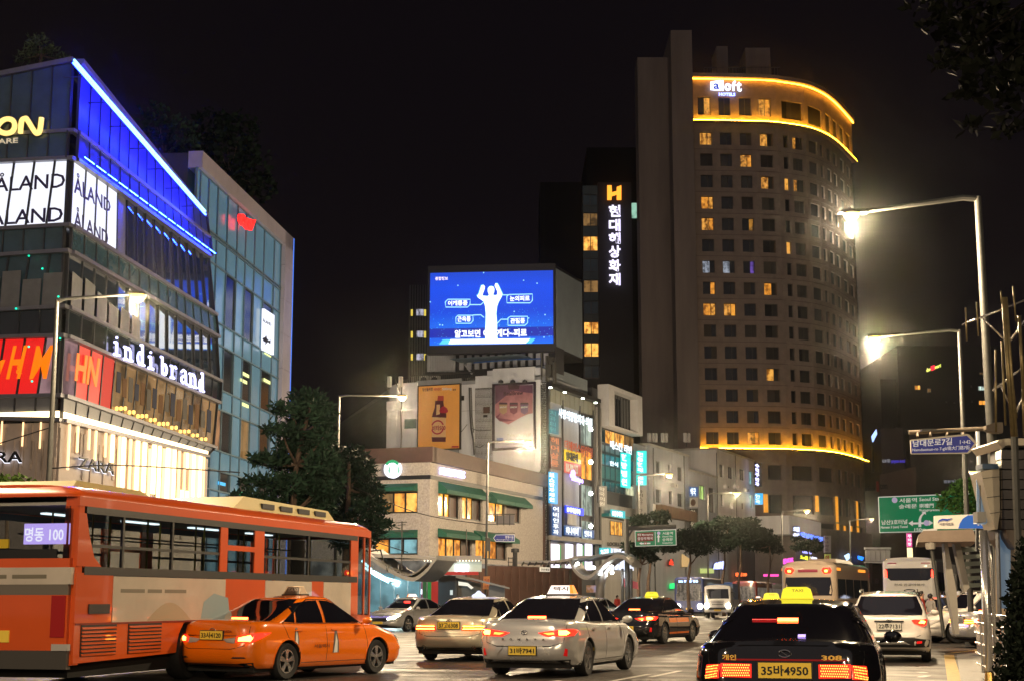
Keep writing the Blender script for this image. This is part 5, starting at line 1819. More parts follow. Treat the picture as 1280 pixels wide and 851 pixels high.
 # ================================================================== street lamps
lamp_glow=glow('street_lamp_light',(1.0,0.70,0.14),3.4)
def px_at(x,y,Y):
 return at(x,y,Y)
def street_lamp(label,bx,by,tx,ty,hx_,hy,Y,power=900,r0=.10,r1=.06,head=(.42,.16,.09),hY=None,name='street_lamp',col=(1.0,.76,.46),bowl=.24):
 """lamp post: foot column bx seen at by, top tx,ty, lamp head hx,hy, all at distance Y"""
 hY=hY or Y
 top=at(tx,ty,Y)
 foot=at(bx,by,Y)
 foot.z=0.0
 s=thing(name,label,'street lamp',(foot.x,foot.y,0),'street lamps')
 hd=at(hx_,hy,hY)
 MB().tube([foot,foot+(top-foot)*.3,top],[r0,r0*.85,r1],12).build('post',galv,s,smooth=True)
 b=MB()
 b.lathe(foot,(0,0,1),[(0,r0*2),(.25,r0*2),(.35,r0*1.2)],12)
 b.build('foot_collar',galv,s)
 b=MB()
 n=8
 pts=[top+Vector((0,0,-.05))]+[top.lerp(hd,k/n)+Vector((0,0,.02))for k in range(1,n+1)]
 b.tube(pts,[r1*.9]+[r1*.9-r1*.4*k/n for k in range(1,n+1)],8)
 b.build('arm',galv,s,smooth=True)
 d=Vector((hd.x-top.x,hd.y-top.y,0)).normalized()
 e=Vector((-d.y,d.x,0))
 L_,W2,H2=head
 b=MB()
 P_=lambda u,v,w:hd+d*u+e*v+Vector((0,0,w))
 b.hexa([P_(-L_*.45,-W2*.7,-.0),P_(L_,-W2*.55,0),P_(L_,W2*.55,0),P_(-L_*.45,W2*.7,0),P_(-L_*.35,-W2*.4,H2),P_(L_*.8,-W2*.3,H2),P_(L_*.8,W2*.3,H2),P_(-L_*.35,W2*.4,H2)])
 hdo=b.build('lamp_head',galv,s)
 b=MB()
 b.lathe(P_(L_*.35,0,-.002),(0,0,-1),[(0,bowl),(bowl*.35,bowl*.92),(bowl*.7,bowl*.6),(bowl*.85,bowl*.25),(bowl*.88,0)],16)
 b.build('lamp_glass',lamp_glow,hdo,smooth='all')
 ld=bpy.data.lights.new('lamp_light','POINT')
 ld.energy=power
 ld.color=col
 ld.shadow_soft_size=.14
 lo=bpy.data.objects.new('lamp_light',ld)
 COL.objects.link(lo)
 lo.parent=s
 lo.location=P_(L_*.35,0,-bowl-.12)-Vector((foot.x,foot.y,0))
 return s
L1=street_lamp('street lamp on the pale post in front of the stone shopfront, lamp pointing right',62,600,71.5,375,166,369,43,4500)
L2=street_lamp('street lamp beside the large pine with two small direction boards on its post',420,640,424,494,499,495,75,8000)
L3=street_lamp('street lamp in front of the stone cafe wall with its head over the framed poster',607,690,610,552,657,551,99,20000)
L4=street_lamp('small street lamp hanging before the plain grey block',797,700,798,594,834,592,125,9000,r0=.14,bowl=.3)
L5=street_lamp('small street lamp before the low block with the green window',884,700,884.5,617,919,615,148,7000,bowl=.34)
L6=street_lamp('small street lamp in front of the hotel base windows',977,700,977,639,1007,637,168,5000,bowl=.36)
L7=street_lamp('tiny white street lamp at the right corner of the hotel base',1062,700,1062,650,1088,648,175,3000)
L8=street_lamp('tall nearest street lamp at right with a long arm pointing left',1246,640,1222,246,1073,267,31,6500,bowl=.17,r0=.12,r1=.075)
L9=street_lamp('second tall street lamp at right behind the nearest one',1207,640,1199,412,1099,421.5,47,6000,bowl=.2)
L10=street_lamp('far small street lamp behind the right-hand tree',1230,660,1225,588,1219,589,100,4000)
for x,y,hx2,lab in((-13,6,3.2,'street lamp added on the left kerb beside the viewer, outside the picture'),(15,-9,-3.2,'street lamp added on the right kerb beside the viewer, outside the picture'),(-14,28,3.2,'street lamp added on the left kerb outside the picture beyond the bus'),(9,-20,-3.2,'unseen street lamp added on the right kerb behind the viewer')):  # unseen lamps added to light the near vehicles
 c=copy_tree(L1 if hx2>0 else L8)
 c.location=(x,y,0)
 c['label']=lab
 for ch_ in[q for q in bpy.data.objects if q.parent==c and q.type=='LIGHT']:
  ch_.data=ch_.data.copy()
  ch_.data.energy=8500 if x>0 else 5500
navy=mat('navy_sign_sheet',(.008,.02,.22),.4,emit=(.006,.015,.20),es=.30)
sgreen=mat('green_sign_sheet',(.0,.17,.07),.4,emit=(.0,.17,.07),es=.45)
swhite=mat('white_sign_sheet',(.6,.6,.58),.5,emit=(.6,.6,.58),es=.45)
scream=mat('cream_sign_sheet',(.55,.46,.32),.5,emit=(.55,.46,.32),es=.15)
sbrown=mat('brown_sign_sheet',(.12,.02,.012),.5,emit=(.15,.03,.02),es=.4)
def front(Y,x0=600,x1=1200,ang=0.0):
 a=at(x0,600,Y)
 return Fac((a.x,Y),(a.x+100*cos(ang),Y+100*sin(ang)))
FY=front(30.6)
s_=thing('street_name_sign','navy arrow-shaped street name board in two scripts hanging from a brown arm','sign',FY.q(1180,567,0))
out=[(1137.5,550),(1139,549),(1208,542),(1211,543),(1220.5,553.5),(1212,565),(1209,566.5),(1140,567.5),(1138,566)]
m_=MB();FY.ppoly(m_,out,0,.05);m_.build('board',scream,s_)
inn=[(1139,551),(1208.5,544),(1218,553.6),(1209,565),(1139.5,566)]
m_=MB();FY.ppoly(m_,inn,.052,.06);m_.build('sheet',navy,s_)
m_=MB();FY.skewtext(m_,'남대문로7길',[(1141,549.5),(1190,546.5),(1190,555.5),(1141,558)],.063,.008,.012)
FY.skewtext(m_,'1→42',[(1200,549.5),(1213,549.5),(1213,554),(1200,554.5)],.063,.008,.0)
FY.skewtext(m_,'Namdaemun-ro 7-gil/南大门路7街',[(1140.5,559.5),(1212,556),(1212,562),(1140.5,564.5)],.063,.008,.0)
m_.build('lettering',swhite,s_)
m_=MB()
bm_=mat('brown_arm',(.15,.12,.09),.6,metal=.3)
m_.tube([FY.q(1136,540,-.1),FY.q(1228,535.5,-.1)],.045,8)
m_.prism([FY.q(1228,538,-.15),FY.q(1239,542,-.15),FY.q(1249,542,-.15),FY.q(1249,529,-.15),FY.q(1239,529,-.15),FY.q(1228,533,-.15)],FY.N*.25)
for x in(1147,1163,1184,1204):
 m_.tube([FY.q(x,540.2,-.05),FY.q(x,545,.02)],.025,6)
m_.build('arm',bm_,s_)
m_=MB();FY.ppoly(m_,[(1150,536.5),(1158,536),(1206,537.8),(1150,539)],.0,.12);m_.build('arm_lamp_casing',galv,s_)
FGs=front(90)
s_=thing('direction_board','large green overhead direction board with junction arrows and Seoul station text','sign',FGs.q(1150,665,0))
m_=MB();FGs.ppoly(m_,[(1097.5,620.5),(1222,615.5),(1222,663),(1099,665.5)],0,.12);m_.build('board',swhite,s_)
m_=MB();FGs.ppoly(m_,[(1098.5,621.5),(1221,616.7),(1221,662),(1100,664.5)],.13,.15);m_.build('sheet',sgreen,s_)
m_=MB()
for t_,q4 in(('서울역',[(1124,622.5),(1146,621.5),(1146,627),(1124,628)]),('Seoul Stn',[(1149,621.5),(1173.5,620.7),(1173.5,625),(1149,626)]),('숭례문',[(1123.5,630),(1146,629),(1146,634.5),(1123.5,635.5)]),('崇禮門',[(1149,629),(1167,628.5),(1167,634),(1149,634)]),('Sungnyemun',[(1149,635.5),(1178.5,635),(1178.5,639),(1149,639)]),('남산3호터널',[(1102,649.5),(1134,648.5),(1134,654.5),(1102,655.5)]),('Namsan 3 (sam) Tunnel',[(1101,657),(1134.5,656),(1134.5,660),(1101,661)]),('150m',[(1143,659.5),(1157,659),(1157,663),(1143,663.5)])):
 FGs.skewtext(m_,t_,q4,.155,.02,.012)
 m_.build('lettering',swhite,s_)
 m_=MB()
FGs.ppoly(m_,[(1135.5,653.5),(1141,650),(1141,652.5),(1161,652),(1161,649.5),(1166.5,653),(1161,656.5),(1161,654.2),(1141,655),(1141,657)],.155,.17)
m_.build('arrow',swhite,s_)
m_=MB()
FGs.ppoly(m_,[(1148,658),(1151.5,658),(1151.3,648),(1153,644),(1155.5,641.5),(1157.5,643),(1157,638.5),(1151.5,639),(1153.3,640.3),(1149.5,645),(1148.2,649)],.155,.17)
m_.build('arrow',swhite,s_)
for x,y in((1117.3,624.8),(1157,653.2)):
 disc(FGs,x,y,3.6,.175,.19,n=12).build('route_disc',mat('pale_violet_sheet',(.45,.4,.6),.5,emit=(.45,.4,.6),es=.4),s_)
m_=MB();FGs.pbox(m_,1215,626,1250,628.5,-.3,-.1);FGs.pbox(m_,1215,652,1250,654.5,-.3,-.1)
u_=FGs.uz(1249,640)[0]
FGs.box(m_,u_-.15,u_+.15,0,FGs.uz(1249,610)[1],-.4,-.1)
m_.build('gantry',galv,s_)
FG2=front(98)
s_=thing('direction_board','smaller green direction board with a brown panel on a grey arm','sign',FG2.q(820,682,0))
m_=MB();FG2.ppoly(m_,[(793.5,663),(845,661),(845.5,681),(794,682.5)],0,.12);m_.build('board',swhite,s_)
m_=MB();FG2.ppoly(m_,[(794.2,663.8),(844.3,661.8),(844.8,680.3),(794.8,681.7)],.13,.15);m_.build('sheet',sgreen,s_)
m_=MB();FG2.ppoly(m_,[(796,665.5),(817,664.5),(817,675.5),(796,676.5)],.155,.17);m_.build('brown_panel',sbrown,s_)
m_=MB()
for t_,q4 in(('명동 Myeongdong',[(797,666.5),(816,665.8),(816,669),(797,669.8)]),('중앙우체국',[(797,671),(816,670.2),(816,674),(797,674.8)]),('서울역',[(828,664.5),(841,664),(841,667.5),(828,668)]),('Seoul Stn',[(828,669),(841,668.6),(841,670.6),(828,671)]),('숭례문',[(828,672),(841,671.6),(841,675.5),(828,676)]),('Sungnyemun',[(828,677),(841,676.7),(841,679),(828,679.4)])):
 FG2.skewtext(m_,t_,q4,.18,.02,.01)
FG2.ppoly(m_,[(822.2,677),(824,677),(824,671),(825.3,671),(823.1,667),(821,671),(822.2,671)],.155,.17)
FG2.ppoly(m_,[(799,678.6),(802,677),(802,678),(813,677.6),(813,679.4),(802,679.7),(802,680.4)],.155,.17)
m_.build('lettering',swhite,s_)
m_=MB();FG2.ppoly(m_,[(818.6,664),(819.2,664),(819.6,681),(819,681)],.155,.17);m_.build('divider',swhite,s_)
disc(FG2,823,666,2.2,.18,.2,n=10).build('route_disc',mat('pale_violet_sheet',(.45,.4,.6),.5,emit=(.45,.4,.6),es=.4),s_)
disc(FG2,806.5,678.6,1.9,.18,.2,n=10,rin=.6).build('ban_ring',red_p,s_)
m_=MB().tube([FG2.q(784,660,-.1),FG2.q(845,657.5,-.1)],.14,8)
m_.tube([FG2.q(782,676,-.1),FG2.q(791,661,-.1)],.07,6)
u_=FG2.uz(784,700)[0]
m_.tube([FG2.p(u_,0,-.1),FG2.p(u_,FG2.uz(784,648)[1],-.1)],.16,10)
m_.build('gantry',galv,s_)
def small_arrow(F,x0,y0,x1,y1,m,lab,t1,t2,left=True):
 s=thing('street_name_sign',lab,'sign',F.q((x0+x1)/2,y1,0))
 tip=3.2
 o_=[(x0,(y0+y1)/2),(x0+tip,y1),(x1,y1),(x1,y0),(x0+tip,y0)]
 b=MB();F.ppoly(b,o_,0,.04);b.build('board',swhite,s)
 i_=[(x0+.9,(y0+y1)/2),(x0+tip+.3,y1-.8),(x1-.8,y1-.8),(x1-.8,y0+.8),(x0+tip+.3,y0+.8)]
 b=MB();F.ppoly(b,i_,.045,.055);b.build('sheet',m,s)
 b=MB();F.text(b,t1,x1-12,y0+1.6,x1-1.8,y0+(y1-y0)*.55,.06,.005,.02)
 F.text(b,t2,x0+tip+1,y0+(y1-y0)*.62,x1-2,y1-1.6,.06,.005)
 b.build('lettering',swhite,s)
 b=MB();F.pbox(b,x0-4,y0-2.2,x1,y0-1.2,-.05,.0);b.build('arm',galv,s)
 return s
FL2=front(74.7)
small_arrow(FL2,427,628.5,455.5,643.5,navy,'small blue street name board on the post beside the pine','명동길','Myeongdong-gil')
small_arrow(FL2,427,646,454.5,655.5,sbrown,'small brown street name board just under the blue one','관광특구','Special Zone')
FL3=front(98.5)
small_arrow(FL3,616.5,667.5,643.5,676.5,navy,'small blue street name board before the cafe wall','명동1길','Myeongdong 1-gil')
s_=thing('sign_back','pale unlit back of a sign board with ribs on the post before the cafe','sign',FL3.q(632,655,0))
m_=MB();FL3.pbox(m_,620,643.5,643,655,0,.05);m_.build('board',concrete,s_)
m_=MB()
for x in(621,629,636.5):
 FL3.pbox(m_,x,641,x+1.2,656,.05,.1)
FL3.pbox(m_,608,641.5,643.5,642.8,.05,.12)
FL3.pbox(m_,608,654,643.5,655,.05,.12)
m_.build('ribs',galv,s_)
s_=thing('paper_notice','orange paper notice tied to the post near the kiosk','notice',FL3.q(608,737,.1))
m_=MB();FL3.ppoly(m_,[(604.5,720),(612.5,719.5),(611.5,736),(603.5,736)],.12,.14);m_.build('sheet',mat('orange_paper',(.6,.25,.08),.6,emit=(.6,.25,.08),es=.15),s_)
m_=MB();FL3.text(m_,'공사중',605.2,723,611.4,728,.15,.005,.02);FL3.text(m_,'우회',605.2,730,610.4,734,.15,.005);m_.build('lettering',red_p,s_)
s_=thing('roadside_box','grey electric cabinet fixed to the post before the cafe','cabinet',FL3.q(610,690,.1))
m_=MB();FL3.pbox(m_,609,672,613,688,.05,.3);m_.build('cabinet',galv,s_)
MB().tube([FL3.q(583,661,-.2),FL3.q(583,745,-.2)],.04,6).build('thin_post',galv,s_)
for(x0,y0,x1,y1,c,lab)in((401.5,606,415,618,(.75,.03,.05),'small red lit sign with white swirl hanging before the pine'),(402,620,414,627.5,(.02,.1,.8),'small blue lit sign under the red one'),(405,632,414,640,(.6,.75,.05),'yellow-green lit characters low before the pine'),(402,651,414,656,(.2,.9,.2),'green lit characters just above the bus roof')):
 s_=thing('glowing_sign',lab,'sign',FL2.q(x0,y1,0))
 m_=MB();FL2.pbox(m_,x0,y0,x1,y1,-1.2,-1.1)
 if y0<630:
  m_.build('panel',glow('g_%d'%y0,c,.9),s_)
  disc(FL2,(x0+x1)/2,(y0+y1)/2,4.0,-1.09,-1.07,n=14,rin=.6,a0=.5,a1=5.2).build('swirl',wl,s_)
 else:
  m_=MB();FL2.text(m_,'명동역' if y0<640 else '입구',x0,y0,x1,y1,-1.1,.1,.05)
  m_.build('lettering',glow('g_%d'%y0,c,1.3),s_)
for pts,Y,lab in(([(-5,555),(30,544),(62,534)],43.5,'thin overhead cable running from the left post to the picture edge'),([(62,585),(150,581),(300,590)],43.5,'thin overhead cable crossing the stone shopfront'),([(424,660),(455,672),(510,690)],62,'thin cable sagging from the signed post towards the shelter'),([(424,600),(520,640),(607,655)],70,'thin cable between the two posts before the cafe')):
 P_=[at(x,y,Y)for x,y in pts]
 P_=catmull(P_,5)
 tag(MB().tube(P_,.018,4).build('overhead_cable',black,smooth='all'),lab,'cable')
 # ================================================================== trees
leafm={}
def leaf(name,c,var=.5):
 if name not in leafm:
  m=mat(name,c,.75,noise=var,nscale=1.6,spec=.08)
  leafm[name]=m
 return leafm[name]
def crown_mb(clusters,n_per,size,aspect=.35,seed=1,up=.3):
 rnd=random.Random(seed)
 b=MB()
 for(c,rx,ry,rz)in clusters:
  n=int(n_per*rx*rz/1.0)
  for _ in range(max(20,n)):
   th,ph=rnd.uniform(0,2*pi),math.acos(rnd.uniform(-1,1))
   rr=rnd.uniform(.45,1.0)**.6*(1+.18*sin(3*th+seed)*sin(2*ph))
   p=c+Vector((rx*rr*sin(ph)*cos(th),ry*rr*sin(ph)*sin(th),rz*rr*cos(ph)))
   d=Vector((rnd.gauss(0,1),rnd.gauss(0,1),rnd.gauss(up,.7))).normalized()
   e=d.orthogonal().normalized()
   e.rotate(Matrix.Rotation(rnd.uniform(0,6.28),3,d))
   s=size*rnd.uniform(.6,1.4)
   w=s*aspect
   b.v+=[p-e*w*.3,p+d*s*.5-e*w,p+d*s,p+d*s*.5+e*w]
   k=len(b.v)
   b.f.append((k-4,k-3,k-2,k-1))
 return b
def tree(name,label,foot,trunk,branches,clusters,n_per,size,m,aspect=.35,seed=1,bark=None,group=None,tr=.16):
 s=thing(name,label,'tree',foot,group)
 bk=bark or mat('bark',(.11,.075,.055),.9,noise=.4,nscale=6,bump=.5,bscale=20)
 n=len(trunk)
 b=MB().tube(catmull(trunk,4),[tr*(1-.7*k/(4*(n-1)))for k in range(4*(n-1)+1)],9)
 t=b.build('trunk',bk,s,smooth='all')
 for br in branches:
  b=MB().tube(catmull(br,3),[tr*.42*(1-.75*k/(3*(len(br)-1)))for k in range(3*(len(br)-1)+1)],6)
  b.build('limb',bk,t,smooth='all')
 crown_mb(clusters,n_per,size,aspect,seed).build('crown',m,s)
 return s
def pxtree(name,label,Y,foot_px,trunk_px,cl_px,n_per,size,m,aspect=.35,seed=1,depth=1.0,group=None,tr=.16,nbr=4):
 rnd=random.Random(seed*7+1)
 k=1900/Y
 tk=[at(x,y,Y)for x,y in trunk_px]
 f=at(*foot_px,Y)
 f.z=0.0
 tk=[Vector((f.x,f.y,.0))]+tk
 cl,br=[],[]
 for(x,y,rx,ry)in cl_px:
  dy=rnd.uniform(-1,1)*depth
  c=at(x,y,Y+dy)
  cl.append((c,rx/k,max(rx/k*.8,.25),ry/k))
 for c in cl:
  a=min(tk[1:],key=lambda q:(q-Vector((c[0].x,c[0].y,c[0].z-.6))).length)
  br.append([a,a.lerp(c[0],.5)+Vector((0,0,-.15)),c[0]])
 return tree(name,label,(f.x,f.y,0),tk,br,cl,n_per,size,m,aspect,seed,group=group,tr=tr)
pinem=leaf('pine_needles',(.028,.060,.038))
pinem2=leaf('pine_needles_dark',(.020,.042,.028))
broad=leaf('broad_leaves',(.06,.105,.02))
pxtree('pine_tree','large pine with layered pads of needles before the teal building',66,(364,760),[(364,700),(366,640),(371,580),(380,540),(388,505)],[(386,500,24,12),(362,512,24,9),(402,517,16,16),(386,530,30,14),(352,538,26,8),(404,546,14,14),(376,556,34,12),(338,574,26,8),(372,580,38,12),(404,578,22,14),(330,603,34,8),(365,604,30,12),(398,606,28,16),(305,622,22,6),(345,622,40,9),(392,632,28,16),(410,600,20,24)],1700,.32,pinem,.15,3,1.6,tr=.2)
pxtree('pine_tree','darker rounded conifer between the large pine and the cafe',70,(432,760),[(432,700),(434,650),(436,610),(436,575)],[(436,568,22,10),(420,585,24,14),(450,586,22,12),(434,602,34,16),(458,612,22,12),(430,626,36,16),(464,634,22,12),(446,650,32,12),(476,656,16,6),(418,655,26,12),(466,668,16,7),(440,676,30,12)],1700,.32,pinem2,.15,5,1.4,tr=.2)
pxtree('bush','yellow-green leafy treetop at the left edge above the bus',40,(8,760),[(8,700),(9,640),(10,612)],[(8,602,20,9),(26,600,14,7),(-4,606,18,10),(18,612,22,9),(4,622,24,12)],900,.16,broad,.4,8,.4,tr=.08)
def roof_tree(label,Y,base,cl_px,n_per,size,m,seed,asp=.4):
 rnd=random.Random(seed)
 k=1900/Y
 f=at(*base,Y)
 cl=[(at(x,y,Y+rnd.uniform(-1,1)),rx/k,rx/k,ry/k)for x,y,rx,ry in cl_px]
 tk=[f,f.lerp(cl[0][0],.6),cl[0][0]]
 br=[[tk[1],tk[1].lerp(c[0],.5),c[0]]for c in cl]
 return tree('roof_tree',label,(f.x,f.y,f.z),tk,br,cl,n_per,size,m,asp,seed,tr=.1)
roof_tree('spiky roof garden shrub above the dark glass at top left',74,(50,84),[(52,60,17,14),(40,66,14,12),(64,66,12,10),(28,74,10,8),(78,76,12,5),(48,50,12,8)],500,.28,leaf('roof_leaves',(.07,.10,.06)),11,.12)
roof_tree('dim roof garden tree behind the blue neon line',100,(215,250),[(200,160,26,26),(226,170,24,26),(208,190,24,20),(192,140,20,12)],90,.4,pinem2,12,.3)
roof_tree('large dark tree mass rising behind the metal-framed building',118,(290,260),[(285,190,36,46),(310,215,30,34),(262,160,28,24),(330,235,16,22),(245,190,26,30),(300,165,26,26)],70,.5,leaf('night_leaves',(.006,.013,.010)),13,.35)
random.seed(31)
for i,(xc,yc,w,h,Y,lab)in enumerate(((812,652,24,16,112,'street pine whose crown touches the small green direction board'),(862,676,44,20,118,'broad street pine behind the black and orange taxi'),(905,668,34,24,128,'tall street pine before the pale grey block'),(925,652,28,14,132,'street pine crown reaching above its neighbours'),(962,676,36,18,140,'street pine in front of the hotel corner'),(1010,680,22,12,150,'street pine beside the blue glowing characters'),(800,690,22,14,106,'low street pine under the green direction board'))):
 rnd=random.Random(40+i)
 cl=[(xc+rnd.uniform(-1,1)*w*.7,yc+rnd.uniform(-1,1)*h*.6,w*rnd.uniform(.35,.55),h*rnd.uniform(.25,.42))for _ in range(9)]
 pxtree('street_pine',lab,Y,(xc,765),[(xc-2,730),(xc+1,705),(xc,yc+h*.3)],cl,1500,.24,leaf('street_pine_needles',(.014,.026,.018)),.25,50+i,1.2,group='pines along the far road')
pxtree('street_tree','bright green tree behind the cream and blue stop board',62,(1212,760),[(1212,700),(1210,660),(1205,640)],[(1200,610,14,10),(1188,622,16,9),(1214,618,14,12),(1204,632,18,9),(1180,632,10,6),(1226,634,14,10),(1210,604,10,7)],1800,.16,leaf('fresh_leaves',(.05,.12,.03)),.3,71,.8,tr=.1)
rnd=random.Random(81)
s_=thing('overhanging_tree','dark tree whose branches hang into the top right corner','tree',(9.2,13.5,0))
tk=[Vector((9.2,13.5,0)),Vector((9.1,13.4,3)),Vector((8.6,13.3,6)),Vector((7.4,13.2,8.2))]
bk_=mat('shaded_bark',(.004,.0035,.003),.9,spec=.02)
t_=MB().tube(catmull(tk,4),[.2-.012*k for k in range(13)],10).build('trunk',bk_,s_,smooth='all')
cl=[]
for(x,y,rx,ry)in((1150,6,22,10),(1175,30,26,20),(1200,60,34,24),(1180,82,16,8),(1235,40,40,40),(1225,100,24,24),(1262,110,30,36),(1260,160,20,14),(1290,60,40,60),(1210,5,50,20),(1205,118,14,8),(1215,160,12,6)):
 c=at(x,y,13+rnd.uniform(-.6,.6))
 cl.append((c,rx/146,rx/146,ry/146))
 MB().tube(catmull([tk[3],tk[3].lerp(c,.5)+Vector((0,0,.2)),c],3),[.022-.0025*k for k in range(7)],6).build('limb',bk_,t_,smooth='all')
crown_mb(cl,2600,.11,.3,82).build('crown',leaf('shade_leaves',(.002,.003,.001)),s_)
s_=thing('conifer_bush','dense dark conifer bush at the lower right edge','bush',at(1280,900,14)*1)
f=at(1285,748,14);f.z=0
s_.location=f;ORG[s_.name]=f.copy()
cl=[(at(x,y,14.2),rx/136,.28,ry/136)for x,y,rx,ry in((1284,700,12,30),(1280,740,20,36),(1279,780,27,34),(1275,820,30,36),(1276,860,32,34),(1300,800,40,80),(1300,720,24,60))]
MB().tube([f,f+Vector((0,.2,1.5))],.05,8).build('trunk',bk_,s_)
crown_mb(cl,14000,.055,.35,91,up=.6).build('crown',leaf('bush_needles',(.014,.020,.013)),s_)
# ================================================================== bus shelters on the far side
roofm=mat('shelter_roof',(.30,.29,.28),.45,metal=.3,noise=.15,nscale=1)
gl_teal=mat('shelter_glass',(.25,.45,.5),.05,trans=.9,spec=.6)
teal_l=glow('teal_white_tube',(.45,.85,1.0),5)
def ribbon(pts,Y0,Y1,t,m,name,root,sm=True):
 P_=catmull([at(x,y,Y0)for x,y in pts],5)
 Q_=[Vector((p.x+(Y1-Y0)*.25,p.y+(Y1-Y0),p.z))for p in P_]
 b=MB().slab(P_,Q_,(0,0,t))
 return b.build(name,m,root,smooth=True)
sh=thing('bus_shelter','curved-roof bus shelter with bluish lit glass left of the cafe','bus shelter',gnd(490,779))
Ysh=84
ribbon([(452,689),(470,704),(490,717),(508,725),(520,725),(533,715),(541,705),(546,699)],Ysh,Ysh+3.6,.22,roofm,'roof',sh)
ribbon([(468,697),(485,710),(505,719),(520,716),(533,705)],Ysh+.3,Ysh+3.2,.1,mat('roof_soffit',(.18,.17,.16),.5),'soffit',sh)
ribbon([(440,690),(470,696),(510,697),(547,701)],Ysh+.5,Ysh+4.2,.18,roofm,'upper_roof',sh)
Fsh=front(Ysh+3.4)
for x in(458,475,492,509,524):
 m_=MB();Fsh.pbox(m_,x,722 if x>470 else 712,x+1,768,-.05,.05);m_.build('post',galv,sh)
for k,x in enumerate((442,459,476,493,510)):
 m_=MB();Fsh.pbox(m_,x,716,x+16,764,-.02,.0);m_.build('glass_pane',lit_room('teal_lit_glass',(.14,.36,.42),.75,.6,.6),sh)
for pts in([(452,700),(466,713),(482,722),(500,727)],[(456,709),(470,719),(486,727)]):
 MB().tube([at(x,y,Ysh+1.5)for x,y in pts],.07,6).build('tube_light',teal_l,sh)
m_=MB();Fsh.pbox(m_,482,727,499,730.5,-.3,-.2);m_.build('light_panel',teal_l,sh)
m_=MB();Fsh.pbox(m_,478,731.5,506,732.5,-.3,-.2);m_.build('rail',galv,sh)
m_=MB()
for x in(466,484,498):
 m_.tube([at(x,706,Ysh),at(x,712,Ysh-.1)],.05,6)
m_.build('roof_brackets',galv,sh)
s_=thing('tv_antenna','thin rooftop aerial with cross bars in front of the cafe windows','antenna',at(502,730,Ysh+.4))
m_=MB().tube([at(502,712,Ysh+.4),at(502.5,651,Ysh+.4)],.04,6)
for y,w in((653,7),(664,9),(656,5)):
 m_.tube([at(502-w,y,Ysh+.4),at(502+w,y-1,Ysh+.4)],.025,5)
m_.build('mast',galv,s_)
s_=thing('green_pillar','pair of green shop pillars beside the lit shelter glass','pillar',gnd(534,775))
Fg=front(93)
for i,x in enumerate((528.5,534.5)):
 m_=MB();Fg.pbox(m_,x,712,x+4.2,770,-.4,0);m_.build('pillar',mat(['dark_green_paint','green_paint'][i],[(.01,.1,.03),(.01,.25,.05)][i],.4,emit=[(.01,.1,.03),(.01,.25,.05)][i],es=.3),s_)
m_=MB();Fg.pbox(m_,518,717,528,756,-.6,-.4);m_.build('purple_panel',glow('purple_panel',(.3,.05,.16),.5),s_)
s_=thing('round_sign','small white glowing letter on the purple shop panel','sign',Fg.q(523,735,0))
m_=MB();Fg.text(m_,'O',520,724,526.5,731,-.3,.1,.04);m_.build('letter',wl,s_)
m_=MB();Fg.pbox(m_,524.5,736,527.5,742,-.35,-.3);m_.build('plate',glow('white_sign_light',(.8,.86,1),2.6),s_)
s_=thing('cafe_shopfront','red and white shop front under the cafe with bright white lettering','shop front',Fg.q(560,770,0))
m_=MB();Fg.pbox(m_,539,726,549,760,-.5,-.2);Fg.pbox(m_,538,714,598,718,-.5,-.2);m_.build('red_panel',mat('red_shop_panel',(.45,.02,.02),.5,emit=(.45,.02,.02),es=.25),s_)
m_=MB();Fg.pbox(m_,538,701,602,714,-.5,-.3);m_.build('white_fascia',mat('pale_green_fascia',(.5,.6,.55),.5,emit=(.5,.6,.55),es=.35),s_)
m_=MB()
for i,ch in enumerate('올리브영'):
 Fg.text(m_,ch,569+4.2*i,705,572.8+4.2*i,714,-.28,.1,.05)
m_.build('lettering',glow('white_hot_letters',(.9,.85,1.0),4),s_)
m_=MB();Fg.pbox(m_,528,694,602,699,-.6,.3);m_.build('awning_board',mat('cream_awning',(.5,.47,.42),.6),s_)
lb=MB()
for k in range(18):
 Fg.pbox(lb,530+k*4.0,699.5,531.2+k*4.0,700.8,.1,.25)
lb.build('lamp_row',glow('small_warm_bulbs',(1.0,.85,.6),4),s_)
s_=thing('wall_clock','round white clock with a dark rim on the shop fascia','clock',Fg.q(549,713,0))
disc(Fg,550,708.5,5.4,-.1,.1).build('rim',black,s_)
disc(Fg,548.8,708,4.6,.11,.13).build('face',glow('clock_white',(.85,.85,.95),1.2),s_)
m_=MB();Fg.ppoly(m_,[(548.5,708),(549.1,708),(549.1,704.8),(548.5,704.8)],.135,.15);Fg.ppoly(m_,[(548.8,707.7),(551.3,708.8),(551,709.3),(548.6,708.2)],.135,.15);m_.build('hands',black,s_)
s_=thing('street_kiosk','black street kiosk with slanted canvas roof in front of the shop','kiosk',gnd(568,778))
Fk=front(88)
m_=MB();Fk.pbox(m_,547.5,719,571,772,-1.6,0);m_.build('cabin',mat('black_kiosk',(.018,.018,.02),.6),s_)
m_=MB();Fk.ppoly(m_,[(571,722),(601,729),(604,772),(571,772)],-1.4,-.2);m_.build('side_cabin',mat('grey_tarp',(.06,.06,.06),.7),s_)
m_=MB();Fk.ppoly(m_,[(571,718.5),(590,722),(637,734),(637,736),(592,725),(571,722)],-1.5,.3);m_.build('canopy',mat('canopy_canvas',(.22,.22,.22),.7),s_)
m_=MB();Fk.ppoly(m_,[(573,726),(585,728),(584,732),(573,731)],-.1,0);Fk.pbox(m_,562.5,737,566,743,0,.05);m_.build('notice',swhite,s_)
m_=MB();Fk.pbox(m_,611,731,631,772,-1.5,-.2);m_.build('grey_box',mat('covered_box',(.12,.12,.13),.6),s_)
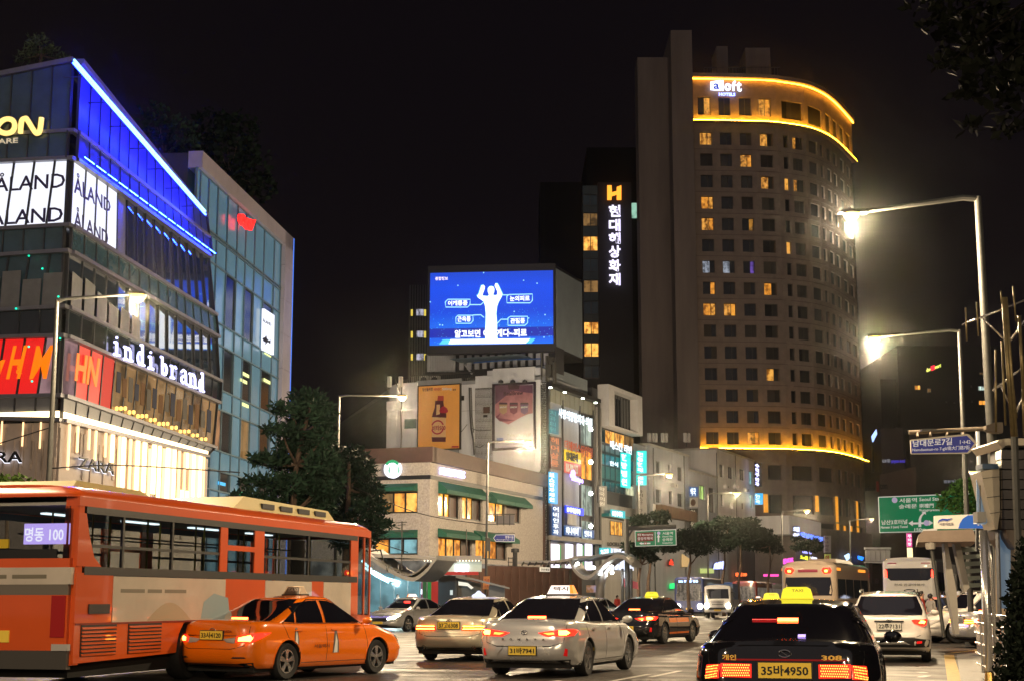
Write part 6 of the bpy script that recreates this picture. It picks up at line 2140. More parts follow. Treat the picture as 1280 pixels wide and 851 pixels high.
m_=MB();Fk.ppoly(m_,[(585,728),(592,734),(589,736),(583,731)],0,.1);m_.build('folded_paper',swhite,s_)
s_=thing('traffic_cone','orange and white traffic cone beside the kiosk','traffic cone',gnd(550,777))
c=gnd(550,777)
MB().lathe(c,(0,0,1),[(0,.18),(.04,.18),(.04,.13),(.75,.03),(.77,0)],14).build('cone',mat('orange_plastic',(.7,.08,.02),.5),s_)
MB().lathe(c,(0,0,1),[(.3,.105),(.42,.088),(.42,.09),(.3,.107)],14).build('band',mat('reflective_band',(.8,.8,.8),.4,emit=(.8,.8,.8),es=.2),s_)
s_=thing('construction_hoarding','long dark brown corrugated hoarding in front of the cafe wall','hoarding',gnd(620,776))
Fh=Fac((at(583,740,104).x,104),(at(727,740,116).x,116))
n=30
for k in range(n):
 m_=MB()
 a,b=Fh.L*k/n,Fh.L*(k+1)/n
 zt_=Fh.uz(600,706)[1]if k>4 else Fh.uz(590,709.5)[1]
 Fh.box(m_,a+.008,b-.008,0,zt_,-.1,-.02+.05*(k%2))
 m_.build('hoarding_panel',mat('brown_hoarding',(.052,.026,.02),.6,noise=.2,nscale=2),s_)
s_=thing('small_notice','small white notice fixed to the brown hoarding','notice',Fh.q(681,714,.1))
m_=MB();Fh.pbox(m_,675,708.5,687.5,714,.05,.08);m_.build('board',swhite,s_)
m_=MB();Fh.text(m_,'안전제일',676,709.8,686.5,712.8,.085,.01,.01);m_.build('lettering',blackletter,s_)
s_=thing('rooftop_vent','dark vent pipe with a wire frame above the hoarding','vent',Fh.q(641,706,-.3))
m_=MB().tube([Fh.q(644,708,-.4),Fh.q(644,689,-.4)],.16,8)
m_.lathe(Fh.q(644,688,-.4),(0,0,1),[(-.1,.0),(-.1,.3),(.15,.3),(.2,0)],10)
for y in(697,702,707):
 m_.tube([Fh.q(635,y,-.4),Fh.q(641,y,-.4)],.03,5)
for x in(635.5,641):
 m_.tube([Fh.q(x,696,-.4),Fh.q(x,708,-.4)],.03,5)
m_.build('pipe',black,s_)
sh2=thing('bus_shelter','wave-roofed bus shelter with white lamps right of the hoarding','bus shelter',gnd(745,772))
Y2=96
ribbon([(647,704),(668,703),(690,703),(708,701),(722,697.5),(738,697),(752,695)],Y2+.6,Y2+4.4,.16,roofm,'long_roof',sh2)
ribbon([(712,703),(716,712),(722,719),(731,724),(740,721),(750,711),(760,702),(770,697),(780,699),(790,708)],Y2,Y2+3.6,.24,roofm,'wave_roof',sh2)
ribbon([(722,700),(736,698),(756,694),(776,692),(784,698)],Y2+.5,Y2+4,.12,mat('blue_grey_roof',(.15,.2,.26),.4),'upper_roof',sh2)
for k in range(9):
 x=652+k*8
 m_=MB().tube([at(x,706.5,Y2+.5),at(x+3,701.5,Y2+.5)],.05,5)
 m_.build('rib',galv,sh2)
m_=MB().tube([at(748,772,Y2+1.5),at(751,730,Y2+1.5),at(757,712,Y2+1.5),at(768,703,Y2+1.5)],[.32,.28,.2,.14],12)
m_.build('curved_post',roofm,sh2,smooth='all')
for x in(713,778,789):
 m_=MB().tube([Vector((at(x,740,Y2+2).x,Y2+2,0)),at(x,710,Y2+2)],.09,8)
 m_.build('post',galv,sh2)
for i,(x,y)in enumerate(((742,709),(764.5,708),(765,715),(722,704),(750,716))):
 m_=MB().lathe(at(x,y,Y2+1.2),(0,0,1),[(-.12,0),(-.08,.1),(0,.13),(.08,.1),(.12,0)],10)
 m_.build('roof_lamp',glow('shelter_lamp',(1.0,.97,.9),12 if i<3 else 5),sh2)
ld=bpy.data.lights.new('shelter_light','POINT');ld.energy=600;ld.color=(.9,.95,1);ld.shadow_soft_size=.08
lo=bpy.data.objects.new('shelter_light',ld);COL.objects.link(lo);lo.parent=sh2;lo.location=at(764,716,Y2+1.2)-ORG[sh2.name]
ld=bpy.data.lights.new('shelter_light','POINT');ld.energy=700;ld.color=(.6,.9,1);ld.shadow_soft_size=.06
lo=bpy.data.objects.new('shelter_light',ld);COL.objects.link(lo);lo.parent=sh;lo.location=at(490,728,Ysh+1.5)-ORG[sh.name]
s_=thing('shelter_screen','glowing timetable panel inside the wave-roofed shelter','sign',at(752,742,Y2+3))
Fv2=front(Y2+2.5)
m_=MB();Fv2.pbox(m_,733,731,746,740,0,.05);m_.build('panel',lit_room('orange_blue_panel',(.3,.3,.45),.8,2,.6,(.5,.2,.05)),s_)
m_=MB();Fv2.pbox(m_,780,714,787,722,0,.05);m_.build('panel',glow('shelter_white',(.9,.9,1),1.8),s_)
m_=MB();Fv2.ppoly(m_,[(780,723),(797,727),(798,736),(780,733)],0,.05);m_.build('pink_panel',mat('pink_board',(.5,.1,.12),.5,emit=(.5,.1,.12),es=.3),s_)
# ================================================================== right-hand structures
cream_m=mat('cream_metal_panel',(.50,.44,.34),.5,noise=.12,nscale=2)
FB3=front(36)
s_=thing('stop_board','long cream and blue board with a wave emblem above the right-hand canopy','sign',FB3.q(1200,661,0))
m_=MB();FB3.ppoly(m_,[(1167,644.5),(1240,641.5),(1240,660.5),(1167,660.8)],0,.12);m_.build('board',mat('cream_board',(.55,.50,.42),.5,emit=(.55,.5,.42),es=.25),s_)
m_=MB();FB3.ppoly(m_,[(1198,659.8),(1199.5,654),(1203,648),(1210,643.4),(1239.5,642.2),(1239.5,659.8)],.125,.14);m_.build('blue_field',mat('blue_field',(.01,.07,.32),.5,emit=(.01,.07,.32),es=.5),s_)
m_=MB();FB3.ppoly(m_,[(1172,653),(1173.5,649.5),(1178,647.6),(1184,648.2),(1190.5,647.2),(1184,650.5),(1179,649.5),(1174,651)],.125,.14);m_.build('wave_emblem',mat('blue_print2',(.01,.04,.3),.5,emit=(.01,.04,.3),es=.3),s_)
m_=MB();FB3.text(m_,'서울메트로',1174,652.5,1192,656,.125,.01);m_.build('lettering',mat('grey_print',(.2,.18,.2),.5),s_)
m_=MB();FB3.text(m_,'회현역',1216.5,646.5,1240,656,.145,.01,.03);m_.build('lettering',swhite,s_)
cn=thing('stop_canopy','brown flat canopy on leaning white columns right of the coach','canopy',gnd(1190,795))
Yc=40
Fc2=front(Yc)
m_=MB()
A_=[at(1147,677,Yc),at(1148,668,Yc),at(1154,663,Yc),at(1216,661,Yc),at(1222,676,Yc)]
m_.prism(A_,(1.0,4.0,0));m_.build('roof',mat('taupe_panel',(.26,.20,.16),.6,noise=.15,nscale=2),cn)
m_=MB();m_.prism([at(1154,661.5,Yc+.4),at(1172,659.5,Yc+.4),at(1170,668.5,Yc+.4),at(1152,668.5,Yc+.4)],(.3,1.2,0));m_.build('roof_light',mat('pale_roof_light',(.5,.5,.48),.4,emit=(.5,.5,.48),es=.2),cn)
wcol=mat('white_steel',(.36,.33,.29),.45,noise=.1,nscale=2)
for pts,w in(([(1184,676),(1180,676),(1185,740),(1194,792),(1199,792),(1196,740)],0),([(1192,676),(1200,676),(1212,734),(1206,740)],.6)):
 P_=[Fc2.q(x,y,-1-w)for x,y in pts]
 MB().prism(P_,(0,.25,0)).build('column',wcol,cn)
MB().tube([at(1163,682,Yc),at(1165,690,Yc),at(1174,752,Yc),at(1180,796,Yc)],.05,8).build('thin_post',galv,cn)
s_=MB().lathe(at(1163,681,Yc),(0,0,1),[(-.12,.05),(-.1,.12),(.05,.14),(.08,0)],10);s_.build('post_head',wcol,cn)
for k in range(6):
 m_=MB();Fc2.ppoly(m_,[(1200,684+k*9),(1226,683+k*9),(1226,688+k*9),(1200,690+k*9)],-4,-3.95)
 m_.build('louvre',mat('greenish_louvre',(.2,.23,.2),.5),cn)
s_=thing('info_board','dark information board with pale text rows behind the steel post','sign',at(1235,690,33))
Fi=front(33)
m_=MB();Fi.ppoly(m_,[(1219,660),(1248,662),(1248,690),(1219,688)],0,.08);m_.build('board',black,s_)
m_=MB()
for k,t_ in enumerate(('롯데백화점','신세계백화점','남대문시장','서울중앙우체국','명동')):
 Fi.text(m_,t_,1223,663.5+k*5.2,1238+3*(k%2),666+k*5.2,.085,.005)
m_.build('lettering',mat('dim_white_print',(.5,.48,.4),.5,emit=(.5,.48,.4),es=.2),s_)
hs=thing('stair_housing','curved cream and glass stair housing with a dark louvred window at the right edge','building',gnd(1262,840))
Yt=25
Ft=front(Yt)
m_=MB()
P_=[Ft.q(x,y,0)for x,y in((1226,589),(1249,584),(1250,640),(1247,661),(1244,661),(1238,640))]
m_.prism(P_,(0,.6,0));m_.build('cream_wing',cream_m,hs)
for y in(597,621,641):
 m_=MB();m_.prism([Ft.q(x,y_,.01)for x,y_ in((1227+(y-589)*.2,y),(1250,y-2),(1250,y-1.3),(1227+(y-589)*.2,y+.7))],(0,-.004,0));m_.build('seam',dgrey,hs)
dw=mat('dark_tinted_glass',(.025,.018,.014),.2,spec=.8)
rim=[(1246,552),(1249,549),(1256,547.5),(1300,547),(1300,556),(1258,556),(1253,560)]
m_=MB();m_.prism([Ft.q(x,y,.25)for x,y in rim],(0,1.4,0));m_.build('top_rim',cream_m,hs)
for k in range(8):
 y0,y1=562+k*12.5,573+k*12.5
 xl=1251.5+1.5*sin(k*.4)
 m_=MB();m_.prism([Ft.q(x,y,.1)for x,y in((xl,y0),(1300,y0),(1300,y1),(xl,y1))],(0,.3,0));m_.build('louvre_pane',dw,hs)
m_=MB();m_.prism([Ft.q(x,y,-.1)for x,y in((1250,556),(1300,556),(1300,662),(1246,662))],(0,.5,0));m_.build('window_frame',black,hs)
lg=mat('pale_blue_glass',(.22,.30,.40),.2,spec=.7,noise=.08,nscale=1,emit=(.10,.17,.26),es=.45)
for q4 in([(1221,594),(1238,598),(1243,640),(1232,655),(1222,655)],[(1247,664),(1259,664),(1266,690),(1266,760),(1250,760)]):
 m_=MB();m_.prism([Ft.q(x,y,-.3)for x,y in q4],(0,.05,0));m_.build('blue_glass_pane',lg,hs)
m_=MB();m_.prism([Ft.q(x,y,.05)for x,y in((1257,660),(1300,656),(1300,700),(1278,690),(1268,684),(1260,672))],(0,1,0));m_.build('lower_bracket',mat('brown_metal',(.10,.075,.06),.5),hs)
m_=MB();m_.prism([Ft.q(x,y,-.1)for x,y in((1268,684),(1300,690),(1300,850),(1270,850))],(0,1,0));m_.build('side_wall',mat('beige_wall',(.30,.22,.14),.7,noise=.2,nscale=2),hs)
m_=MB();m_.prism([Ft.q(x,y,-.15)for x,y in((1247.5,663),(1249.5,663),(1253,790),(1251,790))],(0,.15,0));m_.build('frame_post',dgrey,hs)
m_=MB();Ft.pbox(m_,1228,579,1248,585.5,-.3,.05);m_.build('blue_cap',mat('dark_blue_cap',(.01,.05,.12),.5),hs)
s_=thing('steel_post','shiny stainless steel post with a grey box on top beside the railing','post',at(1236,800,22)*1)
Yp=22.0
pf=gnd(1235,868)
pf=Vector((at(1235,800,Yp).x,Yp,0));s_.location=pf;ORG[s_.name]=pf.copy()
chrome=mat('polished_steel',(.75,.73,.70),.24,metal=.8)
MB().tube([pf+Vector((0,0,.13)),at(1229,662,Yp)],.055,16).build('tube',chrome,s_,smooth='all')
MB().tube([pf+Vector((.12,.05,.13)),at(1236,700,Yp)+Vector((.05,.05,0)),at(1233,665,Yp)+Vector((.0,.05,0))],.03,12).build('side_tube',chrome,s_,smooth='all')
m_=MB();Fp=front(Yp);Fp.pbox(m_,1222,639,1232.5,652,-.1,.12);m_.build('grey_box',mat('grey_box',(.28,.27,.25),.5),s_)
MB().tube([Fp.q(1225,639,0),Fp.q(1225,606,0)],.008,6).build('aerial',black,s_)
MB().lathe(pf+Vector((0,0,.13)),(0,0,1),[(0,.13),(.06,.13),(.1,.08),(.25,.06)],16).build('base_collar',mat('brass',(.5,.33,.1),.3,metal=1),s_)
s_=thing('steel_railing','polished steel railing panels along the kerb at the lower right','railing',at(1240,800,24)*1)
rf=Vector((at(1240,800,24).x,24,.14));s_.location=rf;ORG[s_.name]=rf.copy()
for i in range(5):
 Ya=21.4+i*1.3
 xa_=at(1262-i*8.5,800,Ya).x
 xb_=at(1262-(i+1)*8.5,800,Ya+1.3).x
 a,b=Vector((xa_,Ya,.15)),Vector((xb_,Ya+1.3,.15))
 MB().tube([a,a+Vector((0,0,1.0))],.04,10).build('post',chrome,s_)
 m_=MB()
 for z in(.12,.3,.48,.66,.84,1.0):
  m_.tube([a+Vector((0,0,z)),b+Vector((0,0,z))],.022,8)
 m_.build('rail',chrome,s_)
 m_=MB();m_.prism([a.lerp(b,.12)+Vector((0,0,.35)),a.lerp(b,.88)+Vector((0,0,.35)),a.lerp(b,.88)+Vector((0,0,.8)),a.lerp(b,.12)+Vector((0,0,.8))],(.02,.02,0));m_.build('plate',chrome,s_)
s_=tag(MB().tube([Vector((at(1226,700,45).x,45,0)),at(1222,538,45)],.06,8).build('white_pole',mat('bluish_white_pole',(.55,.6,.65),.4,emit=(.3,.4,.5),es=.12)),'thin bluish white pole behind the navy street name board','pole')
s_=thing('rod_sculpture','sculpture of upright bamboo-like rods and slanting steel tubes at the right edge','sculpture',Vector((at(1262,700,24).x,24,0)))
bam=mat('golden_rod',(.22,.17,.08),.4,metal=.6,noise=.3,nscale=8)
for(x0,y0,x1,y1,r)in((1204.5,456,1208,427,.02),(1254,372,1266,545,.055),(1257,372,1270,545,.05),(1207,385,1208.5,426,.022),(1221,378,1223,420,.022),(1266,358,1270,402,.022),(1251,364,1252,380,.022),(1261.5,414,1267,510,.028),(1252,426,1257,531,.028),(1244.5,437,1245,540,.028),(1274,395,1280,500,.045),(1262,440,1271,522,.022),(1278,470,1280,545,.03)):
 if x0==1204.5:continue
 MB().tube([at(x0,y0,24),at(x1,y1,24)],r*.65,8).build('rod',bam,s_,smooth='all')
for(x0,y0,x1,y1)in((1203,406,1290,372),(1241,488,1290,450),(1226,396,1254,423),(1262,427,1290,388),(1251,481,1262,505),(1268,520,1290,470)):
 MB().tube([at(x0,y0,24.1),at(x1,y1,24.1)],.016,8).build('cross_tube',chrome,s_,smooth='all')
MB().tube([Vector((at(1270,700,24.3).x,24.3,.14)),at(1268,545,24.3)],.06,8).build('mast_foot',galv,s_)
# ================================================================== vehicles
def interp(pts,x):
 if x<=pts[0][0]:return pts[0][1]
 for(a,va),(b,vb)in zip(pts[:-1],pts[1:]):
  if x<=b:
   t=(x-a)/(b-a)
   t=t*t*(3-2*t)*.5+t*.5
   return va+(vb-va)*t
 return pts[-1][1]
def rr_outline(x0,x1,hw,r,ns,nc=7,ne=12):
 """closed rounded rectangle, counter-clockwise, starting at the rear right corner"""
 r=min(r,hw*.98,(x1-x0)/2*.98)
 P_=[]
 for k in range(ns):
  P_.append((x0+r+(x1-x0-2*r)*k/ns,-hw))
 for k in range(nc):
  a=-pi/2+pi/2*k/nc
  P_.append((x1-r+r*cos(a),-hw+r+r*sin(a)))
 for k in range(ne):
  P_.append((x1,-hw+r+(2*hw-2*r)*k/ne))
 for k in range(nc):
  a=pi/2*k/nc
  P_.append((x1-r+r*cos(a),hw-r+r*sin(a)))
 for k in range(ns):
  P_.append((x1-r-(x1-x0-2*r)*k/ns,hw))
 for k in range(nc):
  a=pi/2+pi/2*k/nc
  P_.append((x0+r+r*cos(a),hw-r+r*sin(a)))
 for k in range(ne):
  P_.append((x0,hw-r-(2*hw-2*r)*k/ne))
 for k in range(nc):
  a=pi+pi/2*k/nc
  P_.append((x0+r+r*cos(a),-hw+r+r*sin(a)))
 return P_
def shell(levels,zt,zb,ns=40,cap=5,crown=.03,arches=None,bottom=True):
 """levels: [(t, x0, x1, half width, corner radius)]; zt, zb: functions of x"""
 rings=[]
 bow=.035
 for(t,x0,x1,hw,r)in levels:
  o=rr_outline(x0,x1,hw,r,ns)
  ring=[]
  for x,y in o:
   e=(abs(y)/max(hw,.01))**2
   if x>x1-.02:x+=bow*(1-e)
   if x<x0+.02:x-=bow*(1-e)
   ring.append(Vector((x,y,zb(x)+(zt(x)-zb(x))*t)))
  rings.append(ring)
 n=len(rings[0])
 top=rings[-1]
 tl=levels[-1][0]
 for k in range(1,cap+1):
  s_=1-k/cap
  ring=[]
  for p in top:
   hw=max(abs(levels[-1][3]),.01)
   y=p.y*s_
   z=p.z+crown*(1-(y/hw)**2)*(1 if k else 0)
   ring.append(Vector((p.x,y,z)))
  rings.append(ring)
 V,F_=[],[]
 for ring in rings:
  V+=ring
 nl=len(levels)
 for i in range(len(rings)-1):
  for k in range(n):
   F_.append((i*n+k,i*n+(k+1)%n,(i+1)*n+(k+1)%n,(i+1)*n+k))
 if arches:
  for(cx,cz,R)in arches:
   for i in range(nl):
    for k in range(n):
     v=V[i*n+k]
     d=sqrt((v.x-cx)**2+(v.z-cz)**2)
     if abs(d-R)<.034 and d>0 and v.z>.0:
      v.x=cx+(v.x-cx)*R/d
      v.z=cz+(v.z-cz)*R/d
  keep=[]
  for f in F_:
   if f[0]<nl*n:
    c=sum((V[i]for i in f),Vector())/len(f)
    if any(sqrt((c.x-cx)**2+(c.z-cz)**2)<R-.004 and abs(c.y)>.45 for cx,cz,R in arches):
     continue
   keep.append(f)
  F_=keep
 if bottom:
  F_.append(tuple(range(n))[::-1])
 b=MB()
 b.add(V,F_)
 b.sm=True
 return b
def bvh(b):
 fs=[f for f in b.f if len(f)<=4]
 return BVHTree.FromPolygons([tuple(v)for v in b.v],fs)
def densify(pts,step):
 out=[]
 for a,b in zip(pts,pts[1:]+pts[:1]):
  n=max(1,int((b-a).length/step))
  for k in range(n):
   out.append(a.lerp(b,k/n))
 return out
def snap(T,p,mode):
 if mode=='near':
  h=T.find_nearest(p)
  return h[0],h[1]
 if mode in('left','right'):
  s_=1 if mode=='left' else-1
  h=T.ray_cast(Vector((p.x,s_*4,p.z)),Vector((0,-s_,0)))
 elif mode=='rear':
  h=T.ray_cast(Vector((-20,p.y,p.z)),Vector((1,0,0)))
 elif mode=='front':
  h=T.ray_cast(Vector((20,p.y,p.z)),Vector((-1,0,0)))
 elif mode=='top':
  h=T.ray_cast(Vector((p.x,p.y,6)),Vector((0,0,-1)))
 if h[0]is None:
  h=T.find_nearest(p)
 out={'left':Vector((0,1,0)),'right':Vector((0,-1,0)),'rear':Vector((-1,0,0)),'front':Vector((1,0,0)),'top':Vector((0,0,1))}[mode]
 nn=h[1]if h[1].dot(out)>0 else-h[1]
 return h[0],nn
def patch(T,pts,mode,off=.006,bulge=0.0,rings=7,step=.05):
 """a sheet laid on the body surface inside the outline"""
 pts=densify([Vector(p)for p in pts],step)
 c=sum(pts,Vector())/len(pts)
 b=MB()
 n=len(pts)
 for k in range(rings+1):
  f_=1-k/rings
  if k==rings:
   q,nn=snap(T,c,mode)
   if mode=='near' and nn.dot(q)<0:nn=-nn
   b.v.append(q+nn*(off+bulge))
   break
  for p in pts:
   q,nn=snap(T,c+(p-c)*f_,mode)
   if mode=='near' and nn.dot(Vector((q.x,q.y,0)))<0:nn=-nn
   b.v.append(q+nn*(off+bulge*(1-f_**3)))
 for k in range(rings-1):
  for i in range(n):
   b.f.append((k*n+i,k*n+(i+1)%n,(k+1)*n+(i+1)%n,(k+1)*n+i))
 for i in range(n):
  b.f.append(((rings-1)*n+i,(rings-1)*n+(i+1)%n,rings*n))
 b.sm=True
 return b
def seam(T,pts,mode,r=.005,off=.0,step=.06,closed=False,b=None):
 pts=[Vector(p)for p in pts]
 out=[]
 seq=pts+(pts[:1]if closed else[])
 for a,c in zip(seq[:-1],seq[1:]):
  n=max(1,int((c-a).length/step))
  for k in range(n):
   out.append(a.lerp(c,k/n))
 out.append(seq[-1])
 P_=[]
 for p in out:
  q,nn=snap(T,p,mode)
  P_.append(q+nn*off)
 return(b or MB()).tube(P_,r,5)
rubber=mat('tyre_rubber',(.012,.012,.013),.75,bump=.3,bscale=60)
rimm=mat('alloy_rim',(.50,.50,.50),.25,metal=.9)
vglass=mat('car_glass',(.006,.006,.010),.03,coat=1.0,spec=1.0)
trimc=mat('chrome_trim',(.65,.63,.6),.12,metal=1.0)
seamm=mat('panel_gap',(.004,.004,.004),.9)
under=mat('underbody',(.008,.008,.008),.9)
plastic=mat('black_plastic',(.015,.015,.016),.5)
tail_r=glow('brake_light_red',(1.0,.025,.012),12)
tail_d=mat('tail_lens_dark',(.25,.008,.006),.12,coat=1.0,emit=(1,.01,.005),es=.45)
tail_o=glow('brake_bulb_orange',(1.0,.26,.03),22)
clear_l=mat('clear_lens',(.45,.42,.40),.08,coat=1.0)
head_l=glow('headlight',(1.0,.88,.62),28)
plate_y=mat('yellow_plate',(.62,.40,.04),.45,emit=(.62,.38,.04),es=.25)
plate_w=mat('white_plate',(.55,.52,.45),.45,emit=(.5,.45,.35),es=.12)
amberl=glow('amber_mirror_light',(1.0,.35,.02),3)
def paint(name,c,rough=.28,metal=.0,coat=1.0,**k):
 return mat(name,c,rough,metal=metal,coat=coat,**k)
def wheel(root,x,y,r,w,side,spokes=5,name='wheel',rimr=.66):
 """tyre with rim as its sub-part; side = +1 left, -1 right"""
 c=Vector((x,y,r))
 ax=Vector((0,side,0))
 b=MB().lathe(c,ax,[(-w,r*.6),(-w,r*.93),(-w*.82,r),(-w*.18,r),(0,r*.93),(-.004,r*.80),(-.02,r*rimr),(-.05,r*rimr*.97)],32)
 t=b.build(name,rubber,root,smooth=True)
 m_=MB().lathe(c,ax,[(-.03,r*rimr*.99),(-.012,r*rimr*.98),(-.012,r*rimr*.88),(-.05,r*rimr*.86)],32)
 m_.lathe(c,ax,[(-.03,r*.17),(-.012,r*.15),(-.008,0)],16)
 for k in range(spokes):
  a=2*pi*k/spokes+.3
  for da in((-.13,.13)if spokes<8 else(0,)):
   u=Vector((cos(a+da),0,sin(a+da)))
   v=Vector((-sin(a+da),0,cos(a+da)))
   ww=r*.06
   p0,p1=c+u*r*.12+ax*-.012,c+u*r*rimr*.93+ax*-.016
   m_.hexa([p0-v*ww,p0+v*ww,p1+v*ww*1.2,p1-v*ww*1.2,p0-v*ww-ax*.03,p0+v*ww-ax*.03,p1+v*ww*1.2-ax*.03,p1-v*ww*1.2-ax*.03])
 m_.build('rim',rimm,t,smooth=True)
 d_=MB().lathe(c,ax,[(-.07,0),(-.07,r*rimr)],20)
 d_.build('brake_disc',plastic,t)
 return t
def arch_liner(root,x,r,W,R):
 for s_ in(-1,1):
  A,B=[],[]
  for k in range(13):
   a=-.15+(pi+.3)*k/12
   A.append(Vector((x+R*cos(a),s_*(W/2-.03),r+R*sin(a))))
   B.append(Vector((x+R*cos(a),s_*(W/2-.40),r+R*sin(a))))
  b=MB().strip(A,B)
  b.add(B,[tuple(range(len(B)))])
  b.build('wheel_well',under,root)
def mirror(root,T,x,z,y,col,col2=None):
 for s_ in(-1,1):
  c=Vector((x,s_*(y+.11),z))
  b=MB()
  prof=[(-.05,.0),(-.045,.06),(.0,.085),(.05,.07),(.09,.03),(.095,0)]
  b.lathe(Vector((0,0,0)),Vector((1,0,0)),prof,14)
  b.v=[Vector((c.x+v.x,c.y+v.y*1.25,c.z+v.z*.85))for v in b.v]
  b.tube([c+Vector((0,-s_*.04,-.03)),Vector((x+.03,s_*(y-.04),z-.06))],.022,6)
  b.build('wing_mirror',col,root,smooth='all')
def car(name,label,col,kind='sedan',group=None,L=4.85,W=1.86,H=1.47,plate='33사4120',plate_m=None,tail='wide',taxi=None,brakes=True,heads=False,roofcol=None,wheel_r=.325,spokes=5,lowtrim=None,hatch=False,glassm=None,two_tone=None):
 root=local(name,label,'taxi' if taxi else 'car',group)
 g_=glassm or vglass
 h2=L/2
 if not hatch:
  ztop=[(-h2,H*.655),(-h2+.10,H*.675),(-h2+.55,H*.685),(-h2+1.1,H*.67),(-.6,H*.645),(1.0,H*.63),(1.35,H*.625),(h2-.5,H*.535),(h2-.12,H*.455),(h2,H*.42)]
  cab=dict(xr0=-h2+.55,xf0=1.30,xr1=-h2+1.62,xf1=.32,hw0=W/2-.075,hw1=W/2-.30)
  roof=[(-h2+.55,H*.93),(-h2+1.62,H*.962),(-.15,H),(.4,H*.985),(1.3,H*.92)]
 else:
  ztop=[(-h2,H*.62),(-h2+.2,H*.64),(-.6,H*.62),(1.0,H*.615),(1.3,H*.61),(h2-.45,H*.54),(h2-.1,H*.47),(h2,H*.44)]
  cab=dict(xr0=-h2+.10,xf0=1.15,xr1=-h2+.52,xf1=.40,hw0=W/2-.07,hw1=W/2-.25)
  roof=[(-h2+.1,H*.93),(-h2+.52,H*.965),(-.1,H),(.4,H*.985),(1.2,H*.92)]
 zt=lambda x:interp(ztop,x)
 zb=lambda x:interp([(-h2,.30),(-h2+.35,.22),(h2-.4,.20),(h2,.24)],x)
 hw=W/2
 lv=[]
 prof=[(0,.10,.10,.93),(.04,.05,.05,.955),(.12,.015,.02,.975),(.22,.0,.0,.985),(.34,.0,.0,1.0),(.44,.015,.005,1.0),(.50,.045,.01,1.0),(.56,.06,.02,1.0),(.62,.07,.03,.998),(.68,.075,.045,.99),(.75,.08,.06,.983),(.82,.085,.085,.977),(.88,.092,.11,.965),(.93,.10,.14,.95),(.97,.115,.17,.93),(1.0,.14,.21,.90)]
 for t,a,b_,w in prof:
  lv.append((t,-h2+a,h2-b_,hw*w,.42 if t<.5 else.36))
 ax_r,ax_f=-L*.285+.02,L*.29
 ar=[(ax_r,wheel_r,wheel_r+.055),(ax_f,wheel_r,wheel_r+.055)]
 sb=shell(lv,zt,zb,ns=110,cap=6,crown=.045,arches=ar)
 body=sb.build('body',col,root)
 T=bvh(sb)
 cl=[]
 for k in range(9):
  t=k/8
  bend=t+.22*t*(1-t)
  ins=0 if t<.9 else(t-.9)*.5
  cl.append((t,cab['xr0']+(cab['xr1']-cab['xr0'])*bend**1.15,cab['xf0']+(cab['xf1']-cab['xf0'])*bend,cab['hw0']+(cab['hw1']-cab['hw0'])*(t**1.5),.26 if not hatch else.16))
 cl+=[(1.03,cl[-1][1]+.05,cl[-1][2]-.05,cl[-1][3]-.045,.24),(1.045,cl[-1][1]+.12,cl[-1][2]-.12,cl[-1][3]-.11,.2)]
 zc=lambda x:interp(roof,x)
 zcb=lambda x:zt(x)-.05
 cb=shell(cl,lambda x:zc(x)-.045,zcb,ns=30,cap=6,crown=.025,bottom=False)
 cb.build('cabin',roofcol or col,root)
 TC=bvh(cb)
 zbelt,zr=H*.67,H*.945
 def cx(t,key):
  b_=t+.22*t*(1-t)
  return cab['xr0']+(cab['xr1']-cab['xr0'])*b_**1.15 if key=='r' else cab['xf0']+(cab['xf1']-cab['xf0'])*b_
 trim=MB()
 for s_,md in((1,'left'),(-1,'right')):
  y=s_*hw*.8
  zlo=zt(-.8)-.05
  zhi=zc(-.2)-.045
  tz=lambda z:min(1,max(0,(z-zlo)/(zhi-zlo)))
  gap=.25 if not hatch else.20
  fr_=lambda z,o=0:cx(tz(z),'r')+gap+o
  ff_=lambda z,o=0:cx(tz(z),'f')-.24-o
  xr_b,xf_b=fr_(zbelt),ff_(zbelt)
  xr_t,xf_t=fr_(zr),ff_(zr)
  mid=(xr_t+xf_t)/2+.02
  w_top=zr-.02
  qx_=xr_b+.36
  zq_=zr-.05
  if not hatch:
   zqt=zbelt+(w_top-zbelt)*.62
   q_=[(xr_b+.06,y,zbelt+.02),(qx_,y,zbelt),(qx_+.10,y,zqt+.04),(fr_(zqt,.05),y,zqt)]
   r_=[(qx_+.05,y,zbelt),(mid-.04,y,zbelt-.01),(mid-.04,y,w_top),(max(fr_(w_top,.10),qx_+.2),y,w_top-.01),(qx_+.17,y,zqt+.08)]
   wins=[q_,r_]
  else:
   wins=[[(xr_b+.06,y,zbelt+.05),(mid-.04,y,zbelt),(mid-.04,y,w_top),(fr_(w_top,.1),y,w_top-.01),(fr_(zbelt+.2,.05),y,zbelt+.2)]]
  wins.append([(mid+.045,y,zbelt-.01),(xf_b,y,zbelt-.02),(ff_(zbelt+.05,.0),y,zbelt+.04),(ff_(w_top-.06,.02),y,w_top-.06),(ff_(w_top,.10),y,w_top-.01),(mid+.045,y,w_top)])
  for w in wins:
   patch(TC,w,md,.009,rings=9,step=.04).build('side_window',g_,root)
  o_=[(xr_b+.0,y,zbelt-.01),(xf_b+.06,y,zbelt-.035),(ff_(zbelt+.05,-.05),y,zbelt+.04),(ff_(w_top,.0),y,w_top-.02),(ff_(w_top,.12),y,w_top+.018),(fr_(w_top,.12),y,w_top+.015),(fr_(w_top-.1,.02),y,w_top-.10)]
  seam(TC,o_,md,.009,.004,closed=True,b=trim)
 trim.build('window_trim',trimc,root)
 wr=hw-(.20 if not hatch else.15)
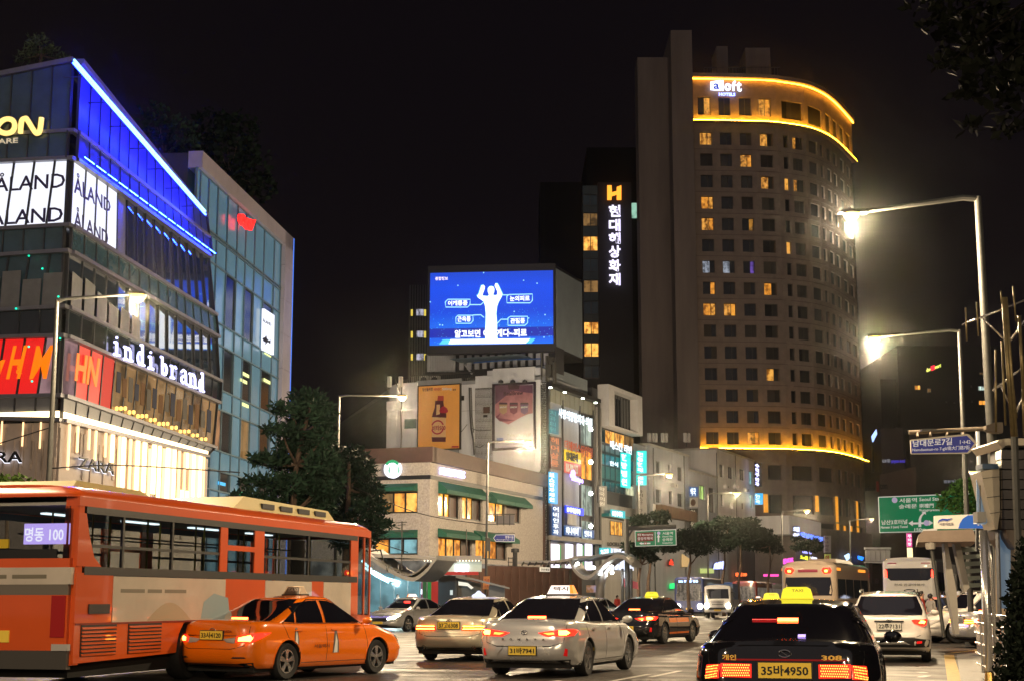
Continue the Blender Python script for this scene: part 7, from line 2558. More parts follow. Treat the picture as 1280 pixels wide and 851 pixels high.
 rg_=[(0,-wr,zbelt+.03),(0,wr,zbelt+.03),(0,wr-.18,zr+.0),(0,-wr+.18,zr+.0)]if not hatch else[(0,-wr+.02,zbelt-.02),(0,wr-.02,zbelt-.02),(0,wr-.01,zbelt+.08),(0,wr-.13,zr-.04),(0,-wr+.13,zr-.04),(0,-wr+.01,zbelt+.08)]
 patch(TC,rg_,'rear',.010,rings=14,step=.04).build('rear_window',g_,root)
 wf_g=[(0,-wr-.02,zbelt+.01),(0,wr+.02,zbelt+.01),(0,wr-.17,zr),(0,-wr+.17,zr)]
 patch(TC,wf_g,'front',.010,rings=14,step=.05).build('windscreen',g_,root)
 sm_=MB()
 for s_,md in((1,'left'),(-1,'right')):
  y=s_*hw
  ztt=lambda x:zt(x)-.03
  zs=H*.18+.02
  seam(T,[(mid,y,zs),(mid-.0,y,ztt(mid))],md,.0045,b=sm_)
  seam(T,[(xf_b+.12,y,zs),(xf_b+.18,y,.55),(xf_b+.10,y,ztt(xf_b))],md,.0045,b=sm_)
  seam(T,[(xr_b+.45,y,zs),(xr_b+.40,y,.5),(xr_b+.12,y,.75),(xr_b+.0,y,ztt(xr_b))],md,.0045,b=sm_)
  seam(T,[(xr_b+.45,y,zs),(xf_b+.12,y,zs)],md,.005,b=sm_)
 zk=zt(-h2+.3)
 if not hatch:
  seam(T,[(0,-hw+.20,.62),(0,-hw+.42,.56),(0,hw-.42,.56),(0,hw-.20,.62)],'rear',.005,b=sm_)
  seam(T,[(0,-hw+.20,.62),(0,-hw+.16,.80),(0,-hw+.16,zt(-h2)-.03)],'rear',.005,b=sm_)
  seam(T,[(0,hw-.20,.62),(0,hw-.16,.80),(0,hw-.16,zt(-h2)-.03)],'rear',.005,b=sm_)
  for s_ in(-1,1):
   seam(T,[(-h2+.16,s_*(hw-.20),zk),(-h2+.75,s_*(hw-.24),zk)],'top',.005,b=sm_)
 else:
  seam(T,[(0,-hw+.22,.60),(0,-hw+.35,.55),(0,hw-.35,.55),(0,hw-.22,.60)],'rear',.006,b=sm_)
 sm_.build('panel_gaps',seamm,root)
 for s_,md in((1,'left'),(-1,'right')):
  for x in(mid-.28,xf_b-.75+.05):
   pass
  for x in(xr_b+.42,mid+.24):
   q,nn=snap(T,Vector((x,s_*hw,H*.575)),md)
   b=MB()
   b.obox(q,Vector((1,0,0)),Vector((0,0,1)),nn,(-.10,-.014,-.005),(.10,.014,.028))
   b.build('door_handle',col if kind!='chrome' else trimc,root)
 b=MB().box((-h2+.25,-hw+.12,.16),(h2-.3,hw-.12,.34))
 b.build('underbody',under,root)
 lt=lowtrim or plastic
 if hatch:
  pts=[(0,-hw+.06,.34),(0,hw-.06,.34),(0,hw-.03,.50),(0,hw-.35,.54),(0,-hw+.35,.54),(0,-hw+.03,.50)]
 else:
  pts=[(0,-hw+.12,.26),(0,hw-.12,.26),(0,hw-.10,.33),(0,hw-.40,.31),(0,-hw+.40,.31),(0,-hw+.10,.33)]
 patch(T,pts,'rear',.012,step=.1).build('lower_bumper',lt,root)
 if hatch:
  for s_,md in((1,'left'),(-1,'right')):
   patch(T,[(ax_r+wheel_r+.07,s_*hw,.22),(ax_f-wheel_r-.07,s_*hw,.22),(ax_f-wheel_r-.07,s_*hw,.34),(ax_r+wheel_r+.07,s_*hw,.34)],md,.012,step=.1).build('sill_trim',lt,root)
  patch(T,[(0,-.45,.40),(0,.45,.40),(0,.32,.46),(0,-.32,.46)],'rear',.025,.01).build('skid_plate',rimm,root)
 for x in(ax_r,ax_f):
  arch_liner(root,x,wheel_r,W,wheel_r+.055)
  for s_ in(-1,1):
   wheel(root,x,s_*(hw-.015),wheel_r,.21,s_,spokes)
 for s_,md in((1,'left'),(-1,'right')):
  for(cx_,cz_,R)in ar:
   pts=[Vector((cx_+(R+.006)*cos(a),s_*hw,cz_+(R+.006)*sin(a)))for a in[-.1+(pi+.2)*k/14 for k in range(15)]]
   pp_=[]
   for p in pts:
    q,nn=snap(T,p,md)
    if abs(q.y)>hw*.8:pp_.append(q+nn*.002)
   if len(pp_)>4:
    MB().tube(pp_,.012,5).build('arch_lip',col,root)
 mirror(root,T,xf_b-.02,zbelt+.02,hw-.0,roofcol or col)
 zp={'wide':H*.53,'horizontal':H*.55,'slant':H*.325,'lattice':H*.50,'small':H*.44}[tail]
 q,nn=snap(T,Vector((0,0,zp)),'rear')
 pw,phh=.26 if plate_m is None or plate_m==plate_y else.26,.075
 U,N_=Vector((0,-1,0)),Vector((-1,0,0))
 b=MB().obox(Vector((q.x,0,zp)),U,Vector((0,0,1)),N_,(-pw-.012,-phh-.012,-.03),(pw+.012,phh+.012,.028))
 pb_=b.build('number_plate',plastic,root)
 b=MB().obox(Vector((q.x,0,zp)),U,Vector((0,0,1)),N_,(-pw,-phh,.028),(pw,phh,.034))
 b.build('plate_sheet',plate_m or plate_y,pb_)
 b=MB()
 text_mb(b,plate,Vector((q.x-.036,0,zp)),U,Vector((0,0,1)),N_,-pw+.03,-phh+.022,pw-.03,phh-.022,.02,.004)
 b.build('plate_lettering',blackletter,pb_)
 br=tail_r if brakes else tail_d
 core_=tail_o if brakes else tail_d
 for s_ in(-1,1):
  y1=s_*(hw-.02)
  N3=lambda pts:[(x,s_*y,z)for x,y,z in pts]
  e=-h2
  if tail=='wide':
   patch(T,N3([(e+.10,hw-.20,.70),(e+.55,hw,.86),(e+.35,hw,.78),(e+.14,hw-.08,.68),(e+.06,hw-.34,.665),(e+.06,hw-.36,.76),(e+.10,hw-.2,.80)][::1])if False else N3([(e+.06,hw-.36,.665),(e+.12,hw-.10,.67),(e+.30,hw-.01,.74),(e+.58,hw-.01,.84),(e+.30,hw-.01,.845),(e+.12,hw-.10,.83),(e+.06,hw-.36,.77)]),'near',.008,.02).build('tail_light',tail_d if not brakes else mat('lit_red_lens',(.5,.01,.01),.1,coat=1,emit=(1,.025,.01),es=2.8),root)
   patch(T,N3([(e+.08,hw-.31,.685),(e+.13,hw-.11,.69),(e+.15,hw-.07,.75),(e+.13,hw-.11,.805),(e+.08,hw-.31,.75)]),'near',.026,.02).build('brake_bulb',core_,root)
   patch(T,N3([(e,hw-.66,.735),(e,hw-.56,.68),(e,hw-.38,.665),(e,hw-.38,.765)]),'near',.008,.015).build('reversing_light',clear_l,root)
  elif tail=='slant':
   patch(T,N3([(e,hw-.66,.80),(e,hw-.50,.73),(e+.1,hw-.2,.735),(e+.25,hw-.02,.75),(e+.42,hw,.84),(e+.25,hw-.02,.87),(e+.08,hw-.22,.86)]),'near',.008,.02).build('tail_light',mat('lit_red_lens',(.5,.01,.01),.1,coat=1,emit=(1,.025,.01),es=2.8),root)
   patch(T,N3([(e+.05,hw-.27,.755),(e+.11,hw-.14,.76),(e+.16,hw-.08,.80),(e+.11,hw-.14,.845),(e+.05,hw-.27,.84)]),'near',.028,.02).build('brake_bulb',core_,root)
   patch(T,N3([(e,hw-.56,.795),(e,hw-.46,.76),(e,hw-.32,.765),(e,hw-.32,.82)]),'near',.02,.01).build('signal_light',glow('amber_signal',(1,.28,.04),4),root)
   patch(T,N3([(e+.02,hw-.16,.38),(e+.06,hw-.07,.36),(e+.06,hw-.07,.50),(e+.03,hw-.13,.52)]),'near',.014,.005).build('reflector',mat('red_reflector',(.5,.01,.01),.2,emit=(.8,.01,.01),es=.3),root)
  elif tail=='horizontal':
   patch(T,N3([(e,hw-.62,.70),(e,hw-.36,.695),(e+.14,hw-.08,.705),(e+.34,hw-.01,.72),(e+.40,hw-.01,.79),(e+.14,hw-.08,.81),(e,hw-.36,.815),(e,hw-.60,.80)]),'near',.008,.018).build('tail_light',mat('red_lens_half',(.4,.01,.01),.1,coat=1,emit=(1,.02,.01),es=.9),root)
   m_=MB()
   for z in(.725,.785):
    seam(T,N3([(e,hw-.58,z),(e+.02,hw-.34,z),(e+.14,hw-.10,z)]),'near',.011,.028,b=m_)
   m_.build('light_bars',tail_o,root)
  elif tail=='lattice':
   for(ya,yb)in((hw-.60,hw-.29),(hw-.26,hw-.05)):
    P4=N3([(e,ya,.63),(e+.03,yb,.63),(e+.06,yb+.0,.765),(e,ya,.765)])
    tl_=patch(T,P4,'near',.010,.006).build('tail_light',mat('dark_red_lamp',(.35,.01,.01),.15,coat=1,emit=(1,.03,.01),es=1.3),root)
    m_=MB()
    nn_=13 if yb-ya>.25 else 9
    for i in range(nn_):
     for j in range(5):
      f_=(i+.5+.5*(j%2))/(nn_+.5)
      y=ya+.012+(yb-ya-.024)*f_
      z=.645+.105*j/4
      q,nn=snap(T,Vector((e+.02,s_*y,z)),'near')
      if nn.x>0 and abs(nn.x)>.3:nn=-nn
      tt=Vector((-nn.y,nn.x,0)).normalized()
      vv=Vector((0,0,1))
      o2=q+nn*.021
      w2=(yb-ya)/nn_*.30
      m_.add([o2-tt*w2,o2-vv*.009,o2+tt*w2,o2+vv*.009],[(0,1,2,3)])
    m_.build('light_cells',glow('brake_cell',(1.0,.36,.05),4.2),tl_)
  elif tail=='small':
   patch(T,N3([(e+.02,hw-.34,.86),(e+.08,hw-.12,.80),(e+.16,hw-.03,.83),(e+.30,hw-.02,.97),(e+.14,hw-.05,1.0),(e+.06,hw-.22,.99),(e,hw-.40,.95)]),'near',.008,.03).build('tail_light',mat('lit_red_lens',(.5,.01,.01),.1,coat=1,emit=(1,.025,.01),es=2.8),root)
   patch(T,N3([(e+.05,hw-.24,.87),(e+.10,hw-.10,.86),(e+.14,hw-.06,.92),(e+.08,hw-.18,.94)]),'near',.034,.02).build('brake_bulb',core_,root)
   patch(T,N3([(e,hw-.32,.42),(e+.02,hw-.18,.42),(e+.02,hw-.18,.47),(e,hw-.32,.47)]),'near',.03,.005).build('reflector',mat('red_reflector_lit',(.5,.01,.01),.2,emit=(.9,.01,.01),es=.8),root)
  f_=h2
  hl=MB()
  ph=patch(T,N3([(f_-.45,hw-.01,.72),(f_-.10,hw-.12,.55),(f_,hw-.45,.52),(f_-.02,hw-.48,.60),(f_-.2,hw-.2,.68)]),'near',.008,.02)
  ph.build('headlight',head_l if heads else clear_l,root)
 if brakes:
  if hatch:
   q,nn=snap(TC,Vector((0,0,zr+.01)),'rear')
   b=MB().box((q.x-.10,-.16,zr-.045),(q.x+.05,.16,zr-.01));b.build('high_brake_light',glow('high_brake',(1,.07,.015),24),root)
  else:
   q,nn=snap(TC,Vector((0,0,zbelt+.07)),'rear')
   b=MB().box((q.x-.06,-.17,zbelt+.04),(q.x+.0,.17,zbelt+.095));b.build('high_brake_light',glow('high_brake',(1,.07,.015),24),root)
 patch(T,[(0,-.42,.42),(0,.42,.42),(0,.52,.58),(0,-.52,.58)],'front',.008).build('grille',plastic,root)
 q,nn=snap(T,Vector((0,0,.40)),'front')
 b=MB().box((q.x,-.26,.33),(q.x+.03,.26,.43));b.build('front_plate',plate_m or plate_y,root)
 patch(T,[(0,-.5,.24),(0,.5,.24),(0,.56,.31),(0,-.56,.31)],'front',.01).build('lower_grille',plastic,root)
 ze={'wide':.88,'slant':.80,'horizontal':.90,'lattice':.86,'small':.92}[tail]
 q,nn=snap(T,Vector((0,0,ze)),'rear')
 b=MB().tube([q+nn*.008+Vector((0,.06*cos(a),.035*sin(a)))for a in[2*pi*k/16 for k in range(17)]],.007,6)
 b.tube([q+nn*.008+Vector((0,-.03,-.02)),q+nn*.008+Vector((0,.03,.02))],.008,5)
 b.build('badge',trimc,root)
 return root,T,TC,dict(mid=mid,xrb=xr_b,xfb=xf_b,zbelt=zbelt,zr=zr,hw=hw,h2=h2,H=H,zt=zt)
def taxi_sign(root,x,z,kind,scale=1.0,hs=1.0):
 w,h,d=.22*scale,.15*scale*hs,.11*scale
 def lamp(b,x0,w0,w1,d0,d1,z0,z1):
  b.hexa([(x0-d0,-w0,z0),(x0+d0,-w0,z0),(x0+d0,w0,z0),(x0-d0,w0,z0),(x0-d1,-w1,z1),(x0+d1,-w1,z1),(x0+d1,w1,z1),(x0-d1,w1,z1)])
 s_=None
 b=MB();lamp(b,x,w*1.08,w*1.08,d*1.1,d*1.1,z-.06,z+.02)
 base=b.build('taxi_sign',plastic if kind!='yellow' else mat('yellow_sign_base',(.6,.5,.02),.5,emit=(.7,.6,.02),es=.6),root)
 b=MB()
 if kind=='yellow':
  lamp(b,x,w,w*.95,d,d*.78,z+.02,z+h*.5);lamp(b,x,w*.95,w*.86,d*.78,d*.55,z+h*.5,z+h*.85);lamp(b,x,w*.86,w*.62,d*.55,d*.3,z+h*.85,z+h)
 else:
  lamp(b,x,w,w*.76,d,d*.45,z+.02,z+h)
 mm={'yellow':glow('taxi_yellow',(1.0,.86,.03),1.1),'dark':mat('smoked_taxi_sign',(.09,.07,.05),.3),'white':glow('taxi_white',(1.0,.82,.72),1.5),'amber':glow('taxi_amber',(1.0,.55,.04),1.6)}[kind]
 b.build('lamp_shade',mm,base)
 if kind=='dark':
  b=MB()
  for s2 in(-1,1):
   b.hexa([(x-d,s2*w,z+.02),(x+d,s2*w,z+.02),(x+d,s2*w*.86,z+.02),(x-d,s2*w*.86,z+.02),(x-d*.45,s2*w*.76,z+h),(x+d*.45,s2*w*.76,z+h),(x+d*.45,s2*w*.64,z+h+.004),(x-d*.45,s2*w*.64,z+h+.004)])
  b.hexa([(x-.07,-w*.78,z+h),(x+.07,-w*.78,z+h),(x+.07,w*.78,z+h),(x-.07,w*.78,z+h),(x-.05,-w*.7,z+h+.02),(x+.05,-w*.7,z+h+.02),(x+.05,w*.7,z+h+.02),(x-.05,w*.7,z+h+.02)])
  b.build('sign_ends',mat('beige_sign_end',(.6,.45,.3),.5,emit=(.6,.4,.2),es=.3),base)
 if kind=='white':
  b=MB()
  b.hexa([(x-d-.004,-w,z+.025),(x+d+.004,-w,z+.025),(x+d+.004,-w*.72,z+.025),(x-d-.004,-w*.72,z+.025),(x-d*.45-.004,-w*.76,z+h+.004),(x+d*.45+.004,-w*.76,z+h+.004),(x+d*.45+.004,-w*.6,z+h+.004),(x-d*.45-.004,-w*.6,z+h+.004)])
  b.build('orange_end',glow('taxi_orange',(1.0,.25,.02),1.6),base)
 Vv=Vector((d*.55,0,h*.98)).normalized()
 Nn=Vector((-h,0,d*.55)).normalized()
 b=MB()
 text_mb(b,{'dark':'TAXI','yellow':'TAXI','white':'택시','amber':'개인'}[kind],Vector((x-d,0,z+.02))+Nn*.006,Vector((0,-1,0)),Vv,Nn,-w*(.55 if kind!='yellow' else.30),h*(.35 if kind!='yellow' else.52),w*(.55 if kind!='yellow' else.42),h*(.8 if kind!='yellow' else.72),.02,0)
 b.build('sign_lettering',(blackletter if kind!='yellow' else mat('faded_lettering',(.3,.2,.03),.5,emit=(.3,.2,.03),es=.4))if kind!='dark' else mat('grey_letter',(.35,.3,.25),.5),base)
 return base
def place(root,px_,Y,heading,zoff=0.0,py_=800,scale=None):
 """put the rear centre of a vehicle (local x = -L/2) over the photo column px_ at distance Y"""
 p=at(px_,py_,Y)
 root.location=(p.x,p.y,zoff)
 root.rotation_euler=(0,0,atan2(1.0,heading))
 if scale:root.scale=scale
 return root
def place_rc(root,h2,px_,Y,ang,scale=None,py_=790):
 p=at(px_,py_,Y)
 d=Vector((cos(ang),sin(ang),0))
 c=Vector((p.x,p.y,0))+d*h2
 root.location=c
 root.rotation_euler=(0,0,ang)
 if scale:root.scale=scale
def hd(k):
 return atan2(1.0,k)
orange_paint=paint('taxi_orange_paint',(.86,.175,.004),.22,noise=.03,nscale=1.5,rvar=.04)
silver_paint=paint('silver_paint',(.60,.59,.58),.24,metal=.45,noise=.02,nscale=1.5,rvar=.04)
champagne=paint('champagne_paint',(.60,.54,.42),.30,metal=.55)
black_car=paint('black_car_paint',(.006,.006,.008),.10)
white_car=paint('white_car_paint',(.66,.62,.58),.25)
car1,T,TC,P1_=car('taxi','orange taxi sedan with a dark roof sign in front of the blurred bus',orange_paint,taxi=True,L=4.82,W=1.835,H=1.50,plate='33사4120',tail='wide',brakes=True)
taxi_sign(car1,-.05,1.50,'dark')
b=MB()
text_mb(b,'SONATA',Vector((snap(T,Vector((0,0,.86)),'rear')[0].x-.014,0,.865)),Vector((0,-1,0)),Vector((0,0,1)),Vector((-1,0,0)),.14,-.02,.46,.02,.02,.004)
b.build('boot_lettering',mat('chrome_trim',(.65,.63,.6),.12,metal=1.0),car1)
seam(T,[(0,-.56,.79),(0,.56,.79)],'rear',.011,.008).build('boot_chrome_bar',trimc,car1)
for s_,md in((1,'left'),(-1,'right')):
 y=s_*P1_['hw']
 for(x,z,w,h)in((.05,.62,.10,.22),(-1.12,.74,.075,.17)):
  patch(T,[(x-w,y,z-h*.8),(x+w*.9,y,z-h*.8),(x+w*.9,y,z),(x+w*.5,y,z+h),(x-w*.2,y,z+h),(x-w*.7,y,z+.2*h)],md,.004).build('side_emblem',mat('grey_emblem',(.12,.10,.09),.4),car1)
  patch(T,[(x-w*.7,y,z-h*.8),(x+w*.45,y,z-h*.8),(x+w*.4,y,z+h*.2),(x+w*.1,y,z+h*.8),(x-w*.35,y,z)],md,.008).build('side_emblem',mat('white_emblem_print',(.75,.72,.68),.4),car1)
 b=MB()
 q,nn=snap(T,Vector((-.3,y,.5)),md)
 text_mb(b,'1588-0000' if False else '서울택시',Vector((-.62 if s_<0 else-.12,q.y,.54))+nn*.012,Vector((1,0,0))*(1 if s_<0 else-1),Vector((0,0,1)),nn,0,0,.46,.07,.01,0)
 b.build('side_lettering',mat('brown_letter',(.12,.03,.01),.5),car1)
for s_ in(-1,1):
 patch(T,[(0,s_*.50,.40),(0,s_*.74,.40),(0,s_*.72,.425),(0,s_*.54,.43)],'rear',.008).build('bumper_slot',plastic,car1)
place_rc(car1,2.41,258,26.8,hd(.60),py_=845)
car1.scale=(.97,.98,.98)
car2,T,TC,P2_=car('taxi','silver taxi sedan with white and orange roof sign and lit brake lights',silver_paint,taxi=True,L=4.85,W=1.86,H=1.475,plate='31바7941',tail='slant',brakes=True)
taxi_sign(car2,-.10,1.475,'white',1.25)
b=MB()
qx=snap(T,Vector((0,0,.68)),'rear')[0].x-.015
for i,ch in enumerate('SONATA'):
 text_mb(b,ch,Vector((qx,0,.66)),Vector((0,-1,0)),Vector((0,0,1)),Vector((-1,0,0)),-.42+i*.155,0,-.375+i*.155,.035,.03,.004)
b.build('boot_lettering',mat('dark_chrome',(.1,.1,.1),.2,metal=1),car2)
seam(T,[(0,-.60,.585),(0,-.5,.55),(0,.5,.55),(0,.60,.585)],'rear',.006,.002).build('boot_edge',seamm,car2)
seam(T,[(0,-.5,.40),(0,-.36,.56),(0,.36,.56),(0,.5,.40)],'rear',.008,.0).build('bumper_crease',mat('silver_crease',(.3,.28,.25),.3,metal=.5),car2)
place_rc(car2,2.425,654,28.0,hd(.36),py_=838)
car3,T,TC,P3_=car('car','champagne saloon with a small roof lamp between the orange and silver taxis',champagne,L=4.9,W=1.85,H=1.46,plate='37고6308',tail='horizontal',brakes=True)
for ch_ in[c for c in bpy.data.objects if c.parent==car3 and c.name.startswith('high_brake')]:
 bpy.data.objects.remove(ch_)
b=MB().lathe(Vector((-.2,0,1.45)),(0,0,1),[(0,.15),(.04,.14),(.09,.07),(.14,.03),(.15,0)],14)
b.v=[Vector((v.x,v.y*1.2,v.z))for v in b.v]
b.build('roof_lamp',glow('cool_roof_lamp',(.75,.8,1.0),1.2),car3,smooth='all')
for s_ in(-1,1):
 q=snap(T,Vector((0,s_*.6,.34)),'rear')[0]
 MB().lathe(q+Vector((-.01,0,-.03)),(-1,0,0),[(-.05,.05),(.02,.05),(.02,.04),(-.05,.035)],14).build('exhaust_tip',trimc,car3)
place_rc(car3,2.45,560,35.2,hd(.30),py_=820)
car4,T,TC,P4_=car('taxi','silver taxi facing the viewer beyond the bus front with one lit headlight',silver_paint,taxi=True,L=4.8,W=1.83,H=1.47,plate='33아1205',tail='wide',brakes=False,heads=True)
taxi_sign(car4,-.1,1.47,'white',1.0)
b=MB().box((P4_['xfb']-.30,.08,1.18),(P4_['xfb']-.26,.40,1.30));b.build('dash_display',glow('red_display',(1,.03,.02),5),car4)
pp0=at(500,775,68)
car4.location=(pp0.x+.4,69.0,0)
car4.rotation_euler=(0,0,radians(-122))
car5,T,TC,P5_=car('taxi','black taxi with orange lower doors and a yellow roof sign crossing behind the silver one',black_car,taxi=True,L=4.95,W=1.86,H=1.48,plate='38아1175',tail='slant',brakes=True)
taxi_sign(car5,-.05,1.48,'yellow',.92,1.1)
for s_,md in((1,'left'),(-1,'right')):
 y=s_*P5_['hw']
 for xa,xb in((P5_['xrb']+.5,P5_['mid']-.02),(P5_['mid']+.02,P5_['xfb']+.1)):
  patch(T,[(xa,y,.66),(xb,y,.66),(xb,y,.80),(xa,y,.80)],md,.006).build('orange_door_band',paint('orange_band',(.55,.12,.01),.25),car5)
  patch(T,[(xa,y,.30),(xb,y,.30),(xb,y,.36),(xa,y,.36)],md,.008).build('sill_band',paint('orange_band',(.55,.12,.01),.25),car5)
place_rc(car5,2.475,783,48.5,hd(.46),py_=800)
car6,T,TC,P6_=car('taxi','black taxi with a yellow roof sign right in front of the viewer, number 308',black_car,taxi=True,L=4.91,W=1.86,H=1.40,plate='35바4950',tail='lattice',brakes=True,wheel_r=.33)
taxi_sign(car6,-.15,1.385,'yellow',.80,1.25)
gold=mat('gold_lettering',(.75,.42,.08),.4,metal=.3,emit=(.6,.3,.05),es=.25)
b=MB()
for t_,u0,u1,z0,z1 in(('개인',-.62,-.48,.795,.85),('308',.36,.56,.80,.85)):
 uc=-(u0+u1)/2
 q,nn=snap(T,Vector((0,uc,(z0+z1)/2)),'rear')
 text_mb(b,t_,Vector((q.x-.014,0,0)),Vector((0,-1,0)),Vector((0,0,1)),Vector((-1,0,0)),u0,z0,u1,z1,.03,.006)
b.build('boot_lettering',gold,car6)
seam(T,[(0,-.60,.80),(0,.60,.80)],'rear',.010,.006).build('boot_trim',mat('red_dark_trim',(.12,.01,.01),.2,coat=1,emit=(.5,.01,.01),es=.3),car6)
for(y0,y1,z0,z1,mm)in((.16,.42,1.155,1.166,glow('red_line',(1,.02,.02),1.6)),(-.07,.15,1.145,1.178,glow('high_brake',(1,.07,.015),24)),(-.09,-.17,.985,1.015,glow('violet_display',(.4,.25,1),1.2))):  # red glow painted on the rear glass for the next car's tail light
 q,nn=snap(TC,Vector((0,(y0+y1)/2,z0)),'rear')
 patch(TC,[(0,y0,z0),(0,y1,z0),(0,y1,z1),(0,y0,z1)],'rear',.022,rings=3,step=.02).build('rear_glass_glow',mm,car6)
place_rc(car6,2.455,981,15.4,hd(.25),py_=845)
for ch_ in[c for c in bpy.data.objects if c.parent==car6 and c.name.startswith('high_brake')]:
 bpy.data.objects.remove(ch_)
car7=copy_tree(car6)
car7['label']='dark taxi half hidden ahead of the nearest one with an amber-yellow roof sign'
for ch_ in[c for c in bpy.data.objects if c.parent==car7]:
 if ch_.name.startswith('boot_lettering'):
  bpy.data.objects.remove(ch_)
place_rc(car7,2.455,952,32.5,hd(.27),py_=790)
car8,T,TC,P8_=car('suv','white compact SUV with dark rear glass and lit brake lights near the right kerb',white_car,hatch=True,L=4.13,W=1.78,H=1.58,plate='22주7131',plate_m=plate_w,tail='small',brakes=True,roofcol=white_car,wheel_r=.34)
for ch_ in[c for c in bpy.data.objects if c.parent==car8]:
 if ch_.name.startswith('number_plate'):
  ch_.location=(0,0,.10)
seam(T,[(0,-.32,.905),(0,.32,.905)],'rear',.016,.01).build('tailgate_bar',plastic,car8)
b=MB()
for s_ in(-1,1):
 b.tube([(-1.5,s_*.62,1.53),(-1.2,s_*.63,1.60),(.1,s_*.63,1.62),(.4,s_*.62,1.55)],.018,6)
b.build('roof_rails',trimc,car8)
place_rc(car8,2.065,1113,34.6,hd(.27),py_=820)
car9=copy_tree(car8)
car9['label']='white SUV crossing from the right, only its nose and front door in view'
for ch_ in[c for c in bpy.data.objects if c.parent==car9]:
 if ch_.name.startswith(('high_brake',)):
  bpy.data.objects.remove(ch_)
pp0=at(1200,790,50)
car9.location=(pp0.x+.9,50.5,0)
car9.rotation_euler=(0,0,radians(188))
car9.scale=(1.08,1.05,1.03)
car10,T,TC,P10_=car('car','silver saloon behind the steel post showing one orange-red tail light',silver_paint,L=4.6,W=1.8,H=1.46,plate='52고2231',plate_m=plate_w,tail='horizontal',brakes=True)
pp0=at(1196,790,45)
car10.location=(pp0.x+2.35,45.6,0)
car10.rotation_euler=(0,0,radians(12))
for i,(x,y,Y,ang,src,sc_,lab)in enumerate(((948,768,132,radians(-102),car4,1.0,'oncoming taxi with lit headlights far behind the amber roof sign'),(962,768,104,hd(.28),car3,1.0,'saloon with red tail lights close to the minibus corner'),(1062,768,92,hd(.33),car7,1.0,'dark taxi with a yellow roof sign beyond the minibus'),(1178,768,66,hd(.36),car3,1.0,'pale saloon with red tail lights between canopy posts'),(1052,770,74,hd(.3),car3,1.0,'pale saloon with red tail lights beyond the minibus'),(1080,765,100,hd(.32),car8,1.0,'small far car with red lamps between minibus and coach'),(724,775,62,hd(.9),car10,.96,'grey saloon glimpsed over the silver taxi roof'),(745,770,78,hd(.6),car10,1.0,'dark-windowed saloon just left of the black and orange taxi'),(812,766,92,radians(-125),car4,1.0,'taxi waiting far off behind the black and orange taxi'),(706,770,86,radians(-160),car4,1.0,'white-roofed taxi far off under the wave-roofed shelter'),(1093,765,88,hd(.3),car8,1.05,'red-lit car seen between the minibus and the coach'))):
 c=copy_tree(src)
 c['label']=lab
 p=at(x,y,Y)
 c.location=(p.x,Y,0)
 c.rotation_euler=(0,0,ang)
 c.scale=(sc_,sc_,sc_)
def bus_body(root,L,W,H,z0,col,rad=.18,nose=.12,tail_in=.06,archs=None,ns=90,topr=.22):
 hw,h2=W/2,L/2
 lv=[]
 for k in range(22):
  t=k/21
  z=z0+(H-z0)*t
  ins=0.0
  if H-z<topr:
   d=1-(H-z)/topr
   ins=topr*(1-sqrt(max(0,1-d*d)))*.8
  if t<.04:ins=.03
  lv.append((t,-h2+ins*.8+tail_in*t,h2-ins*.8-nose*t,hw-ins-.02*max(0,t-.5),rad))
 return shell(lv,lambda x:H,lambda x:z0,ns=ns,cap=5,crown=.05,arches=archs),lv
def bus(root,L,W,H,col):
 pass
red_p2=paint('bus_red_orange',(.66,.092,.010),.32,noise=.08,nscale=.8)
bus_w=paint('bus_white_panel',(.55,.48,.40),.4,noise=.15,nscale=1.2)
seeg=mat('bus_window_glass',(.62,.66,.66),.0,trans=1.0,spec=.6,ior=1.2)
bl,bw,bh=sqrt((at(464,790,36.4).x-at(86,830,23.6).x)**2+12.8**2),2.5,3.16
bus1=local('city_bus','red-orange city bus passing at the left with white advertising panels','bus')
h2,hw=bl/2,bw/2
zs_,zw0,zw1=.42,1.80,2.80
def bpanel(name,x0,x1,z0,z1,m,side,th=.05,out=0.0,yv=None):
 y=(yv if yv is not None else hw)*side
 b=MB()
 a,c_=sorted((y+out*side,y-th*side+out*side))
 b.box((x0,a,z0),(x1,c_,z1))
 return b.build(name,m,bus1)
_A,_B=at(86,830,23.6),at(464,790,36.4)
def bxp(px_):
 r=ray(px_,740)
 k=r.x/r.y
 t=(_A.x-k*_A.y)/(k*(_B.y-_A.y)-(_B.x-_A.x))
 return-bl/2+t*bl
wheels_x=(bxp(243),h2-2.7)
Xw0,Xp1,Xd0,Xp2,Xp3,Xe,Xdr=bxp(104),bxp(274),bxp(283),bxp(317),bxp(329),bxp(438),bxp(446)
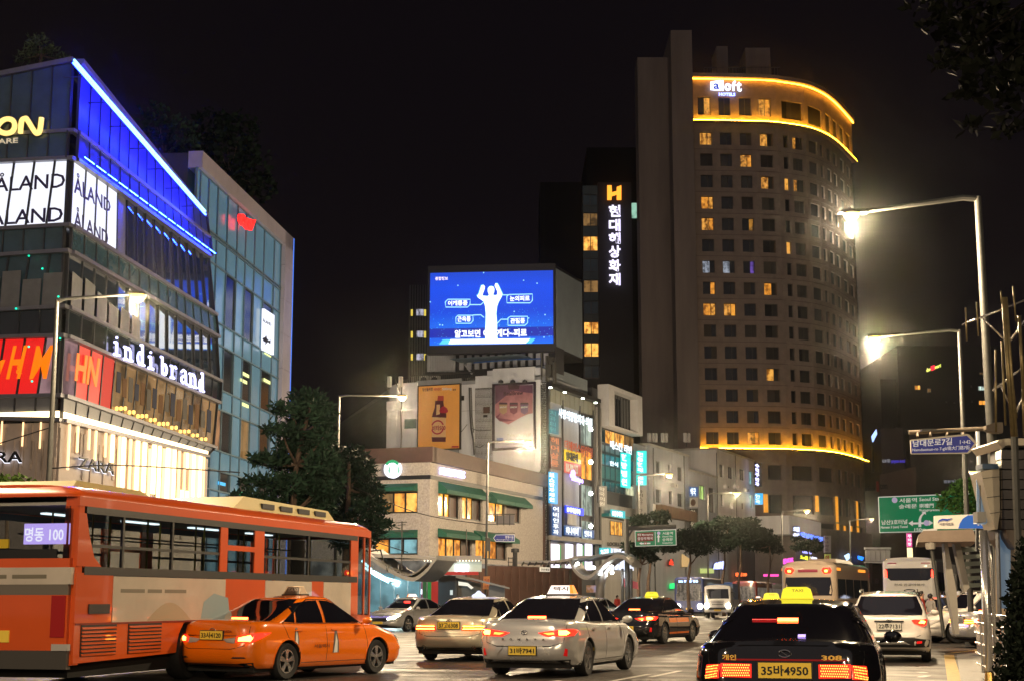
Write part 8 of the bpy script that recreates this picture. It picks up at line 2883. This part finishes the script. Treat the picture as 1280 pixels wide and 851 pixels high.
for side in(-1,1):
 pts=[(-h2+.1,zs_)]
 R=.62
 for wx in wheels_x:
  pts+=[(wx+R*cos(a),.48+R*sin(a))for a in[pi-(pi)*k/14 for k in range(15)]]
 pts+=[(h2-.1,zs_),(h2-.1,1.02),(-h2+.1,1.02)]
 bm=bmesh.new()
 vs=[bm.verts.new((x,side*hw,z))for x,z in pts]
 f=bm.faces.new(vs)
 bm.normal_update()
 bmesh.ops.triangulate(bm,faces=[f],ngon_method='EAR_CLIP')
 ex_=bmesh.ops.extrude_face_region(bm,geom=bm.faces[:])
 bmesh.ops.translate(bm,verts=[v for v in ex_['geom']if isinstance(v,bmesh.types.BMVert)],vec=(0,-side*.05,0))
 bm.verts.index_update()
 b=MB();b.add([v.co.copy()for v in bm.verts],[tuple(v.index for v in f.verts)for f in bm.faces]);bm.free()
 b.build('side_skirt',red_p2,bus1)
 bpanel('side_panel',-h2+.1,bxp(141),1.03,zw0,red_p2,side)
 bpanel('advert_panel',bxp(141),bxp(281),1.03,zw0-.04,bus_w,side,out=.012)
 bpanel('side_panel',bxp(281),bxp(331),1.03,zw0,red_p2,side)
 bpanel('advert_panel',bxp(331),bxp(389),1.03,zw0-.04,bus_w,side,out=.012)
 bpanel('side_panel',bxp(389),bxp(404),1.03,zw0,red_p2,side)
 bpanel('advert_panel',bxp(404),Xe,1.03,zw0-.04,bus_w,side,out=.012)
 bpanel('side_panel',Xe,Xdr,.45,zw0,red_p2,side)
 bpanel('window_sill',Xw0,Xdr,zw0-.03,zw0+.10,plastic,side,out=.005)
 bpanel('window_head',Xw0,Xdr,zw1-.08,zw1+.03,plastic,side,out=.005)
 bpanel('cant_rail',-h2+.1,h2-.1,zw1+.03,zw1+.18,red_p2,side)
 cuts=[Xw0,bxp(152),bxp(214),Xp1]
 for(xa,xb,mm)in((-h2+.1,Xw0,red_p2),(Xp1,Xd0,red_p2),(Xp2,Xp3,red_p2),(Xe,Xdr,red_p2),(cuts[1]-.03,cuts[1]+.03,plastic),(cuts[2]-.03,cuts[2]+.03,plastic),(bxp(385)-.03,bxp(385)+.03,plastic)):
  bpanel('window_pillar',xa,xb,zw0+.1,zw1-.08,mm,side,out=.0)
 bpanel('door_bar',Xd0,Xp2,2.30,2.40,red_p2,side,out=.0)
 for(xa,xb)in((Xw0,cuts[1]-.03),(cuts[1]+.03,cuts[2]-.03),(cuts[2]+.03,Xp1),(Xd0,Xp2),(Xp3,bxp(385)-.03),(bxp(385)+.03,Xe)):
  b=MB();b.box((xa,min(side*(hw-.02),side*(hw-.026)),zw0+.1),(xb,max(side*(hw-.02),side*(hw-.026)),zw1-.08));b.build('side_window',seeg,bus1)
  if xa!=Xd0:
   bpanel('vent_rail',xa,xb,zw0+.40,zw0+.45,plastic,side,th=.02,out=-.01)
 b=MB();b.box((Xdr,min(side*(hw-.03),side*(hw-.05)),.5),(h2-.15,max(side*(hw-.03),side*(hw-.05)),zw1));b.build('door_glass',seeg,bus1)
 for xx in(Xdr,(Xdr+h2)/2-.05,h2-.16):
  bpanel('door_frame',xx,xx+.06,.45,zw1+.02,red_p2,side)
 for gx in(bxp(103),bxp(162)):
  gw=bxp(147)-bxp(103)if gx<bxp(150)else bxp(203)-bxp(162)
  m_=MB();m_.box((gx,min(side*(hw+.003),side*(hw+.012)),.52),(gx+gw,max(side*(hw+.003),side*(hw+.012)),1.0));go=m_.build('engine_grille',plastic,bus1)
  for k in range(8):
   m_=MB()
   g0,g1,zz_=gx+.02,gx+gw-.02,.535+k*.058
   m_.hexa([(g0,side*(hw+.012),zz_),(g1,side*(hw+.012),zz_),(g1,side*(hw+.03),zz_-.008),(g0,side*(hw+.03),zz_-.008),(g0,side*(hw+.012),zz_+.026),(g1,side*(hw+.012),zz_+.026),(g1,side*(hw+.03),zz_+.012),(g0,side*(hw+.03),zz_+.012)])
   m_.build('slat',red_p2,go)
 m_=MB();m_.box((bxp(111),min(side*(hw+.003),side*(hw+.02)),1.17),(bxp(137),max(side*(hw+.003),side*(hw+.02)),1.32));m_.build('air_intake',plastic,bus1)
 m_=MB();m_.box((-h2+.12,min(side*(hw+.003),side*(hw+.012)),1.0),(h2-1.4,max(side*(hw+.003),side*(hw+.012)),1.03));m_.build('rub_strip',mat('dark_red_strip',(.2,.02,.01),.4),bus1)
 for wx in wheels_x:
  wheel(bus1,wx,side*(hw-.04),.48,.3,side,8,rimr=.58)
 b=MB();b.prism([(Xw0,side*(hw-.0),zw0+.08),(Xw0+.55,side*(hw-.0),zw0+.08),(Xw0+.28,side*hw,zw0+.25),(Xw0+.10,side*hw,zw0+.6),(Xw0,side*hw,zw0+.92)],(0,-side*.03,0));b.build('corner_filler',red_p2,bus1)
 b=MB()
 U_=Vector((1,0,0))*(1 if side<0 else-1)
 N_=Vector((0,side,0))
 ox=bxp(146)if side<0 else bxp(260)
 for k,(p_,q_)in enumerate(((.1,.9),(1.0,1.5),(1.6,2.4))):
  b.box((min(ox+U_.x*p_,ox+U_.x*q_),min(side*(hw+.0125),side*(hw+.0145)),1.50),(max(ox+U_.x*p_,ox+U_.x*q_),max(side*(hw+.0125),side*(hw+.0145)),1.56))
 b.build('advert_print',mat('grey_advert_print',(.18,.16,.12),.5),bus1)
 b=MB();yv=side*(hw+.0135)
 xs=sorted((ox,ox+U_.x*4.0))
 b.prism([(xs[0]+1.0+1.6*k/10,yv,1.04+.30*sin(pi*k/10))for k in range(11)],(0,side*.002,0));b.build('advert_shape',mat('beige_advert_print',(.38,.30,.20),.5),bus1)
 b=MB();b.prism([(xs[0]+3.0,yv,1.05),(xs[0]+4.2,yv,1.05),(xs[0]+4.1,yv,1.42),(xs[0]+3.5,yv,1.5),(xs[0]+3.1,yv,1.35)],(0,side*.002,0));b.build('advert_shape',mat('blue_advert_print',(.25,.33,.36),.5),bus1)
rl_=[]
for k in range(8):
 a=pi/2*k/7
 rl_.append((k/7,-h2+.02+.20*(1-cos(a)),h2-.05-.30*(1-cos(a)),hw-.22*(1-cos(a))+.005,.22))
rb=shell(rl_,lambda x:bh-.02,lambda x:zw1+.17,ns=40,cap=5,crown=.04)
rb.build('roof',red_p2,bus1)
b=MB()
for(y0,y1,z0,z1,mm,nm)in((-hw+.08,hw-.08,.62,1.46,red_p2,'rear_panel'),(-hw+.05,hw-.05,.34,.62,mat('grey_bumper',(.06,.055,.05),.5),'rear_bumper'),(-hw+.08,hw-.08,1.88,2.02,red_p2,'rear_panel')):
 m_=MB();m_.box((-h2+.0,y0,z0),(-h2+.12,y1,z1));m_.build(nm,mm,bus1)
m_=MB();m_.box((-h2-.01,-hw+.04,1.62),(-h2+.1,hw-.04,1.88));m_.build('rear_advert',bus_w,bus1)
b=MB()
for y0_,y1_ in((.7,.3),(.2,-.1),(-.2,-.8)):b.box((-h2-.014,y1_,1.71),(-h2-.005,y0_,1.77))
b.build('advert_print',mat('grey_advert_print',(.18,.16,.12),.5),bus1)
m_=MB();m_.box((-h2+.0,-hw+.08,1.46),(-h2+.09,hw-.3,1.62));m_.build('grey_band',mat('grey_band',(.15,.13,.11),.5),bus1)
for s_ in(-1,1):
 m_=MB();m_.prism([(-h2+.08,s_*(hw-.02),.4),(-h2+.25,s_*hw,.4),(-h2+.25,s_*hw,zw1+.2),(-h2+.14,s_*(hw-.02),zw1+.2)],(0,-s_*.24,0));m_.build('rear_corner',red_p2,bus1)
 m_=MB();m_.box((-h2-.02,min(s_*(hw-.10),s_*(hw-.34)),.82),(-h2+.05,max(s_*(hw-.10),s_*(hw-.34)),1.45));m_.build('tail_light_cluster',mat('dark_red_cluster',(.15,.008,.008),.2,emit=(.6,.02,.01),es=.2),bus1)
 m_=MB();m_.box((-h2-.03,min(s_*(hw-.02),s_*(hw-.30)),.62),(-h2+.05,max(s_*(hw-.02),s_*(hw-.30)),.72));m_.build('reversing_light',clear_l,bus1)
m_=MB();m_.box((-h2+.02,-hw+.12,2.02),(-h2+.06,hw-.12,zw1+.02));m_.build('rear_window',seeg,bus1)
m_=MB();m_.box((-h2-.0,-hw+.3,2.02),(-h2+.03,hw-.25,2.16));m_.build('black_band',plastic,bus1)
m_=MB();m_.box((-h2-.012,-.1,2.18),(-h2+.02,hw-.2,2.32));m_.build('yellow_band',mat('yellow_print',(.55,.38,.02),.5),bus1)
m_=MB();m_.box((-h2+.10,-hw+.22,2.24),(-h2+.13,-hw+.95,2.56));m_.build('route_display',glow('violet_led_display',(.58,.42,1.0),1.3),bus1)
b=MB();text_mb(b,'명동 100',Vector((-h2+.095,0,2.28)),Vector((0,-1,0)),Vector((0,0,1)),Vector((-1,0,0)),.32,.0,1.0,.22,.02,0);b.build('display_lettering',glow('white_led',(.9,.85,1),1.5),bus1)
m_=MB();m_.box((-h2-.02,-.2,.74),(-h2+.0,.35,.92));m_.build('number_plate',plate_y,bus1)
m_=MB();m_.box((-h2+.2,-hw+.06,.5),(h2-.2,hw-.06,.62));m_.build('floor',under,bus1)
m_=MB();m_.box((-h2+.2,-hw+.06,zw1+.05),(h2-.2,hw-.06,zw1+.10));m_.build('ceiling',mat('bus_ceiling',(.35,.35,.33),.6),bus1)
seatm=mat('seat_cloth',(.05,.07,.12),.8)
for k in range(9):
 x=-h2+1.5+k*1.1
 for s_ in(-1,1):
  if k in(6,7)and s_<0:continue
  m_=MB();m_.box((x,s_*.75-.42,1.1),(x+.42,s_*.75+.42,1.2));m_.hexa([(x,s_*.75-.42,1.2),(x+.08,s_*.75-.42,1.2),(x+.08,s_*.75+.42,1.2),(x,s_*.75+.42,1.2),(x-.12,s_*.75-.4,1.88),(x-.06,s_*.75-.4,1.88),(x-.06,s_*.75+.4,1.88),(x-.12,s_*.75+.4,1.88)])
  m_.build('seat',seatm,bus1)
for k in range(6):
 x=-h2+2.0+k*1.9
 for s_ in(-1,1):
  MB().tube([(x,s_*.38,.6),(x,s_*.38,zw1+.05)],.018,6).build('grab_pole',mat('yellow_pole',(.5,.38,.05),.4),bus1)
MB().tube([(-h2+1,.38,2.45),(h2-2,.38,2.45)],.016,6).build('grab_rail',galv,bus1)
MB().tube([(-h2+1,-.38,2.45),(h2-2,-.38,2.45)],.016,6).build('grab_rail',galv,bus1)
m_=MB()
for k in range(4):
 m_.box((-h2+2+k*2.7,.5,zw1+.02),(-h2+3.3+k*2.7,.62,zw1+.045))
m_.build('ceiling_lights',glow('bus_ceiling_light',(.8,.95,1.0),2.2),bus1)
m_=MB();m_.box((-h2+8.6,-hw+.08,1.9),(-h2+9.3,-hw+.10,2.62));m_.build('window_poster',mat('pale_poster',(.5,.5,.52),.5),bus1)
m_=MB();m_.box((-h2+.3,-hw+.2,.2),(h2-.3,hw-.2,.5));m_.build('underbody',under,bus1)
m_=MB();m_.box((h2-.06,-hw+.12,1.05),(h2-.02,hw-.12,zw1));m_.build('windscreen',seeg,bus1)
m_=MB();m_.box((h2-.12,-hw+.06,.34),(h2+.02,hw-.06,1.05));m_.box((h2-.12,-hw+.06,zw1),(h2-.02,hw-.06,zw1+.2));m_.build('front_panel',red_p2,bus1)
m_=MB();m_.hexa([(-.2,-.85,bh-.01),(5.2,-.85,bh-.01),(5.2,.85,bh-.01),(-.2,.85,bh-.01),(.5,-.75,bh+.27),(5.0,-.75,bh+.22),(5.0,.75,bh+.22),(.5,.75,bh+.27)])
au=m_.build('air_unit',mat('cream_fibreglass',(.50,.42,.20),.45,noise=.1,nscale=1.5),bus1)
for k in range(4):
 for s_ in(-1,1):
  m_=MB();x=1.2+k*.95;m_.box((x,min(s_*.80,s_*.845),bh+.06),(x+.6,max(s_*.80,s_*.845),bh+.17));m_.build('air_slot',plastic,au)
m_=MB();m_.hexa([(-h2+.6,-.8,bh-.01),(-h2+3.2,-.8,bh-.01),(-h2+3.2,.8,bh-.01),(-h2+.6,.8,bh-.01),(-h2+.9,-.7,bh+.13),(-h2+3.0,-.7,bh+.10),(-h2+3.0,.7,bh+.10),(-h2+.9,.7,bh+.13)])
m_.build('roof_hatch',mat('cream_fibreglass',(.50,.42,.20),.45),bus1)
MB().tube([(h2-.1,-hw+.1,2.5),(h2+.15,-hw-.15,2.55),(h2+.2,-hw-.2,2.3)],.02,6).build('mirror_arm',plastic,bus1)
A,B_=_A,_B
d_=Vector((B_.x-A.x,B_.y-A.y,0))
an=atan2(d_.y,d_.x)
dn=d_.normalized()
lt_=Vector((-dn.y,dn.x,0))
c_=Vector((A.x,A.y,0))+d_/2+lt_*hw
bus1.location=c_
bus1.rotation_euler=(0,0,an)
def coach(name,label,L,W,H,col,z0=.32,wr=.42,cat='bus',rear_win=None,tm=None):
 root=local(name,label,cat)
 h2_,hw_=L/2,W/2
 ar=[(-h2_+L*.26,wr,wr+.08),(h2_-L*.2,wr,wr+.08)]
 sb,lv=bus_body(root,L,W,H,z0,col,archs=ar,ns=int(L/.05),rad=.24)
 sb.build('body',col,root)
 T_=bvh(sb)
 for ax_ in ar:
  for s in(-1,1):
   wheel(root,ax_[0],s*(hw_-.03),wr,.25,s,6)
  arch_liner(root,ax_[0],wr,W,wr+.08)
 m=MB().box((-h2_+.3,-hw_+.15,.2),(h2_-.3,hw_-.15,.5));m.build('underbody',under,root)
 return root,T_,h2_,hw_
mini_p=paint('minibus_cream',(.42,.33,.25),.35)
mb_,T,h2_,hw_=coach('minibus','cream minibus with dark rear glass and high red lamps stopped before the coach',7.0,2.03,2.72,mini_p,wr=.38)
patch(T,[(0,-.84,1.52),(0,.84,1.52),(0,.87,1.7),(0,.82,2.18),(0,-.82,2.18),(0,-.87,1.7)],'rear',.008,step=.1).build('rear_window',vglass,mb_)
for s_,md in((1,'left'),(-1,'right')):
 for k in range(4):
  x0=-h2_+.35+k*1.5
  patch(T,[(x0,s_*hw_,1.42),(x0+1.42,s_*hw_,1.40),(x0+1.42,s_*hw_,2.12),(x0,s_*hw_,2.12)],md,.006,step=.15).build('side_window',mat('minibus_side_glass',(.03,.04,.045),.05,spec=1.0,coat=.5),mb_)
 patch(T,[(-h2_+.3,s_*hw_,.95),(h2_-1,s_*hw_,.95),(h2_-1,s_*hw_,1.03),(-h2_+.3,s_*hw_,1.03)],md,.008,step=.3).build('orange_stripe',mat('orange_stripe',(.7,.2,.02),.4,emit=(.8,.22,.02),es=.3),mb_)
 patch(T,[(-h2_+.25,s_*(hw_-.03),2.42),(-h2_+.9,s_*(hw_-.03),2.42),(-h2_+.9,s_*(hw_-.03),2.52),(-h2_+.25,s_*(hw_-.03),2.52)],md,.02).build('side_marker',glow('amber_marker',(1.0,.32,.03),1.4),mb_)
 patch(T,[(h2_-2.6,s_*(hw_-.03),2.42),(h2_-1.2,s_*(hw_-.03),2.42),(h2_-1.2,s_*(hw_-.03),2.52),(h2_-2.6,s_*(hw_-.03),2.52)],md,.02).build('side_marker',glow('amber_marker',(1.0,.32,.03),1.4),mb_)
for s_ in(-1,1):
 b=patch(T,[(0,s_*.50,2.42),(0,s_*.60,2.30),(0,s_*.82,2.32),(0,s_*.86,2.42),(0,s_*.80,2.52),(0,s_*.56,2.52)],'rear',.01,.03)
 b.build('high_tail_light',mat('lit_red_lens',(.5,.01,.01),.1,coat=1,emit=(1,.025,.01),es=2.8),mb_)
 m_=MB().tube([(-h2_-.02,s_*.62,2.40),(-h2_-.02,s_*.72,2.40)],.035,8);m_.build('brake_bulb',tail_o,mb_)
patch(T,[(0,-.36,2.36),(0,.36,2.36),(0,.36,2.46),(0,-.36,2.46)],'rear',.012,.01).build('centre_lens',mat('dull_red_lens',(.2,.02,.04),.3,emit=(.3,.03,.06),es=.3),mb_)
m_=MB();m_.hexa([(-1.2,-.6,2.74),(2.2,-.6,2.74),(2.2,.6,2.74),(-1.2,.6,2.74),(-.9,-.5,2.9),(1.9,-.5,2.88),(1.9,.5,2.88),(-.9,.5,2.9)]);m_.build('roof_air_unit',mini_p,mb_)
place_rc(mb_,3.5,1012,56,hd(.43),py_=790)
coach_p=paint('coach_white',(.78,.75,.70),.35)
cb_,T,h2_,hw_=coach('coach','white tour coach with dark rear window and red corner lamps',11.5,2.5,3.28,coach_p,wr=.5)
patch(T,[(0,-.85,2.25),(0,.85,2.25),(0,1.05,2.42),(0,1.08,2.82),(0,-1.08,2.82),(0,-1.05,2.42)],'rear',.01,step=.15).build('rear_window',vglass,cb_)
for s_,md in((1,'left'),(-1,'right')):
 for k in range(7):
  x0=-h2_+.6+k*1.5
  patch(T,[(x0,s_*hw_,1.75),(x0+1.42,s_*hw_,1.75),(x0+1.42,s_*hw_,2.65),(x0,s_*hw_,2.65)],md,.006,step=.3).build('side_window',vglass,cb_)
 patch(T,[(0,s_*1.0,2.42),(0,s_*1.12,2.40),(0,s_*1.13,2.72),(0,s_*1.02,2.74)],'rear',.02,.01).build('tail_light',tail_r,cb_)
 patch(T,[(0,s_*.55,3.02),(0,s_*1.0,3.02),(0,s_*.95,3.08),(0,s_*.58,3.08)],'rear',.012).build('top_marker',mat('dull_red_lens',(.2,.02,.04),.3),cb_)
b=MB();text_mb(b,'전세·관광여행사',Vector((-h2_-.05,0,1.98)),Vector((0,-1,0)),Vector((0,0,1)),Vector((-1,0,0)),-.7,.02,.7,.13,.0,.01);b.build('rear_lettering',blackletter,cb_)
b=MB().tube([(-h2_-.05,.24*cos(a),1.78+.06*sin(a))for a in[2*pi*k/16 for k in range(17)]],.02,5);b.build('badge',trimc,cb_)
place_rc(cb_,5.75,1139,72,hd(.40),py_=780)
bb_p=paint('blue_bus_paint',(.03,.045,.16),.35)
ob,T,h2_,hw_=coach('city_bus','oncoming blue city bus with a lit route display and glaring headlights',11.0,2.5,3.2,bb_p,wr=.5)
patch(T,[(0,-1.08,1.25),(0,1.08,1.25),(0,1.1,2.62),(0,-1.1,2.62)],'front',.01,step=.2).build('windscreen',lit_room('bus_interior',(.30,.25,.2),.6,4,.9),ob)
patch(T,[(0,-1.05,2.66),(0,1.05,2.66),(0,1.0,3.02),(0,-1.0,3.02)],'front',.015,step=.2).build('display_panel',plastic,ob)
N_=Vector((1,0,0))
b=MB();text_mb(b,'202 후암동 명동',Vector((h2_+.0,0,2.74)),Vector((0,1,0)),Vector((0,0,1)),N_,-.85,0,.8,.22,.03,.02);b.build('route_lettering',glow('cyan_led_letters',(.4,.6,1.0),4),ob)
for s_ in(-1,1):
 MB().lathe(Vector((h2_-.02,s_*.92,.78)),(1,0,0),[(0,.22),(.07,.2),(.12,0)],14).build('headlight',glow('bus_headlight',(1.0,.8,.5),90),ob)
b=MB().box((h2_,-.26,.52),(h2_+.03,.26,.66));b.build('number_plate',plate_y,ob)
pp0=at(863,770,128)
ob.location=(pp0.x+1.5,134,0)
ob.rotation_euler=(0,0,radians(-106))
tr_=local('box_truck','oncoming white truck with a square cab and lit headlights beside the blue bus','truck')
tp=paint('truck_white',(.55,.53,.52),.4)
cabm,lv=bus_body(tr_,1.7,1.95,2.35,.45,tp,rad=.12,nose=.22,topr=.12,ns=24)
cabm.build('cab',tp,tr_)
T=bvh(cabm)
patch(T,[(0,-.84,1.42),(0,.84,1.42),(0,.78,2.12),(0,-.78,2.12)],'front',.01,step=.12).build('windscreen',vglass,tr_)
for k in range(3):
 patch(T,[(0,-.5+.05*k,1.22-k*.12),(0,.5-.05*k,1.22-k*.12),(0,.5-.05*k,1.27-k*.12),(0,-.5+.05*k,1.27-k*.12)],'front',.012).build('grille_slot',plastic,tr_)
patch(T,[(0,-.62,.62),(0,.62,.62),(0,.6,.78),(0,-.6,.78)],'front',.012).build('lower_grille',plastic,tr_)
b=MB().box((.84,-.25,.52),(.88,.25,.64));b.build('number_plate',plate_y,tr_)
for s_ in(-1,1):
 MB().lathe(Vector((.80,s_*.78,.90)),(1,0,0),[(0,.17),(.06,.15),(.1,0)],14).build('headlight',glow('truck_headlight',(1.0,.85,.6),90),tr_)
 MB().tube([(.6,s_*.95,1.9),(.7,s_*1.2,1.85),(.7,s_*1.2,1.5)],.035,6).build('mirror',plastic,tr_)
 wheel(tr_,.1,s_*.93,.38,.25,s_,6)
 wheel(tr_,-3.4,s_*.93,.38,.25,s_,6)
b=MB().box((-5.0,-1.0,.75),(-.95,1.0,1.35));b.build('cargo_bed',mat('truck_bed',(.2,.2,.22),.5),tr_)
b=MB().box((-4.9,-.95,1.36),(-1.1,.95,2.5));b.build('covered_load',mat('blue_tarp',(.05,.09,.2),.6),tr_)
pp0=at(901,770,112)
tr_.location=(pp0.x,113,0)
tr_.rotation_euler=(0,0,radians(-104))
for i,(x,Y,col_,lab)in enumerate(((926,150,(.16,.02,.015),'dark red bus far behind the white truck'),(905,165,(.05,.12,.3),'blue-roofed bus far behind the truck cab'),(948,172,(.2,.2,.22),'grey bus far off with a violet route display'))):
 root,T,h2_,hw_=coach('city_bus',lab,10.5,2.5,3.1,paint('far_bus_%d'%i,col_,.4),wr=.5)
 patch(T,[(0,-1.08,1.25),(0,1.08,1.25),(0,1.1,2.62),(0,-1.1,2.62)],'front',.01,step=.3).build('windscreen',lit_room('bus_interior',(.30,.25,.2),.6,4,.9),root)
 for k in range(6):
  for s_,md in((1,'left'),(-1,'right')):
   x0=-h2_+.6+k*1.6
   patch(T,[(x0,s_*hw_,1.5),(x0+1.5,s_*hw_,1.5),(x0+1.5,s_*hw_,2.5),(x0,s_*hw_,2.5)],md,.006,step=.5).build('side_window',lit_room('bus_interior',(.30,.25,.2),.6,4,.9),root)
 if i!=0:
  b=MB();text_mb(b,'406 서울역',Vector((h2_+.02,0,2.74)),Vector((0,1,0)),Vector((0,0,1)),Vector((1,0,0)),-.8,0,.8,.22,.04,.02);b.build('route_lettering',glow('violet_led_letters',(.45,.25,1.0),5),root)
 p=at(x,765,Y)
 root.location=(p.x+2,Y+5,0)
 root.rotation_euler=(0,0,radians(-108))
 # ================================================================== people
skin=mat('skin',(.42,.24,.16),.55)
def person(label,loc,ang,shirt,trousers,hair,h=1.68,stride=.18,helmet=None,arm=.1):
 root=thing('person',label,'person',loc)
 s=h/1.7
 J={'pel':(0,0,.93),'spi':(0,0,1.12),'che':(0,0,1.32),'nec':(0,0,1.46),'hea':(.02,0,1.56),'top':(.02,0,1.66)}
 V=[(0,0,.93),(0,0,1.12),(0,0,1.33),(.005,0,1.47),(.02,0,1.57),(.01,0,1.655)]
 R_=[(.13,.16),(.11,.15),(.11,.17),(.052,.055),(.088,.078),(.05,.05)]
 E=[(0,1),(1,2),(2,3),(3,4),(4,5)]
 def chain_(start,pts,rad):
  prev=start
  for p,r in zip(pts,rad):
   V.append(p);R_.append((r,r));E.append((prev,len(V)-1));prev=len(V)-1
  return prev
 for sd in(-1,1):
  chain_(0,[(stride*.3*sd,sd*.10,.86),(stride*.7*sd,sd*.10,.50),(stride*sd-.02,sd*.10,.09),(stride*sd+.12,sd*.11,.03)],[.095,.062,.045,.035])
  hnd=chain_(2,[(0,sd*.17,1.38),(-.05-arm*sd*.5,sd*.23,1.12),(.02-arm*sd,sd*.23,.90),(.05-arm*sd,sd*.225,.82)],[.06,.042,.034,.032])
  bx,by,bz=V[hnd]
  for k in range(4):
   chain_(hnd,[(bx-.02+.018*k,by,bz-.05),(bx-.005+.018*k,by-sd*.012,bz-.085)],[.012,.008])
  chain_(hnd,[(bx+.035,by-sd*.02,bz-.02),(bx+.045,by-sd*.025,bz-.05)],[.012,.009])
 me=bpy.data.meshes.new('body')
 me.from_pydata([(x*s,y*s,z*s)for x,y,z in V],E,[])
 o=bpy.data.objects.new('body',me)
 COL.objects.link(o)
 sk=o.modifiers.new('skin','SKIN')
 for i,(a,b_)in enumerate(R_):
  me.skin_vertices[0].data[i].radius=(a*s,b_*s)
 me.skin_vertices[0].data[0].use_root=True
 sb2=o.modifiers.new('sub','SUBSURF');sb2.levels=2;sb2.render_levels=2
 dg=bpy.context.evaluated_depsgraph_get()
 me2=bpy.data.meshes.new_from_object(o.evaluated_get(dg))
 bpy.data.objects.remove(o)
 me2.materials.clear()
 for m_ in(skin,shirt,trousers,mat('shoe',(.03,.03,.03),.6)):
  me2.materials.append(m_)
 for p in me2.polygons:
  z,y=p.center.z/s,abs(p.center.y)/s
  p.material_index=0 if z>1.43 or(y>.19 and z<1.1)else 1 if z>.93 else 3 if z<.09 else 2
 me2.shade_smooth()
 o=bpy.data.objects.new('body',me2)
 COL.objects.link(o);o.parent=root
 ORG[root.name]=Vector();
 b=MB().lathe(Vector((.0,0,1.555*s)),(0,0,1),[(-.03*s,.09*s),(.03*s,.101*s),(.08*s,.094*s),(.12*s,.055*s),(.135*s,0)],16)
 if not helmet:
  b.v=[Vector((v.x-.012,v.y*.92,v.z))if v.x<.05 else Vector((v.x*.75,v.y*.92,v.z+.02))for v in b.v]
 b.build('helmet' if helmet else 'hair',helmet or hair,root,smooth='all')
 f=MB()
 f.lathe(Vector((.105*s,0,1.56*s)),(1,0,0),[(-.02,.012),(0,.012),(.012,0)],8)
 for sd in(-1,1):
  f.lathe(Vector((.092*s,sd*.032,1.585*s)),(1,0,0),[(-.01,.012),(.002,0)],8)
  f.lathe(Vector((.0,sd*.085*s,1.565*s)),(0,sd,0),[(-.01,.022),(.01,.012),(.012,0)],8)
 f.build('face',skin,root,smooth='all')
 root.rotation_euler=(0,0,ang)
 return root
cloth=lambda n_,c:mat(n_,c,.85,noise=.2,nscale=6)
hairm=mat('black_hair',(.015,.012,.01),.5)
for(x,Y,ang,sh_,h_,lab,hel)in((1147,52,2.4,cloth('black_shirt',(.02,.02,.025)),1.66,'pedestrian in dark clothes walking left of the red-shirted one before the coach',None),(1153,53.5,-.6,cloth('red_shirt',(.55,.05,.03)),1.68,'pedestrian in a red shirt crossing in front of the coach',None),(1164,55,.5,cloth('beige_shirt',(.30,.27,.25)),1.60,'shorter pedestrian in beige with long hair before the coach',None),(1176,57,3.2,cloth('navy_shirt',(.02,.03,.08)),1.72,'pedestrian in dark blue beside the thin canopy post',None),(1184,57.6,1.2,cloth('black_shirt',(.02,.02,.025)),1.72,'pedestrian with dark hair just right of the thin canopy post',None),(1200,60,-1.4,cloth('blue_white_jacket',(.35,.4,.55)),1.72,'person in a pale blue jacket and white helmet under the canopy',mat('white_helmet',(.7,.7,.7),.3)),(1211,60.5,-1.8,cloth('navy_shirt',(.02,.03,.08)),1.80,'taller person in dark blue and white helmet under the canopy',mat('white_helmet',(.7,.7,.7),.3)),(772,100,-1.2,cloth('red_shirt',(.55,.05,.03)),1.65,'person waiting under the wave-roofed shelter in a red top',None),(497,87,-1.4,cloth('black_shirt',(.02,.02,.025)),1.7,'person standing behind the lit shelter glass at left',None)):
 p=at(x,770,Y)
 person(lab,(p.x,Y,0.0),ang,sh_,cloth('dark_trousers',(.03,.03,.045)),hairm,h_,helmet=hel)
 # ================================================================== haze volume added for lamp halos in place of lens glare
b=MB().box((-400,-60,-1),(400,700,112))
hz_m=bpy.data.materials.new('halo_haze')
hz_m.use_nodes=True
nt=hz_m.node_tree
nt.nodes.clear()
o_=nt.nodes.new('ShaderNodeOutputMaterial')
pv=nt.nodes.new('ShaderNodeVolumePrincipled')
pv.inputs['Density'].default_value=.00022
pv.inputs['Anisotropy'].default_value=.985
nt.links.new(pv.outputs[0],o_.inputs['Volume'])
tag(b.build('added_lamp_haze',hz_m),kind='stuff')
